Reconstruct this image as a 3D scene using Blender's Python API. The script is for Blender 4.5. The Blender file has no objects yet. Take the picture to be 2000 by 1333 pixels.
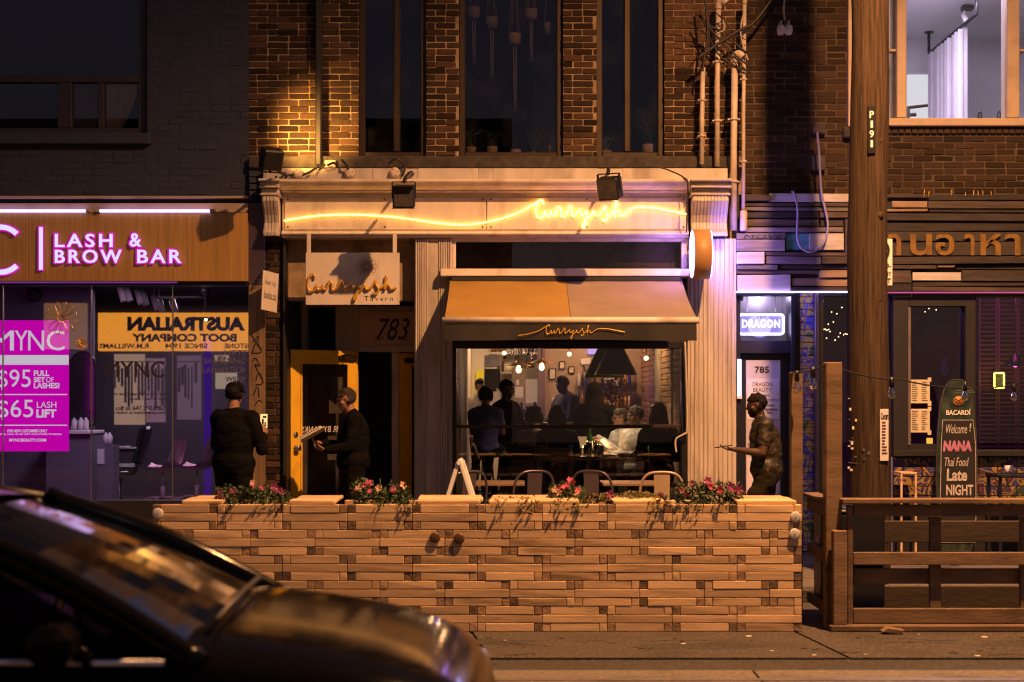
import bpy, bmesh, math, random
from mathutils import Vector, Matrix, noise
R = math.radians
rnd = random.Random(11)
sc = bpy.context.scene
col = sc.collection
# ------------------------------------------------------------------ camera, sky, light, exposure
CAMY, EYE, S0 = -17.0, 1.6, 190.0      # 190 px of the 2000 px photo per metre at the shop fronts (Y = 0)
cam = bpy.data.cameras.new('camera'); camo = bpy.data.objects.new('camera', cam); col.objects.link(camo)
camo.location = (0, CAMY, EYE); camo.rotation_euler = (R(90), 0, 0)
cam.sensor_width = 36; cam.lens = 36*17/(2000/S0); cam.shift_y = 108.5/2000
cam.clip_start = 0.1; cam.clip_end = 500
cam.dof.use_dof = True; cam.dof.focus_distance = 16.4; cam.dof.aperture_fstop = 2.4
sc.camera = camo
w = bpy.data.worlds.new('World'); sc.world = w; w.use_nodes = True
nt = w.node_tree; bg = nt.nodes['Background']
sky = nt.nodes.new('ShaderNodeTexSky'); sky.sky_type = 'NISHITA'; sky.sun_disc = False
sky.sun_elevation = R(40); sky.sun_rotation = R(140)
glow = nt.nodes.new('ShaderNodeMix'); glow.data_type = 'RGBA'; glow.blend_type = 'MULTIPLY'; glow.inputs[0].default_value = 1.0; glow.inputs[7].default_value = (.95, .64, .68, 1)   # even city-glow tint
nt.links.new(sky.outputs[0], glow.inputs[6]); nt.links.new(glow.outputs[2], bg.inputs[0]); bg.inputs[1].default_value = 0.025
sun = bpy.data.lights.new('moon', 'SUN'); sun.energy = 0.05; sun.angle = R(1); sun.color = (0.75, 0.82, 1.0)
suno = bpy.data.objects.new('moon', sun); col.objects.link(suno)
suno.rotation_euler = Vector((-.55, .7, -.78)).to_track_quat('-Z', 'Y').to_euler()
sc.view_settings.view_transform = 'Standard'; sc.view_settings.look = 'None'
sc.view_settings.exposure = 0.0; sc.view_settings.gamma = 1.0; sc.view_settings.use_curve_mapping = False
cy = sc.cycles
cy.use_denoising = True; cy.max_bounces = 6; cy.diffuse_bounces = 3; cy.glossy_bounces = 3; cy.transmission_bounces = 4
cy.transparent_max_bounces = 16; cy.sample_clamp_indirect = 3.0; cy.caustics_reflective = False; cy.caustics_refractive = False
cy.use_light_tree = True; cy.pixel_filter_type = 'BLACKMAN_HARRIS'; cy.filter_width = 1.2

# ------------------------------------------------------------------ helpers
def sx(px, Y=0.0): return (px-1000)*(Y+17)/(S0*17)
def sz(py, Y=0.0): return EYE+(775-py)*(Y+17)/(S0*17)

class MB:
    """collects shapes; build() links them as ONE mesh object"""
    def __init__(s): s.v = []; s.f = []; s.m = []; s.sm = []; s.mi = 0
    def add(s, vs, fs, smooth=False):
        b = len(s.v); s.v += [tuple(p) for p in vs]
        for f in fs: s.f.append([b+i for i in f]); s.m.append(s.mi); s.sm.append(smooth)
        return s
    def box(s, x0, x1, y0, y1, z0, z1, ch=0.0, M=None):
        if x1 < x0: x0, x1 = x1, x0
        if y1 < y0: y0, y1 = y1, y0
        if z1 < z0: z0, z1 = z1, z0
        ch = min(ch, (x1-x0)*.3, (y1-y0)*.3, (z1-z0)*.3)
        if ch <= 0:
            vs = [(x, y, z) for x in (x0, x1) for y in (y0, y1) for z in (z0, z1)]
            fs = [(0,1,3,2),(4,6,7,5),(0,4,5,1),(2,3,7,6),(0,2,6,4),(1,5,7,3)]
        else:
            c = ((x0, x1), (y0, y1), (z0, z1)); vs = []; ix = {}
            for i in (0,1):
                for j in (0,1):
                    for k in (0,1):
                        for a in range(3):
                            p = [c[0][i], c[1][j], c[2][k]]
                            for b, t in ((0,i),(1,j),(2,k)):
                                if b != a: p[b] += ch if t == 0 else -ch
                            ix[(i,j,k,a)] = len(vs); vs.append(p)
            fs = []
            for i in (0,1):
                q = [(0,0),(1,0),(1,1),(0,1)]
                fs.append([ix[(i,j,k,0)] for j,k in q][::1 if i else -1])
                fs.append([ix[(k,i,j,1)] for j,k in q][::1 if i else -1])
                fs.append([ix[(j,k,i,2)] for j,k in q][::1 if i else -1])
            for i in (0,1):
                for j in (0,1):
                    a = [ix[(i,j,0,0)], ix[(i,j,1,0)], ix[(i,j,1,1)], ix[(i,j,0,1)]]; fs.append(a if i == j else a[::-1])
                    a = [ix[(0,i,j,1)], ix[(1,i,j,1)], ix[(1,i,j,2)], ix[(0,i,j,2)]]; fs.append(a if i == j else a[::-1])
                    a = [ix[(i,0,j,2)], ix[(i,1,j,2)], ix[(i,1,j,0)], ix[(i,0,j,0)]]; fs.append(a if i == j else a[::-1])
                    for k in (0,1):
                        a = [ix[(i,j,k,0)], ix[(i,j,k,1)], ix[(i,j,k,2)]]; fs.append(a if (i+j+k) % 2 else a[::-1])
        if M: vs = [M @ Vector(p) for p in vs]
        return s.add(vs, fs)
    def pb(s, a, b, c, d, y0, y1, ch=0.0):
        """box whose front face (depth y0) covers photo pixels a..b, c..d"""
        return s.box(sx(a, y0), sx(b, y0), y0, y1, sz(d, y0), sz(c, y0), ch)
    def tube(s, pts, r, n=8, closed=False):
        pts = [Vector(p) for p in pts]; N = len(pts)
        rr = r if isinstance(r, (list, tuple)) else [r]*N
        vs = []; fs = []; u = None
        for i, p in enumerate(pts):
            if closed: t = pts[(i+1) % N]-pts[i-1]
            else: t = pts[min(i+1, N-1)]-pts[max(i-1, 0)]
            if t.length < 1e-9: t = Vector((0,0,1))
            t.normalize()
            if u is None:
                u = t.orthogonal().normalized()
            else:
                u = u-t*u.dot(t)
                u = u.normalized() if u.length > 1e-6 else t.orthogonal().normalized()
            v = t.cross(u)
            for k in range(n):
                a = 2*math.pi*k/n
                vs.append(p+(u*math.cos(a)+v*math.sin(a))*rr[i])
        m = N if closed else N-1
        for i in range(m):
            for k in range(n):
                a = i*n+k; b = i*n+(k+1) % n; c = ((i+1) % N)*n
                fs.append((a, b, c+(k+1) % n, c+k))
        s.add(vs, fs, True)
        if not closed:
            b = len(s.v)-N*n
            s.f.append([b+k for k in range(n)][::-1]); s.m.append(s.mi); s.sm.append(False)
            s.f.append([b+(N-1)*n+k for k in range(n)]); s.m.append(s.mi); s.sm.append(False)
        return s
    def cyl(s, p0, p1, r0, r1=None, n=16):
        return s.tube([p0, p1], [r0, r0 if r1 is None else r1], n)
    def lathe(s, prof, c=(0,0,0), n=20, M=None, smooth=True, cap=True):
        vs = []; fs = []; c = Vector(c)
        for r, z in prof:
            for k in range(n):
                a = 2*math.pi*k/n
                p = Vector((r*math.cos(a), r*math.sin(a), z))
                vs.append((M @ p if M else p)+c)
        for i in range(len(prof)-1):
            for k in range(n):
                fs.append((i*n+k, i*n+(k+1) % n, (i+1)*n+(k+1) % n, (i+1)*n+k))
        if cap and prof[0][0] > 1e-5: fs.append(list(range(n))[::-1])
        if cap and prof[-1][0] > 1e-5: fs.append([(len(prof)-1)*n+k for k in range(n)])
        return s.add(vs, fs, smooth)
    def ell(s, c, r, n=14, m=9, M=None):
        if not isinstance(r, (tuple, list)): r = (r, r, r)
        prof = [(math.sin(math.pi*i/m), -math.cos(math.pi*i/m)) for i in range(m+1)]
        prof[0] = (1e-3, -1); prof[-1] = (1e-3, 1)
        D = Matrix.Diagonal((r[0], r[1], r[2])).to_4x4()
        return s.lathe(prof, c, n, (M.to_4x4() @ D) if M else D)
    def prism(s, poly, y0, y1, smooth=False):
        """polygon of (x, z) extruded from depth y0 to y1"""
        n = len(poly)
        if sum(poly[i][0]*poly[(i+1) % n][1]-poly[(i+1) % n][0]*poly[i][1] for i in range(n)) < 0: poly = poly[::-1]
        vs = [(x, y0, z) for x, z in poly]+[(x, y1, z) for x, z in poly]
        s.add(vs, [list(range(n)), [2*n-1-i for i in range(n)]])
        b = len(s.v)-2*n
        for i in range(n):
            s.f.append([b+i, b+n+i, b+n+(i+1) % n, b+(i+1) % n]); s.m.append(s.mi); s.sm.append(smooth)
        return s
    def profx(s, prof, x0, x1):
        """(y, z) profile swept along x"""
        n = len(prof)
        if sum(prof[i][0]*prof[(i+1) % n][1]-prof[(i+1) % n][0]*prof[i][1] for i in range(n)) < 0: prof = prof[::-1]
        vs = [(x0, y, z) for y, z in prof]+[(x1, y, z) for y, z in prof]
        fs = [list(range(n))[::-1], [n+i for i in range(n)]]+[(i, (i+1) % n, n+(i+1) % n, n+i) for i in range(n)]
        return s.add(vs, fs)
    def quad(s, a, b, c, d): return s.add([a, b, c, d], [(0,1,2,3)])
    def mesh(s, name, mats, off=Vector((0,0,0))):
        me = bpy.data.meshes.new(name)
        me.from_pydata([(p[0]-off.x, p[1]-off.y, p[2]-off.z) for p in s.v], [], s.f)
        for m in (mats if isinstance(mats, (list, tuple)) else [mats]): me.materials.append(m)
        me.polygons.foreach_set('use_smooth', s.sm); me.polygons.foreach_set('material_index', s.m)
        me.update(); return me
    def build(s, name, mats, parent=None):
        o = bpy.data.objects.new(name, s.mesh(name, mats, wloc(parent))); col.objects.link(o)
        if parent: o.parent = parent
        return o

def wloc(o):
    v = Vector((0,0,0))
    while o is not None: v += Vector(o.location); o = o.parent
    return v
def tag(o, label, cat, group=None, kind=None):
    if label: o['label'] = label
    if cat: o['category'] = cat
    if group: o['group'] = group
    if kind: o['kind'] = kind
    return o
def thing(name, label, cat, loc=(0,0,0), group=None):
    o = bpy.data.objects.new(name, None); o.empty_display_size = .1; col.objects.link(o); o.location = loc
    return tag(o, label, cat, group)
def struct(name, mb, m):
    o = mb.build(name, m); o['kind'] = 'structure'; return o
def copy_tree(o, parent=None):
    c = o.copy(); col.objects.link(c)
    if parent is not None: c.parent = parent
    for ch in list(o.children): copy_tree(ch, c)
    return c
def mesh_obj(name, me, parent, loc=(0,0,0), rot=(0,0,0), scale=(1,1,1)):
    o = bpy.data.objects.new(name, me); col.objects.link(o)
    if parent: o.parent = parent; loc = Vector(loc)-wloc(parent)
    o.location = loc; o.rotation_euler = rot; o.scale = scale
    return o
def spline(pts, k=5):
    """Catmull-Rom through the points"""
    P = [Vector(p) for p in pts]; out = []
    for i in range(len(P)-1):
        a, b, c, d = P[max(i-1,0)], P[i], P[i+1], P[min(i+2,len(P)-1)]
        for j in range(k):
            t = j/k
            out.append(.5*((2*b)+(c-a)*t+(2*a-5*b+4*c-d)*t*t+(3*b-a-3*c+d)*t*t*t))
    return out+[P[-1]]
_txt = {}
def txt_geo(s, bold=0.0, shear=0.0, spacing=1.0, res=3):
    key = (s, bold, shear, spacing, res)
    if key not in _txt:
        c = bpy.data.curves.new('lettering', 'FONT'); c.body = s; c.offset = bold; c.shear = shear; c.space_character = spacing
        c.resolution_u = res; c.size = 1
        o = bpy.data.objects.new('lettering', c)
        me = o.to_mesh()
        vs = [tuple(v.co) for v in me.vertices]; fs = [tuple(q.vertices) for q in me.polygons]
        o.to_mesh_clear(); bpy.data.objects.remove(o); bpy.data.curves.remove(c)
        _txt[key] = (vs, fs)
    return _txt[key]
def txt(s, a, b, c, d, Y, m, parent, mirror=False, bold=0.0, shear=0.0, spacing=1.0, depth=0.004, name='lettering', px=True, M=None):
    """lettering fitted to photo pixels a..b, c..d at depth Y (or to metres when px is False)"""
    vs, fs = txt_geo(s, bold, shear, spacing)
    if not vs: return None
    if px: a, b, c, d = sx(a, Y), sx(b, Y), sz(d, Y), sz(c, Y)
    x0 = min(v[0] for v in vs); x1 = max(v[0] for v in vs); z0 = min(v[1] for v in vs); z1 = max(v[1] for v in vs)
    def f(v, y):
        t = (v[0]-x0)/(x1-x0 or 1); u = (v[1]-z0)/(z1-z0 or 1)
        if mirror: t = 1-t
        p = Vector((a+(b-a)*t, y, c+(d-c)*u)); return M @ p if M else p
    mb = MB(); n = len(vs)
    mb.add([f(v, Y) for v in vs], [q[::-1] if mirror else q for q in fs])
    if depth:
        mb.add([f(v, Y+depth) for v in vs], [q if mirror else q[::-1] for q in fs])
        cnt = {}
        for q in fs:
            for i in range(len(q)):
                e = (q[i], q[(i+1) % len(q)]); cnt[e] = 1
        for (i, j) in list(cnt):
            if (j, i) not in cnt: mb.f.append([j, i, n+i, n+j] if not mirror else [i, j, n+j, n+i]); mb.m.append(0); mb.sm.append(False)
    return mb.build(name, m, parent)

# ------------------------------------------------------------------ materials
def mat(name, base, rough=.6, metal=0.0, var=.25, vs=6.0, bump=0.0, bs=40.0, rand=0.0, dirt=0.0, ds=2.0, stretch=None, spec=.5, coat=0.0, tint=None, dcol=(.03,.025,.02), grime=None):
    m = bpy.data.materials.new(name); m.use_nodes = True; t = m.node_tree; n = t.nodes; L = t.links
    b = n['Principled BSDF']; b.inputs['Roughness'].default_value = rough; b.inputs['Metallic'].default_value = metal
    b.inputs['Specular IOR Level'].default_value = spec; b.inputs['Coat Weight'].default_value = coat
    tc = n.new('ShaderNodeTexCoord'); oi = n.new('ShaderNodeObjectInfo')
    mp = n.new('ShaderNodeMapping'); L.new(tc.outputs['Object'], mp.inputs[0])
    if stretch: mp.inputs['Scale'].default_value = stretch
    wv = n.new('ShaderNodeMath'); wv.operation = 'MULTIPLY'; wv.inputs[1].default_value = 37.0; L.new(oi.outputs['Random'], wv.inputs[0])
    def nz(scale, det=4.0):
        x = n.new('ShaderNodeTexNoise'); x.noise_dimensions = '4D'; x.inputs['Scale'].default_value = scale; x.inputs['Detail'].default_value = det
        L.new(mp.outputs[0], x.inputs['Vector']); L.new(wv.outputs[0], x.inputs['W']); return x
    def mix(fac, a, bb, mode='MIX'):
        x = n.new('ShaderNodeMix'); x.data_type = 'RGBA'; x.blend_type = mode
        if isinstance(fac, float): x.inputs[0].default_value = fac
        else: L.new(fac, x.inputs[0])
        for sock, val in ((x.inputs[6], a), (x.inputs[7], bb)):
            if isinstance(val, tuple): sock.default_value = (*val, 1)
            else: L.new(val, sock)
        return x.outputs[2]
    c = tuple(base)
    if tint:  # a second own colour, chosen per object
        cr = n.new('ShaderNodeValToRGB'); L.new(oi.outputs['Random'], cr.inputs[0])
        cr.color_ramp.elements[0].color = (*base, 1); cr.color_ramp.elements[1].color = (*tint, 1)
        c = cr.outputs[0]
    if var:
        x = nz(vs); mr = n.new('ShaderNodeMapRange'); mr.inputs[1].default_value = .3; mr.inputs[2].default_value = .7
        mr.inputs[3].default_value = 1-var; mr.inputs[4].default_value = 1+var*.6; L.new(x.outputs[0], mr.inputs[0])
        v = mr.outputs[0]
        if rand:
            mr2 = n.new('ShaderNodeMapRange'); mr2.inputs[3].default_value = 1-rand; mr2.inputs[4].default_value = 1+rand
            wn = n.new('ShaderNodeTexWhiteNoise'); wn.noise_dimensions = '1D'; L.new(wv.outputs[0], wn.inputs['W']); L.new(wn.outputs[0], mr2.inputs[0])
            mm = n.new('ShaderNodeMath'); mm.operation = 'MULTIPLY'; L.new(v, mm.inputs[0]); L.new(mr2.outputs[0], mm.inputs[1]); v = mm.outputs[0]
        vm = n.new('ShaderNodeVectorMath'); vm.operation = 'SCALE'
        if isinstance(c, tuple): vm.inputs[0].default_value = c
        else: L.new(c, vm.inputs[0])
        L.new(v, vm.inputs['Scale']); c = vm.outputs[0]
    if dirt:
        x = nz(ds, 8.0); mr = n.new('ShaderNodeMapRange'); mr.inputs[1].default_value = .52; mr.inputs[2].default_value = .72; mr.inputs[4].default_value = dirt
        L.new(x.outputs[0], mr.inputs[0]); c = mix(mr.outputs[0], c, dcol)
    if isinstance(c, tuple): b.inputs['Base Color'].default_value = (*c, 1)
    else: L.new(c, b.inputs['Base Color'])
    if bump:
        x = nz(bs, 6.0); bp = n.new('ShaderNodeBump'); bp.inputs['Strength'].default_value = bump; bp.inputs['Distance'].default_value = .01
        L.new(x.outputs[0], bp.inputs['Height']); L.new(bp.outputs[0], b.inputs['Normal'])
        mr = n.new('ShaderNodeMapRange'); mr.inputs[3].default_value = max(rough-.12, .02); mr.inputs[4].default_value = min(rough+.12, 1); L.new(x.outputs[0], mr.inputs[0]); L.new(mr.outputs[0], b.inputs['Roughness'])
    return m
def emis(name, c, s):
    m = bpy.data.materials.new(name); m.use_nodes = True; n = m.node_tree.nodes; n.remove(n['Principled BSDF'])
    e = n.new('ShaderNodeEmission'); e.inputs[0].default_value = (*c, 1); e.inputs[1].default_value = s
    m.node_tree.links.new(e.outputs[0], n['Material Output'].inputs[0]); return m
def glass(name, tint=(.9,.9,.9), base=.06, rough=0.0, ior=1.5, smear=0.0):
    m = bpy.data.materials.new(name); m.use_nodes = True; t = m.node_tree; n = t.nodes; n.remove(n['Principled BSDF']); L = t.links
    tr = n.new('ShaderNodeBsdfTransparent'); tr.inputs[0].default_value = (*tint, 1)
    gl = n.new('ShaderNodeBsdfAnisotropic'); gl.inputs['Roughness'].default_value = rough
    fr = n.new('ShaderNodeFresnel'); fr.inputs[0].default_value = ior
    ad = n.new('ShaderNodeMath'); ad.operation = 'ADD'; ad.use_clamp = True; ad.inputs[1].default_value = base; L.new(fr.outputs[0], ad.inputs[0])
    mx = n.new('ShaderNodeMixShader'); L.new(ad.outputs[0], mx.inputs[0]); L.new(tr.outputs[0], mx.inputs[1]); L.new(gl.outputs[0], mx.inputs[2])
    out = mx.outputs[0]
    if smear:
        tc = n.new('ShaderNodeTexCoord'); x = n.new('ShaderNodeTexNoise'); x.inputs['Scale'].default_value = 3; x.inputs['Detail'].default_value = 8; L.new(tc.outputs['Object'], x.inputs[0])
        mr = n.new('ShaderNodeMapRange'); mr.inputs[1].default_value = .5; mr.inputs[2].default_value = .8; mr.inputs[4].default_value = smear; L.new(x.outputs[0], mr.inputs[0])
        df = n.new('ShaderNodeBsdfDiffuse'); df.inputs[0].default_value = (.5,.5,.5,1)
        m2 = n.new('ShaderNodeMixShader'); L.new(mr.outputs[0], m2.inputs[0]); L.new(out, m2.inputs[1]); L.new(df.outputs[0], m2.inputs[2]); out = m2.outputs[0]
    L.new(out, n['Material Output'].inputs[0]); return m
def graffiti(name, scale=4.2, stops=None):
    """patches of flat colour: sprayed masonry, or printed cloth"""
    m = bpy.data.materials.new(name); m.use_nodes = True; t = m.node_tree; n = t.nodes; L = t.links; b = n['Principled BSDF']; b.inputs['Roughness'].default_value = .55
    tc = n.new('ShaderNodeTexCoord')
    x = n.new('ShaderNodeTexNoise'); x.inputs['Scale'].default_value = scale; x.inputs['Detail'].default_value = 1.2; x.inputs['Distortion'].default_value = 1.6; L.new(tc.outputs['Object'], x.inputs[0])
    cr = n.new('ShaderNodeValToRGB'); cr.color_ramp.interpolation = 'CONSTANT'; L.new(x.outputs[0], cr.inputs[0])
    stops = stops or [(0,(.10,.20,.10)),(.34,(.60,.44,.14)),(.45,(.12,.13,.60)),(.52,(.62,.46,.16)),(.585,(.16,.17,.62)),(.64,(.42,.08,.10)),(.67,(.6,.55,.45))]
    e = cr.color_ramp.elements
    e[0].position = 0; e[0].color = (*stops[0][1], 1); e[1].position = stops[1][0]; e[1].color = (*stops[1][1], 1)
    for p, c in stops[2:]: q = e.new(p); q.color = (*c, 1)
    L.new(cr.outputs[0], b.inputs['Base Color'])
    return m

M_brick = mat('brown_brick', (.080,.045,.028), .9, var=.45, vs=14, bump=.6, bs=60, rand=.55, tint=(.036,.024,.019), dirt=.5, ds=8, spec=.2)
M_brick2 = mat('umber_brick', (.058,.035,.021), .9, var=.35, vs=14, bump=.5, bs=60, rand=.4, tint=(.038,.025,.017), dirt=.4, ds=6, spec=.2)
M_mortar = mat('buff_mortar', (.36,.26,.16), .95, var=.35, vs=8, bump=.6, bs=90, dirt=.6, ds=2.2, spec=.2)
M_mortar2 = mat('brown_mortar', (.10,.07,.048), .95, var=.35, vs=8, bump=.5, bs=90, dirt=.6, ds=2)
M_dkbrick = mat('black_painted_brick', (.046,.052,.080), .9, var=.15, vs=5, bump=.1, bs=50, rand=.06, spec=.1)
M_dkmortar = mat('black_painted_mortar', (.044,.050,.077), .9, var=.15, vs=5, spec=.1)
M_cream = mat('cream_paint', (.64,.57,.48), .55, var=.12, vs=3, dirt=.7, ds=3.2, dcol=(.30,.23,.17), bump=.2, bs=60, stretch=(1.6,1,.45))
M_cream_dirty = mat('weathered_cream_paint', (.52,.46,.40), .55, var=.2, vs=5, dirt=.75, ds=3.5, dcol=(.16,.11,.08), bump=.2, bs=60, stretch=(1,1,.35))
M_stone = mat('soot_dark_stone', (.055,.045,.038), .9, var=.5, vs=14, bump=.7, bs=70, dirt=.4, ds=4)
M_black = mat('black_metal', (.018,.017,.018), .4, var=.2, vs=8, metal=.3)
M_blackmatte = mat('black_matte_paint', (.014,.013,.015), .6, var=.25, vs=6)
M_bronze = mat('dark_bronze_frame', (.05,.033,.022), .45, metal=.5, var=.25, vs=5)
M_room = mat('dark_room', (.016,.015,.018), .9, var=.2)
M_yellow = mat('yellow_door_paint', (.86,.52,.04), .42, var=.08, vs=3, dirt=.3, ds=5, dcol=(.3,.13,.02), bump=.06, bs=50)
M_asphalt = mat('asphalt', (.050,.044,.038), .9, var=.75, vs=45, bump=1.0, bs=120, dirt=.6, ds=1.3)
M_conc = mat('worn_concrete', (.072,.060,.050), .9, var=.75, vs=38, bump=1.0, bs=110, dirt=.8, ds=2.2)
M_walk = mat('pavement_concrete', (.15,.13,.11), .9, var=.4, vs=30, bump=.8, bs=100, dirt=.7, ds=1.8)
M_wood = mat('pine_timber', (.64,.44,.245), .85, var=.14, vs=9, bump=.14, bs=40, rand=.26, dirt=.8, ds=6, dcol=(.20,.125,.07), stretch=(.35,2,2.6))
M_endgrain = mat('stained_timber_end', (.30,.19,.11), .85, var=.5, vs=16, bump=.5, bs=60, rand=.55, dirt=.8, ds=14, dcol=(.05,.032,.02))
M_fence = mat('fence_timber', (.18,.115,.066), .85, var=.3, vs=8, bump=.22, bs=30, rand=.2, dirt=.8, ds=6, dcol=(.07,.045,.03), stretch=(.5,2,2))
M_pole = mat('utility_pole_timber', (.068,.045,.030), .95, var=.55, vs=9, bump=1.0, bs=26, dirt=1.0, ds=6, dcol=(.016,.011,.008), stretch=(7,7,.3), spec=.15)
M_gold = mat('gold_lettering', (.75,.42,.06), .35, metal=.4, var=.1)
M_ink = mat('black_ink', (.012,.011,.012), .6, var=0)
M_white = mat('white_paint', (.75,.73,.72), .5, var=.08, vs=4, dirt=.25, ds=4, dcol=(.3,.26,.22))
M_paper = mat('menu_paper', (.70,.62,.48), .8, var=.12, vs=8)
M_chrome = mat('chrome', (.75,.75,.78), .15, metal=1, var=.05)
M_steel = mat('brushed_steel', (.45,.43,.42), .35, metal=.9, var=.2, vs=4, stretch=(1,1,12))
M_galv = mat('painted_conduit', (.55,.46,.38), .5, var=.18, vs=8, dirt=.4, ds=7, dcol=(.2,.14,.1))
M_cable = mat('black_cable', (.02,.018,.018), .55, var=.1)
M_grcable = mat('grey_cable', (.30,.27,.33), .5, var=.1)
M_glass = glass('clear_window_glass', (.92,.92,.92), .015)
M_glass_salon = glass('reflective_shop_glass', (.86,.85,.88), .085)
M_glass_dark = glass('dark_window_glass', (.72,.72,.76), .02, smear=.015)
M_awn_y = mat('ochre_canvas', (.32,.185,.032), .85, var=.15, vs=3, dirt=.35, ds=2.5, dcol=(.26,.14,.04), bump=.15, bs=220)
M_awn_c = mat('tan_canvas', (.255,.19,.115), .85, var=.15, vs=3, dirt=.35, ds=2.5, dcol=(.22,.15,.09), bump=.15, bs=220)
M_valance = mat('charcoal_canvas', (.015,.012,.012), .8, var=.1, bump=.1, bs=200)
M_skin = mat('skin', (.30,.16,.10), .5, var=.1, vs=12)
M_skin_dk = mat('brown_skin', (.075,.036,.021), .5, var=.1, vs=12)
M_hair = mat('dark_hair', (.010,.008,.007), .75, spec=.15, var=.5, vs=30, bump=.6, bs=90, stretch=(1,1,.3))
M_hair_g = mat('grey_brown_hair', (.04,.032,.027), .75, spec=.15, var=.5, vs=30, bump=.6, bs=90)
M_cloth_k = mat('black_clothing', (.006,.0055,.006), .95, var=.3, vs=8, bump=.4, bs=30, spec=.08)
M_cloth_w = mat('white_shirt_cloth', (.66,.64,.62), .85, var=.1, bump=.3, bs=25)
M_cloth_b = mat('blue_shirt_cloth', (.10,.12,.42), .85, var=.15, bump=.3, bs=25)
M_cloth_n = mat('navy_clothing', (.022,.024,.04), .9, var=.2, bump=.3, bs=25)
M_denim = mat('dark_denim', (.012,.013,.018), .95, spec=.1, var=.2, bump=.3, bs=60)
M_shoe = mat('shoe_leather', (.02,.018,.017), .5, var=.1)
M_camo = graffiti('camouflage_cloth', 10, [(0,(.012,.011,.008)),(.40,(.035,.025,.013)),(.46,(.010,.010,.007)),(.53,(.12,.078,.036)),(.57,(.02,.017,.010)),(.64,(.06,.042,.02))])
M_leaf = mat('leaf_green', (.045,.075,.022), .55, var=.5, vs=9, rand=.3)
M_leaf_o = mat('olive_leaf', (.10,.085,.025), .55, var=.5, vs=9, rand=.3)
M_pink = mat('pink_petal', (.42,.06,.13), .6, var=.2, vs=20, rand=.25)
M_peach = mat('pale_petal', (.55,.32,.26), .6, var=.2, vs=20, rand=.2)
M_magpet = mat('magenta_petal', (.17,.012,.09), .6, var=.3, vs=20, rand=.3)
M_mesh_dark = M_blackmatte
# ------------------------------------------------------------------ ground
g = MB(); g.box(-60, 60, -45, 25, -.6, -.12); road = struct('road', g, M_asphalt)
x = -9.9
while x < 9:                                   # concrete slabs of the kerb lane, joints open
    wd = 2.35
    mb = MB(); k = .35
    mb.add([(x+.012,-3.32,-.105),(x+wd-.012,-3.32,-.105),(x+wd-.012+k,-6.2,-.105),(x+.012+k,-6.2,-.105),
            (x+.012,-3.32,-.3),(x+wd-.012,-3.32,-.3),(x+wd-.012+k,-6.2,-.3),(x+.012+k,-6.2,-.3)],
           [(3,2,1,0),(4,5,6,7),(0,1,5,4),(1,2,6,5),(2,3,7,6),(3,0,4,7)])
    mb.build('slab', M_conc, road); x += wd
for i in range(9):                             # track bed of lighter concrete
    MB().box(-14+i*3.1, -14+i*3.1+3.085, -9.6, -6.72, -.3, -.100).build('slab', M_walk, road)
MB().box(-60, 60, -7.12, -7.05, -.3, -.094).build('rail', M_steel, road)
MB().box(-60, 60, -8.55, -8.48, -.3, -.094).build('rail', M_steel, road)
rg = random.Random(21)
for k in range(9):                             # hairline cracks, gum spots and tar patches in the kerb lane
    x, y = rg.uniform(-.5,5), rg.uniform(-6.1,-5.15); P0 = [(x,y)]
    for i in range(rg.randint(5,9)): x += rg.uniform(-.03,.16); y += rg.uniform(-.09,.07); P0.append((x, min(max(y,-6.17),-5.08)))
    m = MB()
    for (x0,y0), (x1,y1) in zip(P0, P0[1:]): w_ = rg.uniform(.003,.008); m.add([(x0,y0-w_,-.1035),(x1,y1-w_,-.1035),(x1,y1+w_,-.1035),(x0,y0+w_,-.1035)], [(0,1,2,3)])
    m.build('crack', M_black, road)
for k in range(46):
    x, y, r_ = rg.uniform(-1,5.2), rg.uniform(-6.15,-5.1), rg.uniform(.008,.024)
    MB().add([(x+r_*math.cos(i*.785)*rg.uniform(.7,1.3), y+r_*math.sin(i*.785), -.1032) for i in range(8)], [list(range(8))]).build('gum_spot', M_black if k % 4 else M_paper, road)
for x, y, a_, b_ in ((1.3,-5.7,.5,.16),(3.9,-5.6,.7,.2),(-.2,-5.5,.4,.12)):
    MB().add([(x+a_*math.cos(i*.393)*rg.uniform(.75,1.2), y+b_*math.sin(i*.393)*rg.uniform(.75,1.2), -.1042) for i in range(16)], [list(range(16))]).build('tar_patch', M_asphalt, road)
g = MB(); g.box(-60, 60, -3.1, .6, -.4, -.012); walk = struct('pavement', g, M_walk)
for i in range(-7, 8):
    for j in range(2): MB().box(i*1.5+.006, i*1.5+1.494, -3.09+j*1.75, -3.09+j*1.75+1.738, -.2, 0, .006).build('paving_slab', M_walk, walk)
g = MB(); g.box(-60, 60, -3.3, -3.104, -.4, .005, .015); kerb = struct('kerb', g, M_conc)
g = MB(); g.box(-60, 60, -24, -14.2, -.4, .01); struct('far_pavement', g, M_walk)

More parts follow.
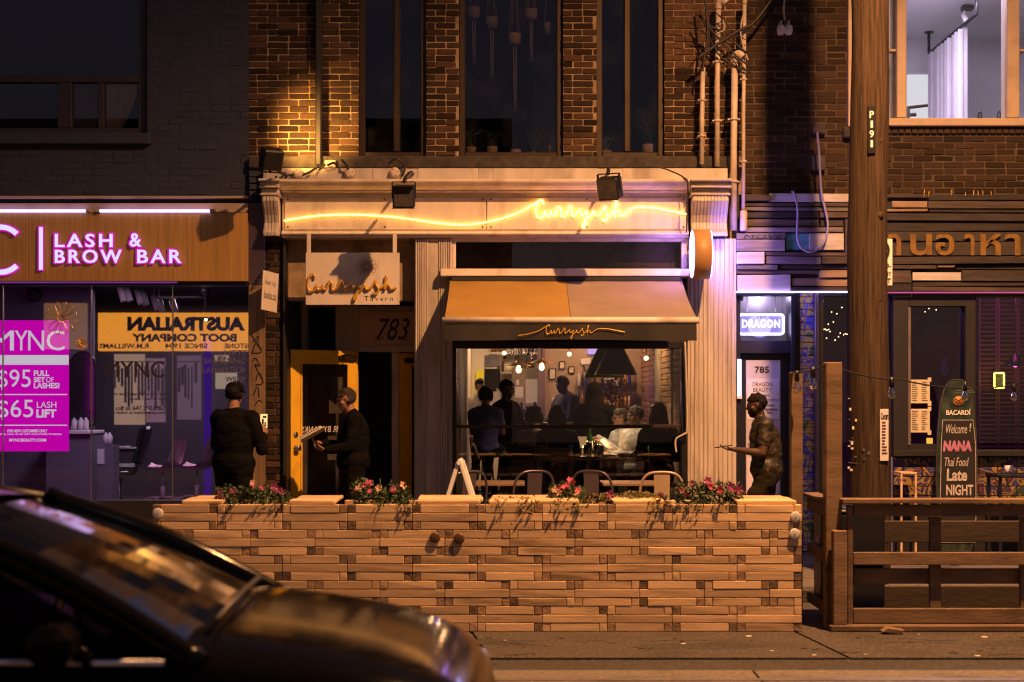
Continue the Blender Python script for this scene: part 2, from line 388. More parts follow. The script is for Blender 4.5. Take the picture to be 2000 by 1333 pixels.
# ------------------------------------------------------------------ brick fields
_unit = MB().box(-.5, .5, -.5, .5, -.5, .5, .06).mesh('brick', M_brick)
def brick_mesh(m, seed):
    r = random.Random(seed); b = MB().box(-.5, .5, -.5, .5, -.5, .5, .07)
    b.v = [(p[0]+r.uniform(-.012,.012), p[1]+r.uniform(-.03,.03), p[2]+r.uniform(-.035,.035)) for p in b.v]
    return b.mesh('brick', m)
def bricks(parent, rects, Yf, m, limit=300, course=.0668, length=.203, joint=.011, proud=.011, z_ref=0.0, order=None, head=.0):
    """real bricks, each an object under the wall part; those past the limit joined as one part"""
    ms = [brick_mesh(m, i) for i in range(6)]; L = []
    for (a, b, z0, z1) in rects:
        k = math.floor((z0-z_ref)/course)
        while True:
            zb = z_ref+k*course
            if zb+course*.5 > z1: break
            za = max(zb, z0); zt = min(zb+course-joint, z1)
            if zt-za > .02:
                x = a-(length+joint)*(.5 if k % 2 else 0)-rnd.uniform(0, .01)
                hdr = rnd.random() < head
                while x < b:
                    ln = length if not (hdr or rnd.random() < .12) else length*.47
                    xa = max(x, a); xb = min(x+ln, b)
                    if xb-xa > .03: L.append((xa, xb, za, zt))
                    x += ln+joint
            k += 1
    if order: L.sort(key=order)
    rest = MB()
    for i, (xa, xb, za, zt) in enumerate(L):
        y = Yf-proud+rnd.uniform(-.004, .006); za += rnd.uniform(-.003,.003); zt += rnd.uniform(-.003,.003); xa += rnd.uniform(-.004,.004)
        if i < limit:
            mesh_obj('brick', rnd.choice(ms), parent, ((xa+xb)/2, y+.03, (za+zt)/2), (rnd.uniform(-.01,.01), rnd.uniform(-.012,.012), rnd.uniform(-.01,.01)), (xb-xa, .06, zt-za))
        else: rest.box(xa, xb, y, y+.06, za, zt, .004)
    if rest.v:
        o = rest.build('brick', m, parent); o['kind'] = 'stuff'
def prect(a, b, c, d, Y): return (sx(a,Y), sx(b,Y), sz(d,Y), sz(c,Y))

# ------------------------------------------------------------------ restaurant building (centre)
Yw = .18
rb = thing('restaurant_building', 'brick shop building with cream storefront, tall dark upper windows and yellow doors', 'building', (0, .2, 0))
wall = MB()
piers = [(485,700),(833,896),(1100,1165),(1298,1452)]
for a, b in piers: wall.box(sx(a,Yw), sx(b,Yw), Yw, Yw+.3, sz(331), 6.6)
wall.box(sx(485,Yw), sx(1452,Yw), Yw+.02, Yw+.3, 2.6, sz(331)-.002)
wall.box(sx(700,Yw)+.001, sx(1298,Yw)-.001, Yw+.02, Yw+.3, 6.2, 6.6)
wo = wall.build('wall', M_mortar, rb)
bricks(wo, [prect(a, b, -6, 305, Yw) for a, b in piers], Yw, M_brick, limit=330, z_ref=.01)
MB().pb(485, 1422, 305, 329, .07, .6, .012).build('stone_sill_band', M_stone, rb)
MB().box(sx(617,.1), sx(629,.1), .03, .15, sz(325,.1), 6.6, .012).build('downspout', M_blackmatte, rb)
def upper_window(a, b, bars, lab):
    f = MB(); y = Yw+.06; x0, x1 = sx(a, Yw), sx(b, Yw); zb = sz(305, Yw); t = .065
    f.box(x0, x0+t, y, y+.09, zb, 6.3, .008); f.box(x1-t, x1, y, y+.09, zb, 6.3, .008); f.box(x0+t, x1-t, y+.002, y+.088, zb, zb+.05, .008)
    fr = f.build('window_frame', M_bronze, rb); fr['label'] = lab
    xs = [x0+t]
    for c in bars:
        cx = sx(c, Yw); MB().box(cx-.035, cx+.035, y+.004, y+.084, zb+.05, 6.3, .012).build('mullion', M_bronze, fr); xs += [cx-.035, cx+.035]
    xs.append(x1-t)
    for i in range(0, len(xs), 2): MB().box(xs[i], xs[i+1], y+.04, y+.046, zb+.05, 6.3).build('pane', M_glass_dark, fr)
upper_window(700, 833, [774], 'two-pane tall dark window with bronze mullion')
upper_window(896, 1100, [], 'wide dark window with hanging pots behind it')
upper_window(1165, 1298, [1226], 'two-pane tall dark window with potted plants')
rm = MB(); a, b = sx(690,.5), sx(1310,.5)
rm.box(a, b, 2.4, 2.5, 3.9, 6.6); rm.box(a-.1, a, .5, 2.5, 3.9, 6.6); rm.box(b, b+.1, .5, 2.5, 3.9, 6.6); rm.box(a, b, .49, 2.4, 3.98, sz(303,.4)); rm.box(a, b, .5, 2.5, 6.6, 6.7)
rm.build('upper_room', M_room, rb)
# parapet flashing in panels
for a, b in ((518,618),(619,727),(728,769),(816,934),(935,962),(963,1168),(1216,1421)):
    MB().pb(a, b, 329, 356, -.02, .3, .004).build('flashing_panel', M_cream_dirty, rb)
MB().box(sx(515), sx(1421), -.012, .3, sz(357), sz(330)).build('flashing_backing', M_cream_dirty, rb)
# cornice crown, fascia, lower moulding
def P(y, py): return (y, sz(py))
MB().profx([P(.2,357.3), P(-.30,357.3), P(-.30,362), P(-.27,364), P(-.24,369), P(-.21,372), P(-.15,375.5), P(-.15,378), P(.2,378)], sx(553), sx(1343)).build('cornice', M_cream, rb)
MB().box(sx(553), sx(1343), -.045, .2, sz(452.5), sz(378.3)).build('fascia_frame', M_cream, rb)
for a, b in ((556,949),(951,1340)):
    p = MB().pb(a, b, 387, 449, -.066, -.04, .004).build('fascia_board', M_cream, rb)
    for u in ((a+8),(a+b)/2,(b-6)):
        for v in (391, 445): MB().cyl((sx(u),-.072,sz(v)), (sx(u),-.062,sz(v)), .009, n=8).build('bolt', M_black, p)
MB().profx([P(.2,452.7), P(-.10,452.7), P(-.10,455), P(-.12,457), P(-.12,460), P(-.08,462), P(-.08,466), P(.2,466)], sx(553), sx(1343)).build('lower_moulding', M_cream, rb)
def capital(a, b, name='pilaster_capital'):
    m = MB(); x0, x1 = sx(a), sx(b)
    for (c, d, y, e) in ((357,362,-.33,.02),(362.2,370,-.27,.01),(370.2,374,-.30,.015),(374.2,384,-.24,0),(384.2,388,-.27,.01)): m.box(x0-e, x1+e, y, .2, sz(d), sz(c), .008)
    # scrolled bracket: profile swept across, with raised ribs
    pr = [P(.2,388.2), P(-.24,388.2), P(-.25,398), P(-.21,410), P(-.15,424), P(-.12,438), P(-.14,450), P(-.18,458), P(-.18,464), P(.2,464)]
    m.profx(pr, x0+.012, x1-.012)
    n = int((b-a)/7)
    for i in range(n):
        u = x0+.02+(x1-x0-.04)*(i+.5)/n
        m.profx([(p[0]-.012 if p[0] < .1 else p[0], p[1]) for p in pr[1:-1]]+[(.1, pr[-1][1]), (.1, pr[0][1])], u-.012, u+.012)
    return m.build(name, M_cream_dirty, rb)
capital(517, 551); capital(1346, 1419)
def pilaster(a, b, c, d, groups, Y=-.02, m=M_cream_dirty):
    o = MB().pb(a, b, c, d, Y, .25, .004).build('pilaster', m, rb)
    for (u, v, n) in groups:
        for i in range(n):
            x = sx(u+(v-u)*i/max(n-1,1), Y-.014); MB().box(x-.009, x+.009, Y-.014, Y+.01, sz(d,Y)+.03, sz(c,Y)-.004, .005).build('flute', m, o)
    return o
pilaster(810, 884, 466.5, 1080, [(813,834,6),(858,880,6)])
pilaster(1343, 1438, 466.5, 1080, [(1350,1384,5),(1396,1431,5)])
MB().box(sx(886), sx(1341), -.02, .24, .0, sz(975)).build('stall_riser', M_blackmatte, rb)
# transom over the window and ledge
MB().box(sx(884.5), sx(1342.5), .0, .2, sz(472), sz(466.3)).build('transom_head', M_cream, rb)
fr = MB().pb(884.5, 890, 472.2, 525, -.01, .2, .004).pb(1331, 1342.5, 472.2, 525, -.01, .2, .004).build('transom_frame', M_cream, rb)
MB().pb(890, 1331, 472.2, 525, .06, .07).build('pane', M_glass_dark, fr)
MB().profx([P(.2,525.5), P(-.03,525.5), P(-.16,528), P(-.17,541), P(-.14,543), P(.2,543)], sx(862), sx(1345)).build('ledge', M_cream, rb)
MB().box(sx(884.5), sx(1342.5), .05, .25, sz(668), sz(543.5)).build('awning_back_board', M_blackmatte, rb)
# restaurant window
fr = MB()
fr.pb(884.5, 891, 668.5, 974, -.03, .12, .004); fr.pb(1331, 1342.5, 668.5, 974, -.03, .12, .004); fr.pb(891.2, 1330.8, 668.5, 681, -.028, .118, .004)
fr.pb(891.2, 1330.8, 965, 974, -.028, .118, .004)
fw = fr.build('window_frame', M_black, rb)
MB().pb(891.2, 1330.8, 830, 837, -.025, .06, .006).build('window_rail', M_bronze, fw)
MB().pb(1311, 1315, 681.2, 829.8, .0, .05, .004).build('mullion', M_black, fw)
MB().pb(891.2, 1330.8, 681, 830, .03, .036).build('pane', M_glass, fw)
MB().pb(891.2, 1330.8, 837, 965, .03, .036).build('pane', M_glass, fw)
# entry recess
rc = MB(); yb = 1.0
rc.box(sx(553), sx(810), -.03, yb, sz(466.2)+.0, sz(455)); rc.build('entry_soffit', M_cream_dirty, rb)
rc = MB(); rc.box(sx(553), sx(558), .0, yb, 0, sz(468)); rc.build('entry_side_wall', M_blackmatte, rb)
rc = MB(); rc.box(sx(806), sx(812), .26, yb+.3, 0, sz(468)); rc.build('entry_side_wall', M_cream_dirty, rb)
rc = MB()
def q(a, b, c, d, y0, y1): return prect(a, b, c, d, y0)+(y0, y1)
for (a, b, c, d) in ((588,600,470,1075),(655,700,470,1075),(765,779,688,1072),(700,812,598,609),(700,812,675,688),(600,655,595,600),(700,812,470,488),(600,655,470,486)):
    u = prect(a, b, c, d, yb); rc.box(u[0]+.001, u[1]-.001, yb, yb+.1, u[2]+.001, u[3]-.001, .004)
rc.build('door_surround', M_cream_dirty, rb)
MB().box(sx(545,yb), sx(587,yb), yb, yb+.1, 0, 3.3).build('entry_panel', M_blackmatte, rb)
MB().box(sx(590,yb), sx(815,yb), yb+.6, yb+.7, 0, 3.4).build('entry_back', M_room, rb)
u = prect(600, 655, 486, 1072, yb); MB().box(u[0], u[1], yb+.03, yb+.04, u[2], u[3]).build('sidelight_pane', M_glass_dark, rb)
u = prect(700, 812, 488, 598, yb); MB().box(u[0], u[1], yb+.03, yb+.04, u[2], u[3]).build('upper_pane', M_glass_dark, rb)
tp = MB(); u = prect(700, 812, 609, 675, yb); tp.box(u[0], u[1], yb+.03, yb+.05, u[2], u[3])
M_frost = mat('tan_frosted_transom', (.62,.45,.32), .3, var=.1, vs=2)
tp = tp.build('transom_pane', M_frost, rb)
txt('783', 735, 800, 622, 664, yb+.02, M_ink, tp, shear=.35, bold=.0)
for (c, r0) in ((741,3),(765,4),(790,4)):
    m = MB(); m.tube(spline([(sx(c-9+i*2.2,yb), yb+.018, sz(664-3*math.sin(i*1.1)-i*.4,yb)) for i in range(9)], 4), .004, 5); m.build('flourish', M_ink, tp)
# open yellow door, seen from its inner face
def door(name, hinge, free, zb, zt, parent, win, label, knob=True):
    h = Vector((hinge[0], hinge[1], 0)); f = Vector((free[0], free[1], 0)); e = (f-h); W = e.length; e.normalize(); nrm = Vector((-e.y, e.x, 0))
    if nrm.y > 0: nrm = -nrm
    M = Matrix(((e.x, nrm.x, 0, h.x), (e.y, nrm.y, 0, h.y), (0, 0, 1, 0), (0, 0, 0, 1)))
    d = MB(); s = .125; b = .26; t = .13; H = (zb, zt)
    d.box(0, s, -.02, .02, zb, zt, .003, M); d.box(W-s, W, -.02, .02, zb, zt, .003, M); d.box(s, W-s, -.02, .02, zb, zb+b, .003, M); d.box(s, W-s, -.02, .02, zt-t, zt, .003, M)
    o = d.build(name, M_yellow, parent); o['label'] = label
    k = MB()
    for a_, b_, c_, d_ in ((s,s+.02,zb+b,zt-t),(W-s-.02,W-s,zb+b,zt-t),(s+.02,W-s-.02,zb+b,zb+b+.02),(s+.02,W-s-.02,zt-t-.02,zt-t)): k.box(a_, b_, .018, .028, c_, d_, .004, M)
    k.build('bead', M_yellow, o)
    MB().box(s, W-s, -.004, .004, zb+b, zt-t, 0, M).build('pane', M_glass_dark if win else M_blackmatte, o)
    if knob:
        k = MB(); Rm = M @ Matrix.Translation((W-.06, .02, zb+1.0)) @ Matrix.Rotation(R(-90), 4, 'X')
        k.lathe([(.03,0),(.03,.006),(.012,.012),(.012,.035),(.03,.045),(.034,.06),(.022,.072),(.001,.075)], (0,0,0), 14, Rm); k.build('knob', M_chrome, o)
        k = MB(); Rm = M @ Matrix.Translation((W-.06, .02, zb+1.14)) @ Matrix.Rotation(R(-90), 4, 'X')
        k.lathe([(.032,0),(.030,.012),(.014,.016),(.001,.017)], (0,0,0), 14, Rm); k.build('lock', M_chrome, o)
    c = MB(); c.box(.05, .27, .022, .065, zt-.11, zt-.055, .01, M); c.box(.22, .24, .04, .2, zt-.06, zt-.045, .004, M); c.build('door_closer', M_bronze, o)
    return o, M, W
zt = sz(684, .55); bz = .06
d1, MD, WD = door('door', (sx(697,.95), .95), (sx(566,.35), .35), bz, zt, rb, True, 'open yellow door with glass panel, inner face showing')
txt('HAIR BY BANKS', .14, WD-.14, bz+1.16, bz+1.225, 0, M_white, d1, px=False, M=MD @ Matrix.Translation((0,.009,0)), depth=0, mirror=False, name='lettering')
p = MB().box(.22, .40, .007, .0085, bz+.86, bz+1.12, 0, MD).build('notice', M_stone, d1)
MB().box(.2, .38, .006, .0085, bz+1.36, bz+1.75, 0, MD).build('notice', M_stone, d1)
MB().box(.15, .27, .02, .022, bz+.24, bz+.36, 0, MD).build('sticker', M_paper, d1)
door('door', (sx(779,1.03), 1.03), (sx(779,1.03)+.62, 1.35), bz, sz(690,1.05), rb, True, 'closed yellow door beside the pilaster', knob=False)
MB().box(sx(700,1.4), sx(779,1.4), 1.35, 1.36, 0, 2.2).build('passage_dark', M_room, rb)
# brick end pier at far left of the storefront
ep = MB().pb(519, 553, 467, 1080, .06, .5).build('end_pier', M_mortar2, rb)
bricks(ep, [prect(520, 553, 470, 1078, .06)], .06, M_brick, limit=80, z_ref=.005)
bricks(wo, [prect(487, 514, 332, 466, .1)], .1, M_dkbrick, limit=0)
MB().pb(486, 519, 330, 1080, .11, .5).build('party_wall', M_dkmortar, rb)

# restaurant interior shell
FL = .2; X0, X1 = sx(886), sx(1340)
M_beige = mat('beige_plaster', (.42,.33,.25), .8, var=.15, vs=3, bump=.3, bs=12)
M_offw = mat('kitchen_white_wall', (.62,.56,.5), .6, var=.1)
M_floor = mat('dark_floorboards', (.05,.035,.025), .5, var=.3, vs=4)
i_ = MB(); i_.box(X0-.12, X1+.3, .25, 9.2, FL-.25, FL); i_.build('floor', M_floor, rb)
MB().box(X0-.12, X1+.3, .25, 9.2, 3.0, 3.1).build('ceiling', M_blackmatte, rb)
M_sidewood = mat('reclaimed_side_boards', (.12,.085,.06), .7, var=.5, vs=6, bump=.4, bs=20, rand=.3, stretch=(1,3,.4))
sw = MB().box(X0-.12, X0-.03, .25, 6.0, FL, 3.0).build('side_wall', M_blackmatte, rb)
for i in range(9): MB().box(X0-.03, X0-.012, .3+i*.3, .3+i*.3+.29, FL, 2.95, .004).build('board', M_sidewood, sw)
rw = MB().box(X1+.02, X1+.3, .25, 6.1, FL, 3.0).build('side_wall', M_mortar, rb)
M_inbrick = mat('warm_interior_brick', (.22,.12,.065), .8, var=.35, vs=14, bump=.5, bs=50, rand=.35)
ib = [brick_mesh(M_inbrick, 50+i) for i in range(4)]; n = 0; ibr = MB()
for k in range(27):
    z = FL+.8+k*.0668; y = .3+(.1 if k % 2 else 0)
    while y < 5.9:
        if n < 300: mesh_obj('brick', rnd.choice(ib), rw, (X1+.035, y+.1, z+.028), (0,0,0), (.06, .2, .056))
        else: ibr.box(X1+.005, X1+.065, y, y+.2, z, z+.056, .004)
        y += .211; n += 1
o_ = ibr.build('brick', M_inbrick, rw); o_['kind'] = 'stuff'
MB().box(X1-.03, X1+.005, 2.9, 3.4, FL, 3.0, .005).build('timber_post', mat('grey_weathered_post', (.25,.21,.18), .7, var=.6, vs=9, bump=.5, bs=20, stretch=(1,3,.3)), rb)
MB().box(sx(1062,6.0), X1+.3, 6.1, 6.2, FL, 3.0).build('back_wall', M_beige, rb)
MB().box(sx(1050,6.0), sx(1064,6.0), 5.9, 6.3, FL, 3.0).build('kitchen_jamb', mat('plum_paint', (.16,.10,.15), .6), rb)
MB().box(X0-.12, sx(1062,6.0), 8.6, 8.7, FL, 3.0).build('kitchen_back_wall', M_offw, rb)
MB().box(X0-.12, X0-.02, 6.0, 8.6, FL, 3.0).build('kitchen_side_wall', M_offw, rb)
MB().box(X0-.02, sx(1050,6.0), 6.0, 6.1, 2.55, 3.0).build('kitchen_lintel', M_offw, rb)

# ------------------------------------------------------------------ salon building (left)
sb = thing('salon_building', 'black painted brick building with a salon shop front', 'building', (-4, .2, 0))
yl = .16
w0 = MB(); XL = sx(-260, yl); XR = sx(486, yl)
w0.box(XL, sx(-40,yl), yl, yl+.3, sz(383), 6.6); w0.box(sx(287,yl), XR, yl, yl+.3, sz(383), 6.6); w0.box(sx(-40,yl)+.0, sx(287,yl), yl, yl+.3, sz(383), sz(262,yl)); w0.box(sx(-40,yl), sx(287,yl), yl, yl+.3, 6.1, 6.6)
wl = w0.build('wall', M_dkmortar, sb)
bricks(wl, [prect(290, 484, -6, 380, yl), prect(-20, 290, 285, 380, yl)], yl, M_dkbrick, limit=310, z_ref=.02, proud=.003)
MB().box(sx(-45,yl), sx(296,yl), yl-.09, yl+.2, sz(284,yl), sz(262,yl)-.002, .01).build('sill', M_dkmortar, sb)
M_dkframe = mat('dark_plum_frame', (.03,.024,.034), .5, var=.2)
f = MB(); yy = yl+.08; u = prect(-40, 287, -40, 262, yl)
f.box(sx(270,yy), sx(286,yy), yy, yy+.1, u[2], 6.1, .006); f.box(sx(-40,yy), sx(270,yy), yy+.002, yy+.098, sz(161,yy), sz(147,yy), .006); f.box(sx(-40,yy), sx(270,yy), yy+.002, yy+.098, u[2], sz(250,yy), .006)
f.box(sx(191,yy), sx(203,yy), yy+.004, yy+.096, sz(250,yy), sz(161,yy), .005); f.box(sx(112,yy), sx(140,yy), yy+.004, yy+.096, sz(250,yy), sz(161,yy), .005)
fo = f.build('window_frame', M_dkframe, sb)
for (a, b, c, d) in ((-40,112,161,250),(140,191,161,250),(203,270,161,250),(-40,270,-60,147)):
    u = prect(a, b, c, d, yy); MB().box(u[0], u[1], yy+.05, yy+.056, u[2], u[3]).build('pane', M_glass, fo)
MB().box(sx(-400,.4), sx(300,.4), 1.9, 2.0, 3.6, 6.9).box(sx(-60,.5), sx(300,.5), .6, 1.9, 3.9, 4.0).build('upper_room', M_room, sb)
# storefront trim
M_tan = mat('tan_metal_trim', (.42,.31,.25), .5, var=.12, vs=3, dirt=.3, ds=4)
MB().pb(-260, 484, 383, 388, -.10, .4, .004).build('cap_flashing', M_tan, sb)
MB().pb(-260, 484, 388.3, 397, -.04, .4).build('flashing_gap', M_black, sb)
MB().pb(-260, 484, 397.3, 415.5, -.07, .4, .003).build('light_tray', M_tan, sb)
MB().pb(-260, 484, 550.5, 557, -.05, .3, .004).build('window_head', M_black, sb)
o = MB().pb(485, 517, 396, 556, -.03, .1, .006).build('corner_post_upper', mat('plum_metal_cladding', (.10,.075,.11), .4, metal=.5, var=.3, vs=3), sb)
M_bronzepost = mat('brushed_bronze_cladding', (.30,.20,.12), .45, metal=.35, var=.35, vs=5, stretch=(6,6,.4), dirt=.3, ds=3)
post = MB().pb(485, 517, 556.4, 1081, -.03, .1, .006).build('corner_post', M_bronzepost, sb)
gs = [[(490,652),(505,676),(512,682)],[(494,668),(506,656),(500,672)],[(492,690),(510,688),(501,668),(492,690)],[(493,706),(500,700),(508,716),(498,712),(512,740)],[(500,742),(506,728),(514,748),(500,752)],[(494,772),(504,756),(506,776)],[(498,792),(506,782),(512,786)]]
for st in gs: MB().tube(spline([(sx(p[0],-.035), -.032, sz(p[1],-.035)) for p in st], 3), .006, 5).build('graffiti_stroke', M_ink, post)
# salon glazing
gz = MB().pb(-260, 485, 978, 1081, -.02, .12).build('window_base', M_blackmatte, sb)
for a, b in ((-260,5),(6,177.5),(179,336.5),(338,485)): MB().pb(a, b, 557.5, 978, .02, .03).build('pane', M_glass_salon, sb)
for c in (5.5, 178.2, 337.2): MB().pb(c-1, c+1, 557.5, 978, .012, .04).build('glass_joint', M_steel, sb)
# salon room
M_salonback = mat('charcoal_salon_wall', (.045,.040,.055), .7, var=.2)
M_salonwall = mat('lavender_grey_wall', (.16,.145,.19), .7, var=.12)
M_salonfloor = mat('grey_salon_floor', (.07,.06,.07), .35, var=.2)
xa, xb = sx(-260), sx(500)
MB().box(xa, xb, .15, 6.4, FL-.2, FL).build('floor', M_salonfloor, sb)
MB().box(xa, xb, .15, 6.4, 3.0, 3.1).build('ceiling', M_blackmatte, sb)
MB().box(xa, xb, 6.3, 6.4, FL, 3.0).build('back_wall', M_salonback, sb)
MB().box(xb-.05, xb, .15, 6.3, FL, 3.0).build('side_wall', M_blackmatte, sb)
MB().box(sx(-260,2.5), sx(165,2.5), 2.9, 3.0, FL, 3.0).build('partition_wall', M_salonwall, sb)

# ------------------------------------------------------------------ Thai bar building (right)
tb = thing('bar_building', 'brick building with reclaimed plank frontage and lit white room upstairs', 'building', (4, .2, 0))
yr = .14; XE = sx(2260)
w1 = MB()
w1.box(sx(1452,yr)+.002, sx(1664,yr), yr, yr+.3, sz(390,yr), 6.6); w1.box(sx(1664,yr), XE, yr, yr+.3, sz(390,yr), sz(246,yr)-.0); w1.box(sx(1664,yr), XE, yr+.02, yr+.3, 6.0, 6.6)
wr = w1.build('wall', M_mortar2, tb)
bricks(wr, [prect(1454, 1662, -6, 380, yr), prect(1664, 2010, 262, 380, yr)], yr, M_brick2, limit=310, z_ref=.03, proud=.007)
ss = MB(); n = 46
for i in range(n):
    xa_ = sx(1665,yr)+(XE-sx(1665,yr))*i/n; ss.mi = 0; ss.box(xa_, xa_+(XE-sx(1665,yr))/n-.008, yr-.035, yr+.1, sz(262,yr), sz(247.5,yr), .006)
o = ss.build('brick_sill', M_brick2, tb); o['kind'] = 'stuff'
M_winframe = mat('cream_window_frame', (.52,.40,.28), .5, var=.12, vs=4, dirt=.25, ds=5)
f = MB(); yy = .06
f.pb(1657, 1664.5, -60, 247, yy-.02, .4, .004); f.pb(1665, 2260, 231, 246, yy-.01, .3, .008); f.pb(1752, 1771, -60, 230.6, yy, .28, .01); f.pb(1967, 1992, -60, 230.6, yy, .28, .01)
fo = f.build('window_frame', M_winframe, tb)
MB().pb(1665, 1752, 96, 101, yy+.04, .2, .004).build('glazing_bar', M_winframe, fo); MB().pb(1992, 2150, 96, 101, yy+.04, .2, .004).build('glazing_bar', M_winframe, fo)
for a, b, c, d in ((1665,1752,-60,95.8),(1665,1752,101.2,230.4),(1771.2,1966.8,-60,230.4),(1992.2,2260,-60,95.8),(1992.2,2260,101.2,230.4)): MB().pb(a, b, c, d, .13, .136).build('pane', M_glass, fo)
M_lav = mat('white_plaster_room', (.78,.77,.80), .8, var=.03, vs=2)
MB().box(4.05, 8.4, 5.0, 5.1, 4.1, 6.4).build('room_back_wall', M_lav, tb)
MB().box(3.9, 4.05, .44, 5.1, 4.1, 6.4).build('room_side_wall', M_lav, tb)
MB().box(7.9, 8.05, .44, 5.0, 4.1, 6.4).build('room_side_wall', M_lav, tb)
MB().box(3.9, 8.4, .44, 5.1, 6.34, 6.44).build('room_ceiling', M_lav, tb)
MB().box(3.9, 8.4, .44, 5.1, 4.0, 4.1).build('room_floor', M_floor, tb)
o = MB().box(sx(1772,4.98), sx(1812,4.98), 4.96, 4.999, sz(231,4.98)-.5, sz(147,4.98)).build('doorway', emis('bright_doorway', (.95,.93,1.0), .95), tb)
MB().box(sx(1815,4.98), sx(1812.5,4.98), 4.93, 4.999, sz(231,4.98)-.5, sz(143,4.98)).box(sx(1768,4.98), sx(1815,4.98), 4.93, 4.999, sz(146.6,4.98), sz(142,4.98)).build('doorway_trim', M_lav, tb)
# plank cladding: (left, right, top, bottom px, tone)
MB().box(sx(1439), XE, .02, .14, sz(572), sz(380)).build('cladding_backing', M_blackmatte, tb)
M_pl = [mat('plank_brown', (.085,.060,.048), .75, var=.55, vs=7, bump=.5, bs=16, rand=.35, stretch=(.4,2,3), dirt=.5, ds=5),
        mat('plank_grey', (.20,.17,.165), .75, var=.5, vs=7, bump=.5, bs=16, rand=.3, stretch=(.4,2,3), dirt=.5, ds=5),
        mat('plank_white', (.50,.47,.45), .7, var=.2, vs=7, bump=.3, bs=16, rand=.1, stretch=(.4,2,3), dirt=.4, ds=5, dcol=(.12,.09,.07)),
        mat('plank_teal', (.10,.33,.38), .65, var=.3, vs=7, bump=.3, bs=16, stretch=(.4,2,3), dirt=.4, ds=5, dcol=(.4,.38,.4)),
        mat('plank_tan', (.27,.19,.12), .75, var=.3, vs=7, bump=.3, bs=16, rand=.2, stretch=(.4,2,3), dirt=.4, ds=5, dcol=(.06,.04,.03)),
        mat('plank_dark', (.035,.027,.024), .75, var=.5, vs=7, bump=.5, bs=16, rand=.35, stretch=(.4,2,3))]
PL = [(1455,1508,382,393,0),(1502,1661,378,395,2),(1455,1661,396,404,0),(1455,1661,405,413,1),(1455,1600,414,426,5),(1601,1661,414,426,0),(1455,1600,428,443,0),(1602,1648,428,443,5),(1455,1648,444,454,1),(1439,1535,455,467,1),(1535,1580,456,489,3),(1580,1649,456,489,2),
      (1439,1534,468,491,1),(1439,1494,492,516,2),(1495,1660,493,500,0),(1496,1604,501,516,1),(1605,1652,501,516,0),(1439,1520,517,527,1),(1521,1661,518,526,5),(1439,1600,528,536,0),(1601,1661,528,543,4),(1440,1545,537,569,2),(1546,1661,544,560,4),(1546,1661,561,569,5),(1650,1661,428,516,0),
      (1728,1812,380,387,5),(1814,2010,382,392,5),(1742,1812,393,406,4),(1813,2010,393,408,0),(1728,1813,408,414,4),(1814,2010,409,416,5),(1728,2010,417,432,5),(1728,2010,433,452,5),(1728,2010,453,472,5),(1728,2010,473,500,5),(1728,2010,501,516,5),(1728,1830,518,526,0),(1831,1866,517,523,4),(1867,2010,518,527,5),
      (1728,1780,528,553,0),(1782,1878,532,549,2),(1879,2010,528,550,5),(1782,2010,551,560,5),(1728,1781,554,569,5),(1782,2010,561,570,0),(2011,2100,382,470,5),(2011,2100,471,570,5)]
for a, b, c, d, t in PL:
    y = -.035+rnd.uniform(-.045, .02)
    k = MB(); r_ = rnd.uniform(-.010,.010); u = prect(a+.6, b-.6, c+.4, d-.4, y)
    k.box(u[0], u[1], y, .019, u[2], u[3], .004)
    k.v = [(p[0], p[1], p[2]+(p[0]-(u[0]+u[1])/2)*r_) for p in k.v]
    k.build('plank', M_pl[t], tb)
MB().tube([(sx(1502), -.045, sz(386)), (sx(1498), -.045, sz(389)), (sx(1505), -.045, sz(394))], .01, 5).build('splinter', M_pl[2], tb)
M_orange = mat('faded_orange_paint', (.25,.135,.022), .8, var=.5, vs=9, dirt=1.0, ds=9, dcol=(.035,.027,.024))
# painted Thai word
for s, a, b, c, d in (('\u0e32',1735,1760,457,499),('\u0e19',1778,1820,457,499),('\u0e2d',1827,1864,457,499),('\u0e32',1884,1903,457,499),('\u0e2b',1915,1955,457,499),('\u0e32',1963,1993,457,499),('\u0e23',2003,2030,457,499)):
    txt(s, a, b, c, d, -.088, M_orange, tb, bold=.02, depth=.003)
txt('MOVE', 1452, 1530, 459, 466, -.066, M_ink, tb, shear=.2, depth=.002)
# nails standing on top of the cladding
for px in (1803,1812,1856,1883,1899,1909,1918,1935): MB().cyl((sx(px),-.03,sz(388)), (sx(px)+rnd.uniform(-.01,.01),-.03,sz(371+rnd.uniform(0,6))), .004, n=5).build('nail', M_gold, tb)
# lower front
M_navy = mat('navy_black_paint', (.012,.012,.022), .4, var=.2)
MB().pb(1439, 1552, 571, 577, -.03, .2).build('door_head', M_navy, tb)
fr = MB(); fr.pb(1545, 1553, 577, 1078, .0, .3, .004); fr.pb(1439, 1545, 666, 690, .03, .3); fr.pb(1439, 1446, 577, 1078, .02, .3)
fr.build('door_frame', M_navy, tb)
dr = MB().pb(1446, 1545, 690.5, 1075, .10, .16).build('door', M_navy, tb)
tr = MB().pb(1446, 1545, 577.2, 665.8, .08, .088).build('transom_pane', M_glass, tb)
txt('785', 1478, 1496, 615, 622, .075, M_ink, tr, depth=0)
MB().box(sx(1430), sx(1560), .9, 1.0, 2.0, 3.0).box(sx(1435), sx(1560), .2, .9, 2.75, 2.8).box(sx(1430), sx(1560), .3, .9, 2.0, 2.05).box(sx(1556), sx(1560), .3, .9, 2.05, 2.75).build('transom_box', mat('steel_lined_box', (.45,.42,.45), .35, metal=.6, var=.15), tb)
gp = MB().pb(1553.5, 1600, 571, 1081, .06, .3).build('painted_pier', M_blackmatte, tb)
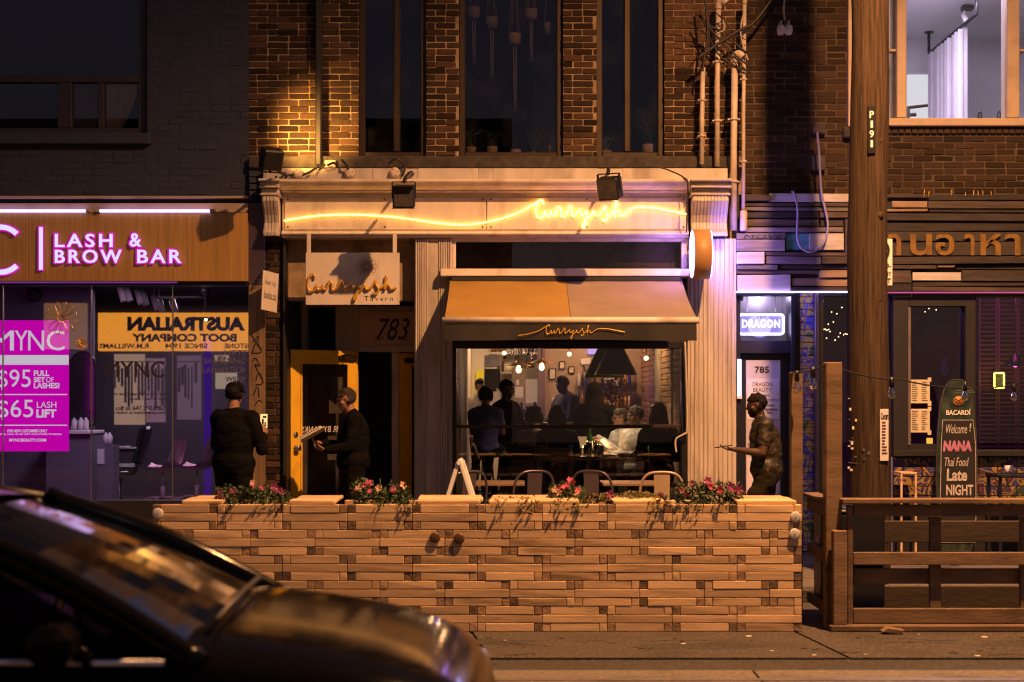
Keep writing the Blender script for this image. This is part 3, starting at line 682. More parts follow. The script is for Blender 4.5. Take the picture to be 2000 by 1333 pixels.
M_graf = graffiti('sprayed_brick'); gm = [MB().box(-.5,.5,-.5,.5,-.5,.5,.06).mesh('brick', M_graf)]
k = 0; z = .01
while z < sz(575): 
    me = MB().box(sx(1562,.05), sx(1590,.05), .045, .1, z, z+.062, .005); me.build('brick', M_graf, gp); z += .0672
MB().pb(1592, 1600, 571, 1078, -.01, .2, .004).build('pier_trim', mat('grey_plum_metal', (.16,.13,.16), .4, metal=.5), tb)
# windows of the bar
f = MB()
f.pb(1600.5, 1608, 571, 1078, .02, .3); f.pb(1608.2, 1752, 571, 578, .02, .3)
f.pb(1745, 1776, 571, 880, .0, .25, .004); f.pb(1776.2, 1886, 571, 598, .0, .25); f.pb(1886.2, 1906, 571, 880, .0, .25, .004); f.pb(1906.2, 2260, 571, 580, .0, .25); f.pb(1776.2, 1886, 868, 880, .0, .25)
f.pb(1745, 2260, 880.3, 892, -.08, .25, .006)
bw = f.build('window_frame', M_blackmatte, tb)
for a, b in ((1608.2,1655),(1657,1745)): MB().pb(a, b, 578.2, 1070, .10, .106).build('pane', M_glass, bw)
for a, b in ((1776.2,1886),(1906.2,2260)): MB().pb(a, b, 580.2, 868 if a < 1800 else 880, .10, .106).build('pane', M_glass, bw)
MB().pb(1774, 1779, 600, 870, -.012, .0).build('window_trim', mat('tarnished_trim', (.20,.16,.14), .5, metal=.4), bw)
M_graf2 = graffiti('shaded_sprayed_block', 4.2, [(0,(.03,.05,.03)),(.36,(.26,.16,.04)),(.44,(.04,.035,.16)),(.53,(.30,.19,.05)),(.585,(.05,.03,.06)),(.66,(.16,.03,.04))])  # darker copy of the sprayed colours, with the dim light painted in
st = MB().pb(1745, 2260, 892.3, 1081, .03, .25).build('stall_riser', M_blackmatte, tb)
for r_ in range(5):
    x = 1746-(r_ % 2)*18
    while x < 2020:
        MB().pb(max(x,1746), x+35, 894+r_*19, 911.5+r_*19, .018, .06, .004).build('block', M_graf2, st); x += 37
# bar interior
M_purp = mat('dark_plum_wall', (.10,.03,.09), .7, var=.2)
MB().box(sx(1600), XE, 3.4, 3.5, 0, 3.0).build('bar_back_wall', M_purp, tb)
MB().box(sx(1598), sx(1601), .31, 3.4, 0, 3.0).build('bar_side_wall', M_purp, tb)
MB().box(sx(1600), XE, .31, 3.5, -.05, .02).build('bar_floor', M_floor, tb); MB().box(sx(1600), XE, .31, 3.5, 2.95, 3.05).build('bar_ceiling', M_blackmatte, tb)
M_shut = mat('plum_louvre_paint', (.17,.05,.11), .5, var=.15)
for c0 in (1700, 1738, 1912, 1950, 1988, 2026):
    sh = MB().box(sx(c0,1.6), sx(c0+3,1.6), 1.6, 1.64, 1.0, 2.75).box(sx(c0+33,1.6), sx(c0+36,1.6), 1.6, 1.64, 1.0, 2.75).build('shutter_stile', M_shut, tb)
    for i in range(34):
        z = 1.02+i*.05
        m = MB(); m.box(sx(c0+3.2,1.6), sx(c0+32.8,1.6), -.022, .022, -.004, .004); T = Matrix.Translation((0,1.62,z)) @ Matrix.Rotation(R(-38),4,'X'); m.v = [tuple(T @ Vector(p)) for p in m.v]; m.build('louvre', M_shut, sh)
# ------------------------------------------------------------------ street: pole with lamp, fence, planter
Yp = -2.8; px_ = sx(1697, Yp)
pole = thing('utility_pole', 'tall weathered timber pole with number plate beside the fence', 'pole', (px_, Yp, 0))
shaft = MB(); pts = []; rr = []
for i in range(40):
    z = -.1+i*.235; pts.append((px_+.012*math.sin(z*1.7), Yp+.01*math.cos(z*2.1), z)); rr.append(.182-.0045*z+.003*math.sin(z*5))
shaft.tube(pts, rr, 22).build('shaft', M_pole, pole)
for (u, v) in ((1713,100),(1718,275),(1720,420),(1716,585)):
    MB().ell((sx(u,Yp-.15), Yp-.135, sz(v,Yp-.15)), (.03,.022,.035), 8, 6).build('knot', M_pole, pole)
pl = MB().pb(1695, 1710, 207, 300, Yp-.178, Yp-.13, .003).build('number_plate', M_black, pole)
for i, s in enumerate('P191'): txt(s, 1698.5 if s != '1' else 1700.5, 1707 if s != '1' else 1705, 217+i*19, 231+i*19, Yp-.182, M_white, pl, bold=.02, depth=.002)
for k in range(3): MB().tube([(px_+(.168)*math.cos(a), Yp+.168*math.sin(a), sz(820+k*42,Yp)) for a in [i*math.pi/10 for i in range(20)]], .004, 5, closed=True).build('staple_band', M_steel, pole)
for k in range(26):
    a = rnd.uniform(math.pi, 2*math.pi); z = sz(rnd.uniform(770,930), Yp); rd = .182-.0045*z
    MB().box(px_+rd*math.cos(a)-.012, px_+rd*math.cos(a)+.008, Yp+rd*math.sin(a)-.004, Yp+rd*math.sin(a)+.004, z, z+rnd.uniform(.004,.03)).build('staple', M_paper if k % 3 else M_steel, pole)
LX, LY, LZ = 3.3, -6.6, 8.7
MB().tube(spline([(px_, Yp-.1, 7.9), (px_, -4.2, 8.5), (px_+.1, -5.4, 8.9), (LX, LY+.25, 8.86)], 6), .035, 8).build('lamp_arm', M_steel, pole)
hd = MB().lathe([(.02,.16),(.13,.13),(.19,.05),(.2,0),(.18,-.01)], (LX,LY,LZ+.08), 18).build('lamp_head', M_steel, pole)
MB().ell((LX,LY,LZ+.065), (.15,.15,.05), 16, 8).build('lamp_lens', emis('sodium_lamp', (1,.48,.2), 160), hd)
sp = bpy.data.lights.new('street_lamp_light', 'SPOT'); sp.energy = 9000; sp.color = (1.0,.455,.165); sp.spot_size = R(156); sp.spot_blend = .7; sp.shadow_soft_size = .09
spo = bpy.data.objects.new('street_lamp_light', sp); col.objects.link(spo); spo.location = (LX-px_, LY-Yp, LZ-.02); spo.parent = pole
# parking sign and poster fixed to the pole
ps = thing('parking_sign', 'white no-parking sign half hidden behind the timber pole', 'sign', (px_+.15, -2.6, 2.8))
yb_ = -2.62
b = MB().pb(1690, 1743, 467, 558, yb_, yb_+.006, .002).build('plate', M_white, ps)
rg = MB(); c0 = Vector((sx(1716,yb_), yb_-.006, sz(490,yb_)))
rg.tube([c0+Vector((.088*math.cos(i*math.pi/16), 0, .098*math.sin(i*math.pi/16))) for i in range(32)], .009, 6, closed=True); rg.cyl(c0+Vector((-.06,0,.07)), c0+Vector((.06,0,-.07)), .008, n=6); rg.build('ring', M_ink, ps)
txt('PR', 1706, 1733, 480, 500, yb_-.004, M_ink, ps, bold=.02, depth=.002); txt('7:00-', 1712, 1741, 515, 524, yb_-.004, M_ink, ps, bold=.02, depth=.002)
txt('EXCEPT BY', 1696, 1741, 531, 540, yb_-.004, M_ink, ps, bold=.02, depth=.002); txt('PERMIT', 1700, 1740, 544, 554, yb_-.004, M_ink, ps, bold=.02, depth=.002)
po = thing('notice_board', 'narrow white printed notice nailed low on the timber pole', 'notice', (px_+.14, -2.95, 1.2))
Mn = Matrix.Translation((sx(1727,-2.97), -2.97, sz(850,-2.97))) @ Matrix.Rotation(R(28), 4, 'Z')
MB().box(-.045, .045, -.004, .004, -.22, .22, .002, Mn).build('board', M_white, po)
M_dkred = mat('plum_print', (.10,.02,.06), .6, var=0)
txt('Concert', -.04, .04, .13, .19, 0, M_ink, po, px=False, M=Mn @ Matrix.Translation((0,-.006,0)), bold=.03, depth=.001)
for i in range(11): MB().box(-.03, -.03+rnd.uniform(.03,.06), -.0065, -.005, .1-i*.026, .112-i*.026, 0, Mn).build('print_line', M_dkred, po)

# fence enclosure at right
fe = thing('timber_fence', 'stained pine patio fence with horizontal rails on the road', 'fence', (sx(1640,-4.9), -4.9, -.105))
RZ = -.104
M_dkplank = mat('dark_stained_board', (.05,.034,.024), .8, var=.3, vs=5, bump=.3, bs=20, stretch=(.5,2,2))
def fp(n, *a): return MB().pb(*a).build(n, M_fence, fe)
m = MB(); m.box(sx(1613,-4.9), sx(1645,-4.9), -4.9, -4.78, RZ, sz(708,-4.9), .006); m.build('post', M_fence, fe)
m = MB(); m.box(sx(1545,-4.1), sx(1568,-4.1), -4.1, -3.99, RZ, sz(727,-4.1), .006); m.build('post', M_fence, fe)
m = MB(); m.box(sx(1628,-5.02), sx(1655,-5.02), -5.02, -4.93, sz(1221.5,-5.02), sz(1037,-5.02), .005); m.build('post', M_fence, fe)
m = MB(); m.box(sx(1622,-5.03), sx(2100,-5.03), -5.03, -4.93, RZ, sz(1222,-5.03), .008); m.build('base_beam', M_fence, fe)
m = MB(); m.box(sx(1656,-4.98), sx(1666,-4.98), -4.98, -4.9, sz(1221.5,-4.98), sz(988,-4.98), .004); m.build('stile', M_fence, fe)
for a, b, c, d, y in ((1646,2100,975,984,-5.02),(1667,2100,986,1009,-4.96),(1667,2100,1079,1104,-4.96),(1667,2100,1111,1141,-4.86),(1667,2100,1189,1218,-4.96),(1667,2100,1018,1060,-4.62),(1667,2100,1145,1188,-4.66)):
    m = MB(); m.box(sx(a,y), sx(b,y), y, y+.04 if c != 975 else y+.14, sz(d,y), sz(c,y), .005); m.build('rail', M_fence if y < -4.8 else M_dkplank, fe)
for a in (1816, 1993): 
    m = MB(); m.box(sx(a,-4.9), sx(a+22,-4.9), -4.905, -4.865, sz(1188.5,-4.9), sz(1010,-4.9), .005); m.build('post', M_fence, fe)
    m = MB(); m.box(sx(a,-4.55), sx(a+22,-4.55), -4.55, -4.5, RZ, sz(1000,-4.55), .005); m.build('post', M_fence, fe)
xs = sx(1622,-4.95)      # side panel of rails running back
for z0, z1 in ((sz(984,-4.9), sz(976,-4.9)), (sz(1012,-4.9), sz(988,-4.9)), (sz(1103,-4.9), sz(1080,-4.9)), (sz(1205,-4.9), sz(1185,-4.9))):
    cap = z1 > sz(977,-4.9)
    m = MB(); m.box(xs-(.03 if cap else 0), xs+(.09 if cap else .035), -4.776, -3.98, z0, z1, .005); m.build('rail', M_fence, fe)
m = MB(); m.box(sx(1720,-5.1), sx(1720,-5.1)+.12, -5.16, -5.05, RZ, RZ+.03, .004); m.v = [(p[0]+(p[2]-RZ)*1.4, p[1], p[2]+(p[0]-sx(1720,-5.1))*-.14+.016) for p in m.v]
tag(m.build('timber_wedge', M_fence), 'small timber wedge lying against the fence base beam', 'wood scrap')
M_bin = mat('black_plastic_bin', (.012,.012,.016), .4, var=.15)
M_tagp = mat('pale_label_paper', (.45,.36,.45), .6, var=.05)
for i, (yy_, zz_, ll) in enumerate(((-4.72,.37,'upper front'),(-4.36,.37,'upper rear'),(-4.72,-.02,'lower front'),(-4.36,-.02,'lower rear'))):
    t_ = thing('storage_bin', 'black storage bin with pale label inside the fence end, '+ll+' of four', 'storage bin', (xs+.2, yy_+.15, zz_), 'black bins inside the fence end')
    MB().box(xs+.045, xs+.45, yy_, yy_+.33, zz_, zz_+.36, .015).build('body', M_bin, t_)
    MB().box(xs+.04, xs+.452, yy_-.005, yy_+.335, zz_+.362, zz_+.385, .006).build('lid', M_bin, t_)
    MB().box(xs+.040, xs+.045, yy_+.08, yy_+.2, zz_+.1, zz_+.15).build('label_tag', M_tagp, t_)
# festoon lights strung between the fence posts
fs = thing('string_light', 'festoon light cable with clear bulbs strung between the fence posts', 'string lights', (sx(1560,-4.3), -4.4, 2.1))
pa = Vector((sx(1548,-4.1), -4.1, sz(728,-4.1))); pb_ = Vector((sx(1616,-4.9), -4.9, sz(711,-4.9))); pc = Vector((sx(1760,-3.6), -3.6, sz(742,-3.6))); pd = Vector((sx(1990,-1.0), -1.0, sz(750,-1.0)))
def sag(a, b, s, n=14): return [a.lerp(b, i/n)-Vector((0,0,s*4*(i/n)*(1-i/n))) for i in range(n+1)]
cab = sag(pa, pb_, .02)+sag(pb_, pc, .03)[1:]+sag(pc, pd, .06)[1:]
MB().tube(cab, .006, 6).build('cable', M_cable, fs)
M_bulb = glass('bulb_glass', (.95,.93,1), .25)
for q_ in (pa.lerp(pb_,.13), pa.lerp(pb_,.6), pb_.lerp(pc,.86), pc.lerp(pd,.5), pc.lerp(pd,.95)):
    MB().cyl(q_+Vector((0,0,.005)), q_+Vector((0,0,-.075)), .017, .021, 10).build('socket', M_black, fs)
    bb = MB().lathe([(.014,0),(.018,-.01),(.032,-.04),(.035,-.06),(.025,-.085),(.001,-.095)], q_+Vector((0,0,-.075)), 12).build('bulb', M_bulb, fs)

# planter of staggered timber blocks
YP = -5.0; PX0, PX1 = sx(298,YP), sx(1566,YP); rh = .0614; ZB = -.104
pt = thing('timber_planter', 'long waist-high planter wall of staggered pine timber blocks', 'planter', ((PX0+PX1)/2, YP+.35, ZB))
core = MB().box(PX0+.02, PX1-.02, YP+.06, YP+.7, ZB, ZB+13*rh).build('core', M_endgrain, pt)
mw = (PX1-PX0)/10; eb = .058
pm = {}
def plank_mesh(kind, wd, seed):
    key = (kind, round(wd, 3), seed)
    if key not in pm:
        r = random.Random(hash(key) & 0xffff); b = MB().box(-wd/2, wd/2, -.037, .037, -rh/2+.0022, rh/2-.0022, .0028)
        b.v = [(p[0]+r.uniform(-.0008,.0008), p[1]+r.uniform(-.001,.001), p[2]+r.uniform(-.0007,.0007)) for p in b.v]
        pm[key] = b.mesh(kind, M_wood if kind == 'plank' else M_endgrain)
    return pm[key]
def piece(parent, x0, x1, row, dark):
    if x1-x0 < .02: return
    k = 'end_block' if dark else 'plank'; dy = rnd.uniform(-.0016,.0016)+(.001 if dark else 0)
    mesh_obj(k, plank_mesh(k, x1-x0-.0042, rnd.randrange(4)), parent, ((x0+x1)/2, YP+.03+dy, ZB+(row+.5)*rh), (0, rnd.uniform(-.0015,.0015), 0))
for c in range(5):
    off = 0 if c % 2 == 0 else -mw/2
    for k in range(11):
        x0 = PX0+off+k*mw; x1 = x0+mw
        x0, x1 = max(x0, PX0), min(x1, PX1)
        if x1-x0 < .03: continue
        blk = thing('timber_block', None, None, ((x0+x1)/2, YP, ZB+c*3*rh)); blk.parent = pt; blk.location = Vector(((x0+x1)/2, YP, ZB+c*3*rh))-Vector(pt.location)
        for r_ in (0, 1, 2):
            row = c*3+r_
            if r_ == 1: piece(blk, x0, x1, row, False)
            else:
                piece(blk, x0, x0+eb, row, rnd.random() < .72); piece(blk, x0+eb, x1-eb, row, False); piece(blk, x1-eb, x1, row, rnd.random() < .72)
zt_ = ZB+15*rh
for a, b in ((352,430),(565,652),(812,940),(958,1045),(1046,1130),(1198,1300),(1438,1556)):
    for j in range(3):
        m = MB(); m.box(sx(a+rnd.uniform(-3,3),YP), sx(b+rnd.uniform(-3,3),YP), YP+.005+j*.23, YP+.22+j*.23, zt_+.002, zt_+.024+rnd.uniform(0,.006), .005); m.build('cap_board', M_wood, pt)
MB().box(PX0+.1, PX1-.1, YP+.08, YP+.66, ZB+.1, zt_-.05).build('soil', mat('potting_soil', (.02,.015,.01), .95, var=.4, vs=30, bump=1, bs=60), pt)
for a, b in ((431,565),(653,811),(1131,1197),(1301,1437)):
    m = MB(); m.box(sx(a,YP)+.01, sx(b,YP)-.01, YP+.62, YP+.69, ZB, zt_-.01, .005); m.build('back_board', M_wood, pt)
M_refl = mat('white_plastic_disc', (.62,.60,.58), .4, var=.1)
M_refl_d = mat('amber_plastic_disc', (.10,.05,.025), .4, var=.1)
for u, v, mm in ((309,1003,M_refl),(1553,1010,M_refl),(1551,1043,M_refl),(850,1050,M_refl_d),(897,1052,M_refl_d)):
    Rm = Matrix.Rotation(R(90), 4, 'X')
    d_ = MB().lathe([(.036,0),(.040,.006),(.038,.012),(.03,.014),(.012,.016),(.001,.016)], (sx(u,YP), YP-.012, sz(v,YP)), 20, Rm).build('reflector', mm, pt)
    MB().cyl((sx(u,YP), YP-.031, sz(v,YP)), (sx(u,YP), YP-.026, sz(v,YP)), .004, n=6).build('screw', M_ink, d_)

# flowering plants in the planter
def leaves(mb, c, rad, n, size, seed, flat=.4):
    r = random.Random(seed)
    for _ in range(n):
        a = r.uniform(0, 2*math.pi); u = r.uniform(-1, 1); rho = r.random()**.45; s_ = math.sqrt(1-u*u)
        p = Vector((c[0]+rad[0]*rho*s_*math.cos(a), c[1]+rad[1]*rho*s_*math.sin(a), c[2]+rad[2]*rho*u))
        d = Vector((r.gauss(0,1), r.gauss(0,1), r.gauss(.3,.7))).normalized(); e = d.orthogonal().normalized()
        e.rotate(Matrix.Rotation(r.uniform(0,6.3), 3, d)); f = d.cross(e); z_ = size*r.uniform(.6,1.3)
        mb.add([p-e*z_, p+f*z_*flat, p+e*z_, p-f*z_*flat+d*z_*.15], [(0,1,2),(0,2,3)])
def blossom_mesh(m, seed):
    r = random.Random(seed); b = MB(); n = 5
    for k in range(n):
        a = 2*math.pi*k/n+r.uniform(-.1,.1); da = .62
        b.add([(0,0,0), (.6*math.cos(a-da), .6*math.sin(a-da), .25), (math.cos(a-.3), math.sin(a-.3), .32), (1.05*math.cos(a), 1.05*math.sin(a), .22), (math.cos(a+.3), math.sin(a+.3), .32), (.6*math.cos(a+da), .6*math.sin(a+da), .25)], [(0,1,2,3),(0,3,4,5)])
    return b.mesh('blossom', m)
BL = {m.name: [blossom_mesh(m, i) for i in range(3)] for m in (M_pink, M_peach, M_magpet)}
def flower(name, label, px0, px1, py, cols, n, seed, Y=-4.7, m=None, cat='flowers', top=None):
    x0, x1 = sx(px0,Y), sx(px1,Y); zc = zt_; zt2 = sz(py, Y); hgt = zt2-zc
    t = thing(name, label, cat, ((x0+x1)/2, Y, zc-.06), 'planting in the timber planter')
    l = MB(); r = random.Random(seed)
    for k in range(5):
        cxx = x0+(x1-x0)*(k+.5)/5+r.uniform(-.03,.03); hh = hgt*r.uniform(.35,.62)
        leaves(l, (cxx, Y-r.uniform(0,.08), zc+hh*.6), ((x1-x0)*.17, .15, hh), 210, .019, seed*10+k)
    for k in range(3): leaves(l, (r.uniform(x0,x1), YP+.01, zc-.01), (.07, .05, .07), 60, .016, seed*20+k)
    for _ in range(60):      # trailing over the front edge
        pass
    o = l.build('foliage', m or M_leaf, t)
    s_ = MB()
    for i in range(9):
        u = r.uniform(x0, x1); s_.tube(spline([((x0+x1)/2+(u-(x0+x1)/2)*.3, Y, zc-.05), (u, Y-.03, zc+hgt*r.uniform(.4,.9))], 3), .004, 5)
    s_.build('stem', M_leaf, t)
    for i in range(int(n*.75)):
        u = r.uniform(x0, x1); e = 1-abs((u-(x0+x1)/2)/((x1-x0)/2))**2*.5
        mm = r.choice(cols); p = (u, Y-.12+r.uniform(-.06,.05), zc+hgt*r.uniform(.45,1.0)*e)
        s2 = r.uniform(.02,.033)
        mesh_obj('blossom', r.choice(BL[mm.name]), t, p, (R(70)+r.uniform(-.5,.5), r.uniform(-.5,.5), r.uniform(-.6,.6)), (s2,s2,s2))
flower('petunia_plant', 'dark magenta petunias at the planter end below the man with a phone', 436, 560, 940, [M_magpet, M_magpet, M_pink, M_peach], 12, 1)
flower('petunia_plant', 'pink and pale petunias in front of the man reading at the yellow door', 684, 800, 930, [M_pink, M_pink, M_magpet, M_peach], 13, 2)
flower('petunia_plant', 'pink and peach petunias between the two metal chairs', 1078, 1135, 935, [M_pink, M_pink, M_peach], 12, 3, Y=-4.55)
flower('bedding_plant', 'low olive-leaved bedding plant below the wooden cafe table', 1150, 1300, 955, [M_magpet], 3, 4, m=M_leaf_o, Y=-4.6, cat='plant')
flower('petunia_plant', 'deep pink petunias at the planter end by the walking man', 1322, 1446, 933, [M_magpet, M_pink, M_magpet], 15, 5)
flower('bedding_plant', 'low trailing greenery in the middle of the planter near the folding sign', 955, 1075, 972, [M_peach], 2, 6, m=M_leaf_o, Y=-4.6, cat='plant')

# ------------------------------------------------------------------ shop fittings of the restaurant
Z2 = 5.263
def zp(l, x0, y0, f): return [(x0+a/f, y0+b/f) for a, b in l]
SW_L = zp([(285,615),(400,595),(560,577),(750,570),(900,573),(1050,583),(1200,600),(1350,622),(1480,638),(1600,645),(1700,640),(1780,628),(1904,600)], 480, 270, 3.808)
SC = lambda l: zp(l, 1000, 360, Z2)
STROKES = [SC([(80,290),(160,245),(230,205),(270,178),(295,163),(316,172),(322,202)]),
  SC([(290,168),(262,198),(247,240),(243,290),(255,330),(280,347),(308,340),(328,318),(345,275),(346,310),(362,332),(385,322),(400,298),(408,272),(409,312),(426,331),(447,308),(466,262),(472,238),(486,238),(503,262),(504,288),(500,316),(516,336),(546,318),(575,275),(590,235),(604,228),(616,256),(612,300),(626,331),(652,318),(682,283),(704,262),(706,300),(726,320),(755,300),(776,268)]),
  SC([(776,268),(768,335),(757,398),(741,446),(727,440),(736,400),(766,358),(806,325),(832,290),(842,272),(850,310),(870,326),(893,316),(922,286),(946,244),(960,230),(956,260),(974,298),(986,338),(966,374),(940,377),(934,358)]),
  SC([(978,325),(1018,305),(1048,268),(1070,215),(1076,184),(1066,182),(1058,240),(1048,332),(1066,292),(1094,274),(1106,300),(1116,324),(1144,320),(1190,285),(1240,250),(1310,238),(1400,240),(1500,250),(1600,270),(1700,290),(1793,308)])]
ns = thing('neon_sign', 'orange neon script sign with long swashes on the cream fascia', 'neon sign', (0, -.1, sz(420)))
M_neon = emis('orange_neon', (1.0,.40,.06), 15)
yn = -.088
tubes = [SW_L+STROKES[0]]+STROKES[1:]
for st in tubes: MB().tube([(p.x, p.y, p.z) for p in spline([(sx(a,yn), yn, sz(b,yn)) for a, b in st], 4)], .0068, 7).build('neon_tube', M_neon, ns)
for st in tubes:
    for k in range(2, len(st), 7): MB().cyl((sx(st[k][0],yn), -.066, sz(st[k][1],yn)), (sx(st[k][0],yn), yn+.006, sz(st[k][1],yn)), .005, n=6).build('stand_off', M_white, ns)
def script(parent, X0_, X1_, Z0_, Z1_, Y, r, m, swl=None, swr=True, flat=1.0, M=None):
    """the same handwriting drawn inside a rectangle in metres"""
    ss_ = [list(s_) for s_ in STROKES]
    if not swr: ss_[3] = ss_[3][:13]+[SC([(1175,300)])[0]]; ss_[0] = ss_[0][3:]
    al = [p for s_ in ss_ for p in s_]; a0 = min(p[0] for p in al); a1 = max(p[0] for p in al); b0 = min(p[1] for p in al); b1 = max(p[1] for p in al)
    for s_ in ss_:
        pts = [Vector((X0_+(X1_-X0_)*(a-a0)/(a1-a0), Y, Z1_-(Z1_-Z0_)*(b-b0)/(b1-b0))) for a, b in s_]
        if swl and s_ is ss_[0]: pts = [Vector(p) for p in swl]+pts
        mb = MB().tube(spline(pts, 4), r, 6); mb.v = [(p[0], Y+(p[1]-Y)*flat, p[2]) for p in mb.v]
        mb.build('script_stroke', m, parent)
# hanging tavern sign
ts = thing('hanging_sign', 'cream hanging board with raised gold script and lotus over the entry', 'sign', (sx(688,-.28), -.28, sz(596,-.28)))
yt = -.30
MB().pb(597, 780, 494, 596, yt, yt+.03, .003).build('board', M_cream, ts)
for u in (603, 771): MB().pb(u-4, u+4, 456, 494, yt+.008, yt+.02, .002).build('strap', M_cream, ts)
script(ts, sx(601,yt), sx(775,yt), sz(587,yt), sz(537,yt), yt-.028, .0125, M_gold, swr=False)
txt('Tavern', 712, 767, 579, 588, yt-.002, M_ink, ts, spacing=1.5, depth=.001)
lo = MB(); lc = (sx(716,yt), sz(521,yt))
for k in range(12):
    a = k*math.pi/6
    for r0, r1 in ((.075,.028),(.05,.024),(.028,.016)):
        c_ = (lc[0]+r0*math.cos(a), lc[1]+r0*math.sin(a)); lo.tube([(c_[0]+r1*math.cos(b_*.7), yt-.001, c_[1]+r1*math.sin(b_*.7)) for b_ in range(9)], .0018, 4, closed=True)
lo.build('lotus_emblem', mat('bronze_print', (.30,.17,.09), .5), ts)
# small blade sign at the left end
hs = thing('blade_sign', 'small cream board hanging at an angle beside the bronze post', 'sign', (sx(527,-.2), -.2, sz(612,-.2)))
Mb = Matrix.Translation((sx(527,-.25), -.25, sz(570,-.25))) @ Matrix.Rotation(R(62), 4, 'Z') @ Matrix.Rotation(R(5), 4, 'Y')
MB().box(-.13, .13, -.006, .006, -.2, .2, .002, Mb).build('board', M_cream, hs)
txt('hair by', -.09, .09, .05, .11, 0, M_ink, hs, px=False, M=Mb @ Matrix.Translation((0,-.008,0)), depth=0); txt('banks.co', -.1, .1, -.08, 0, 0, M_ink, hs, px=False, M=Mb @ Matrix.Translation((0,-.008,0)), depth=0)
br = MB(); br.tube(spline([(sx(522,-.1), .06, sz(520)), (sx(524,-.2), -.15, sz(517)), (sx(530,-.25), -.3, sz(522))], 4), .008, 6)
for k in range(5): br.tube([(sx(521+k*2.4,-.2)+.015*math.cos(a*.7), -.1-k*.04, sz(522)+.02*math.sin(a*.7)) for a in range(9)], .004, 5, closed=True)
br.build('bracket', M_black, hs)
# round double-sided light box
rl = thing('round_light_box', 'round glowing blade sign with tan rim on the pilaster', 'sign', (sx(1375,-.3), -.3, sz(497)))
Rx = Matrix.Rotation(R(90), 4, 'Y'); xc0, xc1 = sx(1352,-.36), sx(1386,-.36); zc_ = sz(497,-.36)
M_rim = mat('tan_veneer_rim', (.42,.24,.09), .5, var=.15, vs=4)
MB().lathe([(.243,0),(.250,.004),(.250,xc1-xc0-.004),(.243,xc1-xc0)], (xc0,-.36,zc_), 40, Rx).build('rim', M_rim, rl)
M_lbox = emis('lavender_light_box', (.45,.25,1.0), 15)
MB().lathe([(.001,0),(.238,0),(.238,-.004),(.001,-.006)], (xc0-.001,-.36,zc_), 36, Rx).build('face', M_lbox, rl)
MB().lathe([(.238,0),(.238,.004),(.001,.006)], (xc1+.001,-.36,zc_), 36, Rx).build('face', emis('lavender_light_box_rear', (.36,.22,1.0), 34), rl)
MB().box((xc0+xc1)/2-.02, (xc0+xc1)/2+.02, -.12, -.0, zc_-.03, zc_+.03, .004).build('bracket', M_black, rl)
# awning
V0 = lambda a, b, c: Vector((a, b, c))
aw = thing('awning', 'ochre and tan canvas awning with charcoal valance over the window', 'awning', (sx(1100), -.7, 2.1))
ya, yb2 = -.14, -1.45; za, zb = sz(549,ya), sz(620,yb2); XA, XB, XS = sx(879,ya), sx(1332,ya), sx(1106,ya)
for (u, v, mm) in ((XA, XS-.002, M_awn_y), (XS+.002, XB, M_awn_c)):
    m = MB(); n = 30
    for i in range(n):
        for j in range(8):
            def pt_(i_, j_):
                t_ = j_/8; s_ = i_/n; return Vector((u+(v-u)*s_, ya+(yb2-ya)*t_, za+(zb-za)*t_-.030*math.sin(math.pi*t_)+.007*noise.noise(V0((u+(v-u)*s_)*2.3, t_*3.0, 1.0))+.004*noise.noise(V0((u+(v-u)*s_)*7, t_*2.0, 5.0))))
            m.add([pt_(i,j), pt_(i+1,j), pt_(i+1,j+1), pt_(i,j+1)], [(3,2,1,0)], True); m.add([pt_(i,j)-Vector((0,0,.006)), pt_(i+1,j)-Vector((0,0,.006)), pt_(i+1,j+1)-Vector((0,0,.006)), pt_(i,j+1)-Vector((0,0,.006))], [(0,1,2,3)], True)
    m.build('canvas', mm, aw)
MB().tube([(XA-.02, yb2-.02, zb-.03), (XB+.02, yb2-.02, zb-.03)], .032, 12).build('front_bar', M_cream, aw)
MB().box(XA, XB, ya-.02, .04, za-.02, za+.06, .02).build('roller_case', M_blackmatte, aw)
m = MB(); n = 60; zv0, zv1 = sz(632,yb2), sz(665,yb2)
for i in range(n):
    x0, x1 = XA+(XB-XA)*i/n, XA+(XB-XA)*(i+1)/n; f_ = lambda x, t_: yb2-.03+.010*t_*math.sin(x*7)+.006*t_*math.sin(x*17)
    m.add([(x0,f_(x0,0),zv0),(x1,f_(x1,0),zv0),(x1,f_(x1,1),zv1+.006*math.sin(x1*3)),(x0,f_(x0,1),zv1+.006*math.sin(x0*3))], [(3,2,1,0)], True)
m.build('valance', M_valance, aw)
yv = yb2-.048
script(aw, sx(1050,yv), sx(1221,yv), sz(662.5,yv), sz(635,yv), yv, .0042, M_gold, swl=[(sx(1011,yv),yv,sz(656,yv)),(sx(1030,yv),yv,sz(653,yv))], flat=.4)
for u in (XA+.25, XB-.25): MB().tube([(u, -.05, za-.1), (u+(.28 if u < .5 else -.28), -.75, za-.28), (u, yb2+.02, zb-.04)], .02, 8).build('arm', M_black, aw)
for k in range(22):
    u = XA+.05+(XB-XA-.1)*k/21
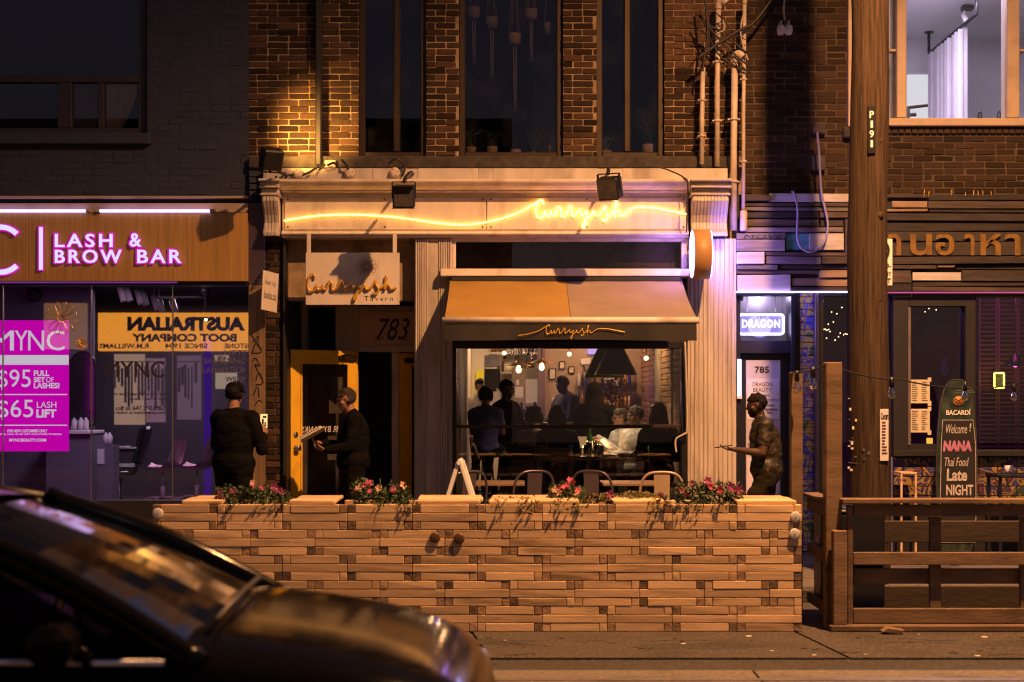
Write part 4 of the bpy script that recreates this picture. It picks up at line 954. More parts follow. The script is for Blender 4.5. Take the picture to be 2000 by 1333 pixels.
# flood lights on the parapet
def flood(label, cpx, cpy, Y, yaw, pitch, size, barn=False):
    c = Vector((sx(cpx,Y), Y, sz(cpy,Y))); t = thing('flood_light', label, 'flood light', c, 'black flood lights on the storefront')
    M = Matrix.Translation(c) @ Matrix.Rotation(R(yaw), 4, 'Z') @ Matrix.Rotation(R(pitch), 4, 'X'); s_ = size
    b = MB(); b.box(-s_, s_, -s_*.7, s_*.7, -s_, s_, .012, M); bo = b.build('housing', M_black, t)
    f_ = MB(); f_.box(-s_*.86, s_*.86, -s_*.74, -s_*.7, -s_*.86, s_*.86, .004, M); f_.build('glass', M_stone, bo)
    k = MB()
    for a in (-1, 1): k.box(a*s_*1.04-.006, a*s_*1.04+.006, -.02, .02, -.02, s_*1.3, .003, M)
    k.box(-s_*1.04, s_*1.04, -.02, .02, s_*1.28, s_*1.34, .003, M); k.build('yoke', M_black, t)
    if barn:
        k = MB(); k.box(-s_*1.0, s_*1.0, -s_*1.25, -s_*.72, -s_*1.0, -s_*.96, .002, M); k.box(-s_*1.0, s_*1.0, -s_*1.25, -s_*.72, s_*.96, s_*1.0, .002, M); k.build('barn_door', M_black, t)
    top = M @ Vector((0,0,s_*1.3)); k = MB(); k.tube(spline([top, top+Vector((.01,.12,.06)), (c.x+.02, -.3, sz(345)), (c.x+.03, .0, sz(340))], 4), .016, 8); k.build('arm', M_black, t)
    return t, M
flood('flood light at the left corner tilted up at the brickwork', 530, 311, -.8, 28, 205, .102)
fl2, _ = flood('flood light hanging over the long neon swash', 789, 384, -1.0, 0, 12, .107, True)
flood('flood light hanging over the neon lettering', 1191, 368, -1.0, -24, 18, .107)
# the corner one is lit: it washes the bricks above it
fs_ = bpy.data.lights.new('corner_flood_light', 'SPOT'); fs_.energy = 330; fs_.color = (1,.47,.10); fs_.spot_size = R(72); fs_.spot_blend = 1; fs_.shadow_soft_size = .06
fo_ = bpy.data.objects.new('corner_flood_light', fs_); col.objects.link(fo_); fo_.location = (sx(545,-.7), -.6, sz(285,-.7)); fo_.rotation_euler = Vector((.26,.80,.26)).to_track_quat('-Z','Y').to_euler()
# lamp holders and wiring on the flashing
for i, (u, v, l_) in enumerate(((582,341,'pale round lamp holder nearest the corner flood light'),(683,340,'weathered round lamp holder in the middle of the left flashing'),(771,339,'lavender-lit round lamp holder beside the hanging flood light'))):
    t = thing('lamp_holder', l_, 'lamp holder', (sx(u,-.05), -.05, sz(v)), 'round lamp holders on the flashing'); Rm = Matrix.Rotation(R(90), 4, 'X')
    MB().lathe([(.055,0),(.055,.03),(.05,.05),(.03,.056),(.001,.056)], (sx(u,-.05), -.021, sz(v)), 20, Rm).build('disc', M_galv, t)
    for k in range(4): a = k*1.57+.4; MB().cyl((sx(u,-.05)+.035*math.cos(a), -.082, sz(v)+.035*math.sin(a)), (sx(u,-.05)+.035*math.cos(a), -.07, sz(v)+.035*math.sin(a)), .005, n=6).build('screw', M_black, t)
cw = thing('corner_wiring', 'black conduit loops around the corner flood light', 'cable', (sx(560), -.1, sz(350)))
for l_ in ([(556,352),(562,345),(572,342)],[(592,342),(606,338),(622,326),(636,322)],[(640,323),(652,320),(660,324)],[(540,345),(535,362),(548,372),(556,362)],[(760,320),(775,312),(790,325),(786,345)],[(668,313),(676,322),(681,332)]):
    MB().tube(spline([(sx(a,-.06), -.06-.05*(i == 1), sz(b,-.06)) for i, (a, b) in enumerate(l_)], 5), .012, 7).build('conduit', M_cable, cw)
tag(MB().pb(634, 655, 313, 328, .03, .075, .004).build('outlet_box', M_galv), 'small cream outlet box on the dark sill band', 'outlet box')
m = MB().tube(spline([(sx(a,-.3), -.31, sz(b,-.3)) for a, b in ((1255,324),(1290,328),(1318,338),(1336,348),(1343,358),(1342,400),(1341,455))], 5), .008, 6)
tag(m.build('flashing_cable', M_cable), 'thin black cable drooping across the right flashing', 'cable')
# conduits on the right of the brickwork
for i, (u, c, d, rad, l_, hood) in enumerate(((1371,132,321,.024,'short tan conduit nearest the right upper window',False),(1401,15,325,.027,'tall cream conduit standing on the flashing',True),(1433,120,450,.034,'thick cream conduit with hooded top beside the capital',True),(1452,5,440,.02,'thin lavender-tinted conduit ending in a small box',True))):
    Yc = -.02 if i < 2 else -.06
    t = thing('conduit_riser', l_, 'conduit', (sx(u,Yc), Yc, sz(d,Yc)), 'cable risers on the facade'); x_ = sx(u,Yc)
    MB().tube([(x_, Yc, sz(d,Yc)), (x_, Yc, sz((c+d)/2,Yc)), (x_+.012, Yc, sz(c,Yc))], rad, 12).build('pipe', M_galv, t)
    for f_ in (.35, .72):
        z = sz(c+(d-c)*f_,Yc); MB().cyl((x_+.004,Yc,z), (x_+.004,Yc,z+.022), rad*1.28, n=12).box(x_-rad*1.8, x_+rad*1.8, Yc-.004, Yc+.2, z+.005, z+.018).build('clamp', M_galv, t)
    if hood: MB().tube(spline([(x_+.012,Yc,sz(c+3,Yc)), (x_+.015,Yc-.01,sz(c-8,Yc)), (x_+.05,Yc-.03,sz(c-13,Yc)), (x_+.09,Yc-.04,sz(c-6,Yc))], 5), [rad*1.3]*11+[rad*1.5]*5, 10).build('weather_head', M_galv, t)
    if i == 3: MB().lathe([(.03,0),(.038,.01),(.038,.2),(.03,.21)], (x_, Yc-.01, sz(452,Yc)), 12).build('end_box', M_galv, t)
wt = thing('service_cable', 'tangled black service cables across the conduit tops', 'cable', (sx(1430,-.1), -.1, sz(60)))
r9 = random.Random(4)
for i in range(8):
    a = (r9.uniform(1360,1385), r9.uniform(-10,120)); b = (r9.uniform(1395,1420), r9.uniform(20,110)); c = (r9.uniform(1440,1470), r9.uniform(30,150))
    MB().tube(spline([(sx(p[0],-.1), -.1-r9.uniform(0,.06), sz(p[1],-.1)) for p in (a, b, c)], 6), r9.choice([.005,.006,.009]), 6).build('strand', M_cable, wt)
MB().tube(spline([(sx(a,-.14), -.14, sz(b,-.14)) for a, b in ((1362,115),(1400,88),(1440,62),(1475,42),(1520,-20))], 6), .018, 7).build('strand', M_cable, wt)
MB().tube(spline([(sx(a,-.14), -.15, sz(b,-.14)) for a, b in ((1375,-10),(1382,60),(1376,110),(1372,140))], 6), .012, 7).build('strand', M_cable, wt)
for l_ in ([(1455,20),(1448,45),(1447,70),(1455,100),(1461,118)],[(1402,30),(1412,40),(1414,58),(1405,64)]): MB().tube(spline([(sx(a,-.14), -.14, sz(b,-.14)) for a, b in l_], 6), .007, 6).build('strand', M_galv, wt)
iw = thing('insulator', 'porcelain wire insulator hanging on the right brickwork', 'insulator', (sx(1532,-.1), -.1, sz(78)))
MB().lathe([(.012,-.08),(.05,-.07),(.054,-.02),(.03,0),(.054,.02),(.05,.07),(.012,.08)], (sx(1532,-.1), -.12, sz(60,-.1)), 16, Matrix.Rotation(R(90),4,'Y')).build('spool', M_white, iw)
MB().box(sx(1523,-.1), sx(1526,-.1), -.15, .02, sz(70), sz(46), .004).box(sx(1538,-.1), sx(1541,-.1), -.15, .02, sz(70), sz(46), .004).build('bracket', M_galv, iw)
MB().tube(spline([(sx(1532,-.1), -.12, sz(46)), (sx(1530,-.1), -.12, sz(20)), (sx(1534,-.1), -.12, sz(-8))], 5), .01, 6).build('wire', M_galv, iw)
m = MB().tube(spline([(sx(a,-.1), -.10, sz(b,-.1)) for a, b in ((1596,258),(1600,300),(1604,370),(1612,410),(1617,440),(1612,470),(1596,488),(1578,492),(1562,480),(1557,455),(1558,410),(1552,380),(1546,374))], 6), .012, 7)
tag(m.build('hanging_cable', M_grcable), 'grey cable hanging in a long loop over the plank cladding', 'cable')
for (u, v, w_, h_, l_) in ((1658,258,20,22,'small brown junction box under the white room window'),(1600,250,26,22,'dark round-cornered junction box on the right brickwork'),(1600,318,26,30,'dark square vent cover on the right brickwork')):
    tag(MB().pb(u-w_/2, u+w_/2, v-h_/2, v+h_/2, .06, .133, .012).build('junction_box', M_stone), l_, 'junction box')
# pots behind the upper windows
M_pot = mat('pale_clay_pot', (.42,.30,.20), .7, var=.12); M_mac = mat('cotton_macrame', (.30,.24,.24), .9, var=.2)
for i, (u, v, l_, tl) in enumerate(((925,25,'leftmost',100),(960,44,'second from left',110),(1005,76,'third from left, the pale bucket',150),(1037,28,'fourth from left',92),(1073,56,'rightmost',130))):
    Yh = .48; c = Vector((sx(u,Yh), Yh, sz(v,Yh)))
    t = thing('hanging_pot', 'macrame hanging pot in the wide upper window, '+l_, 'hanging pot', c, 'macrame pots in the upper window')
    MB().lathe([(.03,-.07),(.055,-.065),(.07,-.01),(.068,.05),(.06,.055),(.055,.02)], c, 16).build('pot', M_pot if i == 2 else M_mac, t)
    n_ = MB()
    for k in range(4): a = k*1.57+.5; n_.tube([c+Vector((.068*math.cos(a), .068*math.sin(a), .02)), (c.x+.012*math.cos(a), c.y, 5.98)], .004, 5)
    for k in range(5): n_.tube([c+Vector((.02*math.cos(k),.02*math.sin(k),-.07)), c+Vector((.016*math.cos(k*2), .012*math.sin(k), -.07-tl/190*.9))], .005, 5)
    n_.build('cord', M_mac, t)
for i, (u, w_, h_, l_, lf) in enumerate(((920,20,15,'small dim pot at the left of the wide window sill',1),(961,22,16,'square cream pot on the wide window sill',1),(1007,22,10,'low round bowl on the wide window sill',0),(1081,22,17,'grey glazed pot at the right of the wide window sill',0),(1184,22,8,'low bronze bowl on the right window sill',1),(1267,25,20,'ribbed tan pot with sprawling twigs on the right window sill',2),(1042,10,6,'bare twig bundle in a tiny pot on the wide window sill',2))):
    Yh = .44; c = Vector((sx(u,Yh), Yh, sz(303,Yh))); W = w_/185/2; H = h_/185
    t = thing('window_pot', l_, 'pot', c, 'pots on the upper window sills')
    MB().lathe([(W*.85,.002),(W*.95,H*.2),(W,H),(W*.9,H),(W*.85,H*.8)], c, 16).build('pot', M_pot, t)
    if lf:
        n_ = MB(); r_ = random.Random(i)
        for k in range(9 if lf == 1 else 14): n_.tube(spline([c+Vector((0,0,H*.8)), c+Vector((r_.uniform(-.06,.06), r_.uniform(-.03,.03), H+.1)), c+Vector((r_.uniform(-.14,.14), r_.uniform(-.08,.08), H+r_.uniform(.12,.2 if lf == 1 else .4)))], 3), .0035, 4)
        n_.build('twigs', M_leaf, t)

# ------------------------------------------------------------------ salon sign, light tubes, poster
sg = thing('salon_sign', 'bronze fascia sign with glowing letters over magenta glow plates', 'sign', (sx(240), -.08, sz(550)))
M_bronzepanel = mat('brushed_bronze_panel', (.46,.26,.075), .5, metal=.2, var=.25, vs=5, stretch=(10,1,.3), dirt=.3, ds=1.5, dcol=(.22,.115,.035))
for a, b in ((-260,54),(54.6,483)): MB().pb(a, b, 416, 550, -.11, .2, .004).build('panel', M_bronzepanel, sg)
M_let = emis('violet_white_letter', (.62,.60,1.0), 1.25); M_halo = emis('magenta_letter_glow', (.66,.015,.50), 1.0)  # halo plates behind the letters carry their magenta glow as emission
for s_, a, b, c, d in (('LASH',107,219,457,483),('&',253,275,456,482),('BROW',107,237,488,514),('BAR',268,354,488,514)):
    txt(s_, a, b, c, d, -.155, M_let, sg, bold=.012, spacing=1.28, depth=.02)
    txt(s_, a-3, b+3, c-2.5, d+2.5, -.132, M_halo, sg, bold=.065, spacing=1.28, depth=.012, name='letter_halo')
def arc(r0, cx_, cz_, a0, a1, n=40): return [(cx_+r0*math.cos(R(a0+(a1-a0)*i/n)), cz_+r0*math.sin(R(a0+(a1-a0)*i/n))) for i in range(n+1)]
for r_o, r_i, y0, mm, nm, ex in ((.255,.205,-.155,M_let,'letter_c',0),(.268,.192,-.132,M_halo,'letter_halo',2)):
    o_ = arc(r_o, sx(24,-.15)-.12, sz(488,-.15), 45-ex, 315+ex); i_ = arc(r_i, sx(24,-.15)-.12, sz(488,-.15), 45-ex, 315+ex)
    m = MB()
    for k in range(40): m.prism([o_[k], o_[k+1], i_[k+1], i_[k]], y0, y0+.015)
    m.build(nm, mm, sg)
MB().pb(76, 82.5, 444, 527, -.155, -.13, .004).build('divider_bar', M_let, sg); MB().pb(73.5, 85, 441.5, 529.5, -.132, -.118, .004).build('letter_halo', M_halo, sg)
for a, b, l_ in ((-60,168,'violet light tube above the salon sign, farther from the corner'),(195,410,'violet light tube above the salon sign, nearer the corner')):
    t = thing('light_tube', l_, 'light tube', (sx(a), -.1, sz(412)), 'violet tubes above the salon sign')
    MB().cyl((sx(a,-.13), -.13, sz(412.5,-.13)), (sx(b,-.13), -.13, sz(412.5,-.13)), .014, n=10).build('tube', emis('violet_tube', (.55,.42,1.0), 4.5), t)
    MB().box(sx(b,-.13), sx(b+10,-.13), -.15, -.07, sz(416,-.13)+.004, sz(409,-.13), .004).build('end_cap', M_tan, t)
    MB().box(sx(a-8,-.13), sx(a,-.13), -.15, -.07, sz(416,-.13)+.004, sz(409,-.13), .004).build('end_cap', M_tan, t)
tag(MB().pb(-260, 345, 550.8, 553, -.09, -.055).build('light_strip', emis('plum_led_strip', (.35,.06,.5), .5)), 'thin violet light strip under the salon sign', 'light strip')
ms = thing('window_poster', 'backlit magenta price poster hung inside the salon window', 'poster', (sx(30), .12, sz(882)))
yq = .12; M_magp = emis('backlit_magenta', (.78,.0,.54), 1.1); M_wb = emis('backlit_white', (.86,.80,.86), 1.05)
MB().pb(-90, 134, 626, 882, yq, yq+.02).build('panel', M_magp, ms)
MB().pb(-90, 134, 694, 713, yq-.004, yq-.001).build('white_band', M_wb, ms)
T = lambda s_, a, b, c, d, **k: txt(s_, a, b, c, d, yq-.004, M_wb, ms, depth=.001, **k)
T('M', -22, 27, 646, 685); T('Y', 29, 54, 646, 685); T('N', 55, 86, 646, 685); T('C', 91, 126, 646, 685)
T('$95', -6, 60, 722, 762); T('FULL', 66, 96, 724, 735, bold=.03); T('SET', 66, 88, 737, 747, bold=.03); T('OF', 90, 105, 737, 747); T('LASHES!', 66, 116, 748, 759, bold=.03)
T('$65', -6, 65, 781, 821); T('LASH', 72, 110, 785, 797); T('LIFT', 71, 110, 800, 816, bold=.04)
for v in (771, 831): MB().pb(-90, 131, v-1, v+1, yq-.004, yq-.001).build('rule', M_wb, ms)
T('FOR NEW CUSTOMERS ONLY', 14, 93, 839, 845, shear=.2, bold=.02); T('LIMITED TIME OFFER. CALL US OR VISIT US IN-STORE TO BOOK.', -40, 121, 847, 850, bold=.02); T('MYNCBEAUTY.COM', 18, 90, 857, 863, bold=.03)
txt('TOPPER', 40, 76, 701, 707, yq-.005, M_wb, ms, depth=0)
# ------------------------------------------------------------------ people
import numpy as np
V = Vector
def capsule(mb, p0, p1, r0, r1, n=10):
    p0, p1 = V(p0), V(p1)
    mb.tube([p0, p1], [r0, r1], n); mb.ell(p0, r0, n, 7); mb.ell(p1, r1, n, 7)
def stand():
    return dict(pelvis=V((0,0,.95)), waist=V((0,.0,1.10)), chest=V((0,.0,1.29)), neck=V((0,.005,1.47)), head=V((0,-.02,1.625)), face=V((0,-1,0)),
        shl=V((.175,.0,1.405)), shr=V((-.175,.0,1.405)), ell=V((.215,.03,1.14)), elr=V((-.215,.03,1.14)), wrl=V((.22,-.06,.90)), wrr=V((-.22,-.06,.90)),
        hdl=V((.0,-.2,-1)), hdr=V((.0,-.2,-1)), pnl=V((-1,0,0)), pnr=V((1,0,0)), curl=.6,
        hpl=V((.085,0,.92)), hpr=V((-.085,0,.92)), knl=V((.095,-.02,.50)), knr=V((-.095,-.02,.50)), anl=V((.095,.03,.09)), anr=V((-.095,.03,.09)), tol=V((.115,-.14,.035)), tor=V((-.115,-.14,.035)))
def sit(seat=.47, foot=None):
    j = stand(); d = seat+.10-.95
    for k in ('pelvis','waist','chest','neck','head','shl','shr','ell','elr','wrl','wrr','hpl','hpr'): j[k] = j[k]+V((0,0,d))
    for s, a in (('l',1),('r',-1)):
        kz = seat+.06; fz = foot or 0.0
        j['kn'+s] = V((.11*a,-.42,kz)); j['an'+s] = V((.11*a,-.36,fz+.09)); j['to'+s] = V((.12*a,-.52,fz+.035))
        j['el'+s] = V((.21*a,-.08,seat+.30)); j['wr'+s] = V((.15*a,-.30,seat+.33)); j['hd'+s] = V((-.2*a,-1,0)); j['pn'+s] = V((0,0,-1))
    return j
def shift_upper(j, v, keys=('neck','head','shl','shr','ell','elr','wrl','wrr','chest')):
    for k in keys: j[k] = j[k]+V(v)*(.5 if k == 'chest' else 1)
def person(label, loc, rotz, j, H=1.72, skin=M_skin, top=M_cloth_k, bottom=M_denim, hair=M_hair, sleeve='long', legs='long', hairstyle='short', voxel=.011, beard=False, cap=None, group=None, glasses=False, apron=None, bulk=1.0):
    k_ = H/1.75; S = {a: (b*k_ if a not in ('face','hdl','hdr','pnl','pnr','curl') else b) for a, b in j.items()}
    prims = []
    def C(p0, p1, r0, r1, z): prims.append(('c', V(p0), V(p1), r0*k_, r1*k_, z))
    def E(c, r, z, M=None): prims.append(('e', V(c), V(r)*k_, z, M or Matrix.Identity(3)))
    fw = S['face'].normalized(); up = (S['head']-S['neck']).normalized(); up = (up+V((0,0,1.2))).normalized()
    fw = (fw-up*fw.dot(up)).normalized(); sd = up.cross(fw).normalized(); HM = Matrix((sd, -fw, up)).transposed()   # columns: side, back, up
    hc = S['head']
    def hp(a, b, c): return hc+(sd*a+fw*b+up*c)*k_
    E(hp(0,-.012,.03), (.073,.090,.083), 'head', HM); E(hp(0,.012,-.03), (.060,.072,.078), 'head', HM); E(hp(0,.052,-.082), (.030,.028,.026), 'head', HM)
    C(hp(0,.082,.015), hp(0,.100,-.022), .010, .014, 'head'); E(hp(0,.078,-.058), (.024,.014,.010), 'head', HM); E(hp(0,.070,.028), (.052,.020,.012), 'head', HM)
    for a in (-1, 1): E(hp(.074*a,-.012,-.008), (.010,.020,.030), 'head', HM); E(hp(.045*a,.052,-.02), (.022,.02,.02), 'head', HM)
    C(S['neck']-V((0,0,.03)), hc-up*.06*k_-fw*.012*k_, .060, .054, 'neck')
    b_ = bulk
    ax = (S['chest']-S['waist']).normalized(); shd = (S['shl']-S['shr']).normalized(); fr_ = shd.cross(ax).normalized(); TM = Matrix((shd, -fr_, ax)).transposed()
    E(S['pelvis'], (.165*b_,.120*b_,.125), 'bottom', TM); E(S['waist'], (.150*b_,.112*b_,.15), 'top', TM); E(S['chest'], (.172*b_,.122*b_,.17), 'top', TM); E(S['chest'].lerp(S['neck'],.55), (.155*b_,.09*b_,.085), 'top', TM); E(S['waist'].lerp(S['pelvis'],.55), (.155*b_,.115*b_,.10), 'top', TM)
    C(S['shl'].lerp(S['shr'],.12), S['neck']-V((0,0,.01)), .07, .055, 'top'); C(S['shr'].lerp(S['shl'],.12), S['neck']-V((0,0,.01)), .07, .055, 'top')
    for s in 'lr':
        sl = 'top' if sleeve == 'long' else 'arm'
        sh, el, wr = S['sh'+s], S['el'+s], S['wr'+s]
        mid = sh.lerp(el, .62)
        C(sh, mid, .062*b_, .052, 'top'); C(mid, el, .050, .043, sl); C(el, el.lerp(wr,.35), .043, .041, sl); C(el.lerp(wr,.35), wr, .041, .028, sl)
        d = S['hd'+s].normalized(); n = S['pn'+s]; n = (n-d*n.dot(d)).normalized(); lt = d.cross(n)
        pc = wr+d*.05*k_
        PMt = Matrix((lt, n, d)).transposed(); E(pc, (.040,.017,.052), 'hand', PMt)
        cu = S['curl']
        for i, (o, ln) in enumerate(((-.028,.068),(-.0095,.078),(.0095,.073),(.028,.056))):
            p = wr+(d*.088+lt*o)*k_; q = p+(d*math.cos(cu*.5)+n*math.sin(cu*.5))*ln*.5*k_; r_ = q+(d*math.cos(cu*1.5)+n*math.sin(cu*1.5))*ln*.5*k_
            C(p, q, .0095, .009, 'hand'); C(q, r_, .009, .0078, 'hand')
        sgn = 1 if s == 'l' else -1
        p = wr+(d*.03-lt*.030)*k_; q = p+(d*.035-lt*.028+n*.012)*k_; C(p, q, .013, .011, 'hand'); C(q, q+(d*.03+n*.015)*k_, .011, .009, 'hand')
        hpj, kn, an, to = S['hp'+s], S['kn'+s], S['an'+s], S['to'+s]
        lz = 'bottom' if legs == 'long' else 'leg'
        C(hpj, kn.lerp(hpj,.12), .092*b_, .064, 'bottom'); C(kn.lerp(hpj,.12), kn, .064, .058, lz); C(kn, kn.lerp(an,.35), .058, .056, lz); C(kn.lerp(an,.35), an, .056, .040, lz)
        C(an-V((0,0,.045*k_)), to, .042, .035, 'shoe'); E(an+V((0,.02,-.055))*1.0, (.040,.05,.035), 'shoe')
    mb = MB()
    for p in prims:
        if p[0] == 'c': capsule(mb, p[1], p[2], p[3], p[4])
        else: mb.ell(p[1], tuple(p[2]), 16, 11, p[4])
    me = mb.mesh('body_source', skin); o = bpy.data.objects.new('body_source', me); col.objects.link(o)
    rm = o.modifiers.new('r', 'REMESH'); rm.mode = 'VOXEL'; rm.voxel_size = voxel; rm.use_smooth_shade = True
    sm = o.modifiers.new('s', 'SMOOTH'); sm.factor = .5; sm.iterations = 5
    dg = bpy.context.evaluated_depsgraph_get(); body = bpy.data.meshes.new_from_object(o.evaluated_get(dg)); bpy.data.objects.remove(o)
    body.name = 'body'; body.materials.clear(); body.materials.append(skin)
    nv = len(body.vertices); co = np.empty(nv*3); body.vertices.foreach_get('co', co); co = co.reshape(-1,3)
    no = np.empty(nv*3); body.vertices.foreach_get('normal', no); no = no.reshape(-1,3)
    best = np.full(nv, 1e9); zn = np.zeros(nv, int); zs = []
    for p in prims:
        z = p[5] if p[0] == 'c' else p[3]
        if z not in zs: zs.append(z)
        if p[0] == 'c':
            a, b = np.array(p[1]), np.array(p[2]); ab = b-a; t = np.clip(((co-a) @ ab)/max(ab @ ab, 1e-9), 0, 1)
            dd = np.linalg.norm(co-a-t[:,None]*ab, axis=1)-(p[3]+(p[4]-p[3])*t)
        else:
            q = (co-np.array(p[1])) @ np.array(p[4]); r_ = np.array(p[2]); dd = (np.linalg.norm(q/r_, axis=1)-1)*r_.min()
        u = dd < best; best[u] = dd[u]; zn[u] = zs.index(z)
    polys = [tuple(p.vertices) for p in body.polygons]
    t = thing('person', label, 'person', loc, group); t.rotation_euler = (0, 0, R(rotz))
    bo = bpy.data.objects.new('body', body); col.objects.link(bo); bo.parent = t
    def shell(name, mask, off, m, wr=0.0, ws=9.0):
        sel = [f for f in polys if sum(mask[i] for i in f) >= 2]
        ids = sorted({i for f in sel for i in f}); mp = {i: k for k, i in enumerate(ids)}
        vs = []
        for i in ids:
            p = V(co[i]); n = V(no[i]); h = off
            if wr: h += wr*(noise.noise(p*ws)+.5*noise.noise(p*ws*2.3))
            vs.append(p+n*max(h, .003))
        me2 = bpy.data.meshes.new(name); me2.from_pydata(vs, [], [[mp[i] for i in f] for f in sel]); me2.materials.append(m)
        me2.polygons.foreach_set('use_smooth', [True]*len(sel))
        so = bpy.data.objects.new(name, me2); col.objects.link(so); so.parent = t; return so
    Z = lambda *n: np.isin(zn, [zs.index(x) for x in n if x in zs])
    def garment(name, zones, inf, m, extra=(), vx=None, wr=.009):
        g = MB()
        for p in list(prims)+list(extra):
            z = p[5] if p[0] == 'c' else p[3]
            if z not in zones: continue
            if p[0] == 'c': capsule(g, p[1], p[2], p[3]+inf, p[4]+inf)
            else: g.ell(p[1], tuple(q_+inf for q_ in p[2]), 16, 11, p[4])
        go = bpy.data.objects.new(name, g.mesh(name, m)); col.objects.link(go)
        r2 = go.modifiers.new('r', 'REMESH'); r2.mode = 'VOXEL'; r2.voxel_size = vx or voxel*1.25; r2.use_smooth_shade = True
        s2 = go.modifiers.new('s', 'SMOOTH'); s2.factor = .5; s2.iterations = 9
        me2 = bpy.data.meshes.new_from_object(go.evaluated_get(bpy.context.evaluated_depsgraph_get())); bpy.data.objects.remove(go)
        n2 = len(me2.vertices); c2 = np.empty(n2*3); me2.vertices.foreach_get('co', c2); nn = np.empty(n2*3); me2.vertices.foreach_get('normal', nn)
        c2 = c2.reshape(-1,3); nn = nn.reshape(-1,3)
        for i in range(n2):
            p = V(c2[i]); q_ = V((p.x*7, p.y*7, p.z*16)); c2[i] += nn[i]*wr*(noise.noise(q_)+.6*noise.noise(q_*2.1))
        me2.vertices.foreach_set('co', c2.ravel()); me2.update(); me2.materials.clear(); me2.materials.append(m); me2.name = name
        so = bpy.data.objects.new(name, me2); col.objects.link(so); so.parent = t; return so
    ex = [('e', S['waist'].lerp(S['pelvis'],.75), V((.172*b_,.135*b_,.16))*k_, 'top', TM), ('e', S['waist'].lerp(S['chest'],.4), V((.165*b_,.130*b_,.2))*k_, 'top', TM)]
    garment('shirt', ('top',), .013, top, ex); garment('trousers', ('bottom',), .014, bottom)
    shell('shoes', Z('shoe'), .006, M_shoe)
    hd = Z('head'); q = co-np.array(hc); qf = q @ np.array(fw)/k_; qu = q @ np.array(up)/k_
    if hairstyle == 'short': hm = hd & ((qu > .062-.25*np.clip(qf,-1,0.03)+.1*np.clip(qf,0,1)) | ((qf < -.018) & (qu > -.06)) | ((qu > .05) & (qf < .075)))
    else: hm = hd & ((qu > .055) | ((qf < .01) & (qu > -.1)))
    if hairstyle != 'none': shell('hair', hm, .013 if hairstyle == 'short' else .022, hair, .012, 30)
    if beard: shell('beard', hd & (qu < -.045) & (qf > .0), .007, hair, .004, 40)
    if hairstyle == 'long':
        h = MB(); r9_ = random.Random(int(H*1000))
        for i in range(70):
            a = r9_.uniform(-2.3, 2.3); s0 = hp(.07*math.sin(a), -.075*math.cos(a)+.0, .05+.03*math.cos(i)); s1 = hp(.095*math.sin(a), -.09*math.cos(a), -.06); s2 = hp(.10*math.sin(a)+r9_.uniform(-.02,.02), -.10*math.cos(a)-.02, -.18-r9_.uniform(0,.14))
            h.tube(spline([s0, s1, s2], 3), [.016]*4+[.013]*2+[.004], 5)
        ho = h.build('hair_length', hair); ho.parent = t
    if hairstyle == 'curly':
        h = MB(); r9_ = random.Random(5)
        for i in range(150):
            a = r9_.uniform(0, 6.28); u = r9_.uniform(-.5, 1); s_ = math.sqrt(1-u*u); p = hp(.095*s_*math.cos(a), -.02-.095*s_*abs(math.sin(a)) if r9_.random() < .8 else .03, .03+.105*u)
            h.ell(p, r9_.uniform(.016,.028), 6, 4)
        ho = h.build('hair_curls', hair); ho.parent = t
    if hairstyle == 'bun':
        h = MB(); h.ell(hp(0,-.10,.08), (.04,.04,.038), 10, 8); ho = h.build('hair_bun', hair); ho.parent = t
    for a in (-1, 1):
        e = MB(); e.ell(hp(.030*a,.078,.008), .011*k_, 8, 6); eo = e.build('eye', M_ink); eo.parent = t
    if glasses:
        e = MB()
        for a in (-1, 1): e.tube([hp(.032*a+.024*math.cos(i*.63), .098, .008+.018*math.sin(i*.63)) for i in range(10)], .003, 4, closed=True); e.tube([hp(.056*a,.096,.012), hp(.078*a,.0,.01)], .0025, 4)
        eo = e.build('spectacles', M_black); eo.parent = t
    if cap:
        e = MB(); e.lathe([(.086,0),(.09,.03),(.08,.065),(.05,.09),(.001,.098)], (0,0,0), 18, Matrix.Translation(hp(0,-.01,.028)) @ HM.to_4x4())
        for i in range(8):
            pass
        br = [hp(.075*math.cos(a), .06+.10*math.sin(a), .035+.004) for a in [math.pi*i/10 for i in range(11)]]
        e.add(br, [list(range(11))]); e.add([p-up*.006 for p in br], [list(range(11))[::-1]])
        for i in range(10): e.add([br[i], br[i+1], br[i+1]-up*.006, br[i]-up*.006], [(0,1,2,3)])
        eo = e.build('cap', cap); eo.parent = t
    if apron:
        e = MB(); eo = shell('apron', Z('top','bottom') & ((no @ np.array(fr_ if fr_.dot(fw) > 0 else -fr_)) > .35), .020, apron)
    return t, S
# --- out on the pavement
j = stand(); j['face'] = V((.25,-1,-.05))
j['shr'] = V((-.185,-.03,1.40)); j['elr'] = V((-.27,-.10,1.10)); j['wrr'] = V((-.13,-.29,1.23)); j['hdr'] = V((.15,-.35,1)); j['pnr'] = V((.9,-.2,.1)); j['curl'] = 1.0
j['ell'] = V((.23,-.02,1.13)); j['wrl'] = V((.12,-.22,1.08)); j['hdl'] = V((-.5,-1,.2)); j['pnl'] = V((-1,0,-.3))
pA, SA = person('person in black with a flat cap holding up a glowing phone by the salon', (sx(456,-1.3), -1.3, 0), 150, j, 1.74, M_skin, M_cloth_k, M_cloth_k, M_hair, voxel=.009, cap=M_cloth_k, bulk=1.22)
ph = thing('phone', 'lit phone held up by the person in the flat cap', 'phone', (0,0,0))
MP = Matrix.Translation(pA.location) @ Matrix.Rotation(R(150), 4, 'Z')
pw = MP @ (SA['wrr']+V((.03,-.045,.14))); ph.location = pw; MPh = Matrix.Translation(pw) @ Matrix.Rotation(R(4), 4, 'Z') @ Matrix.Rotation(R(-10), 4, 'X')
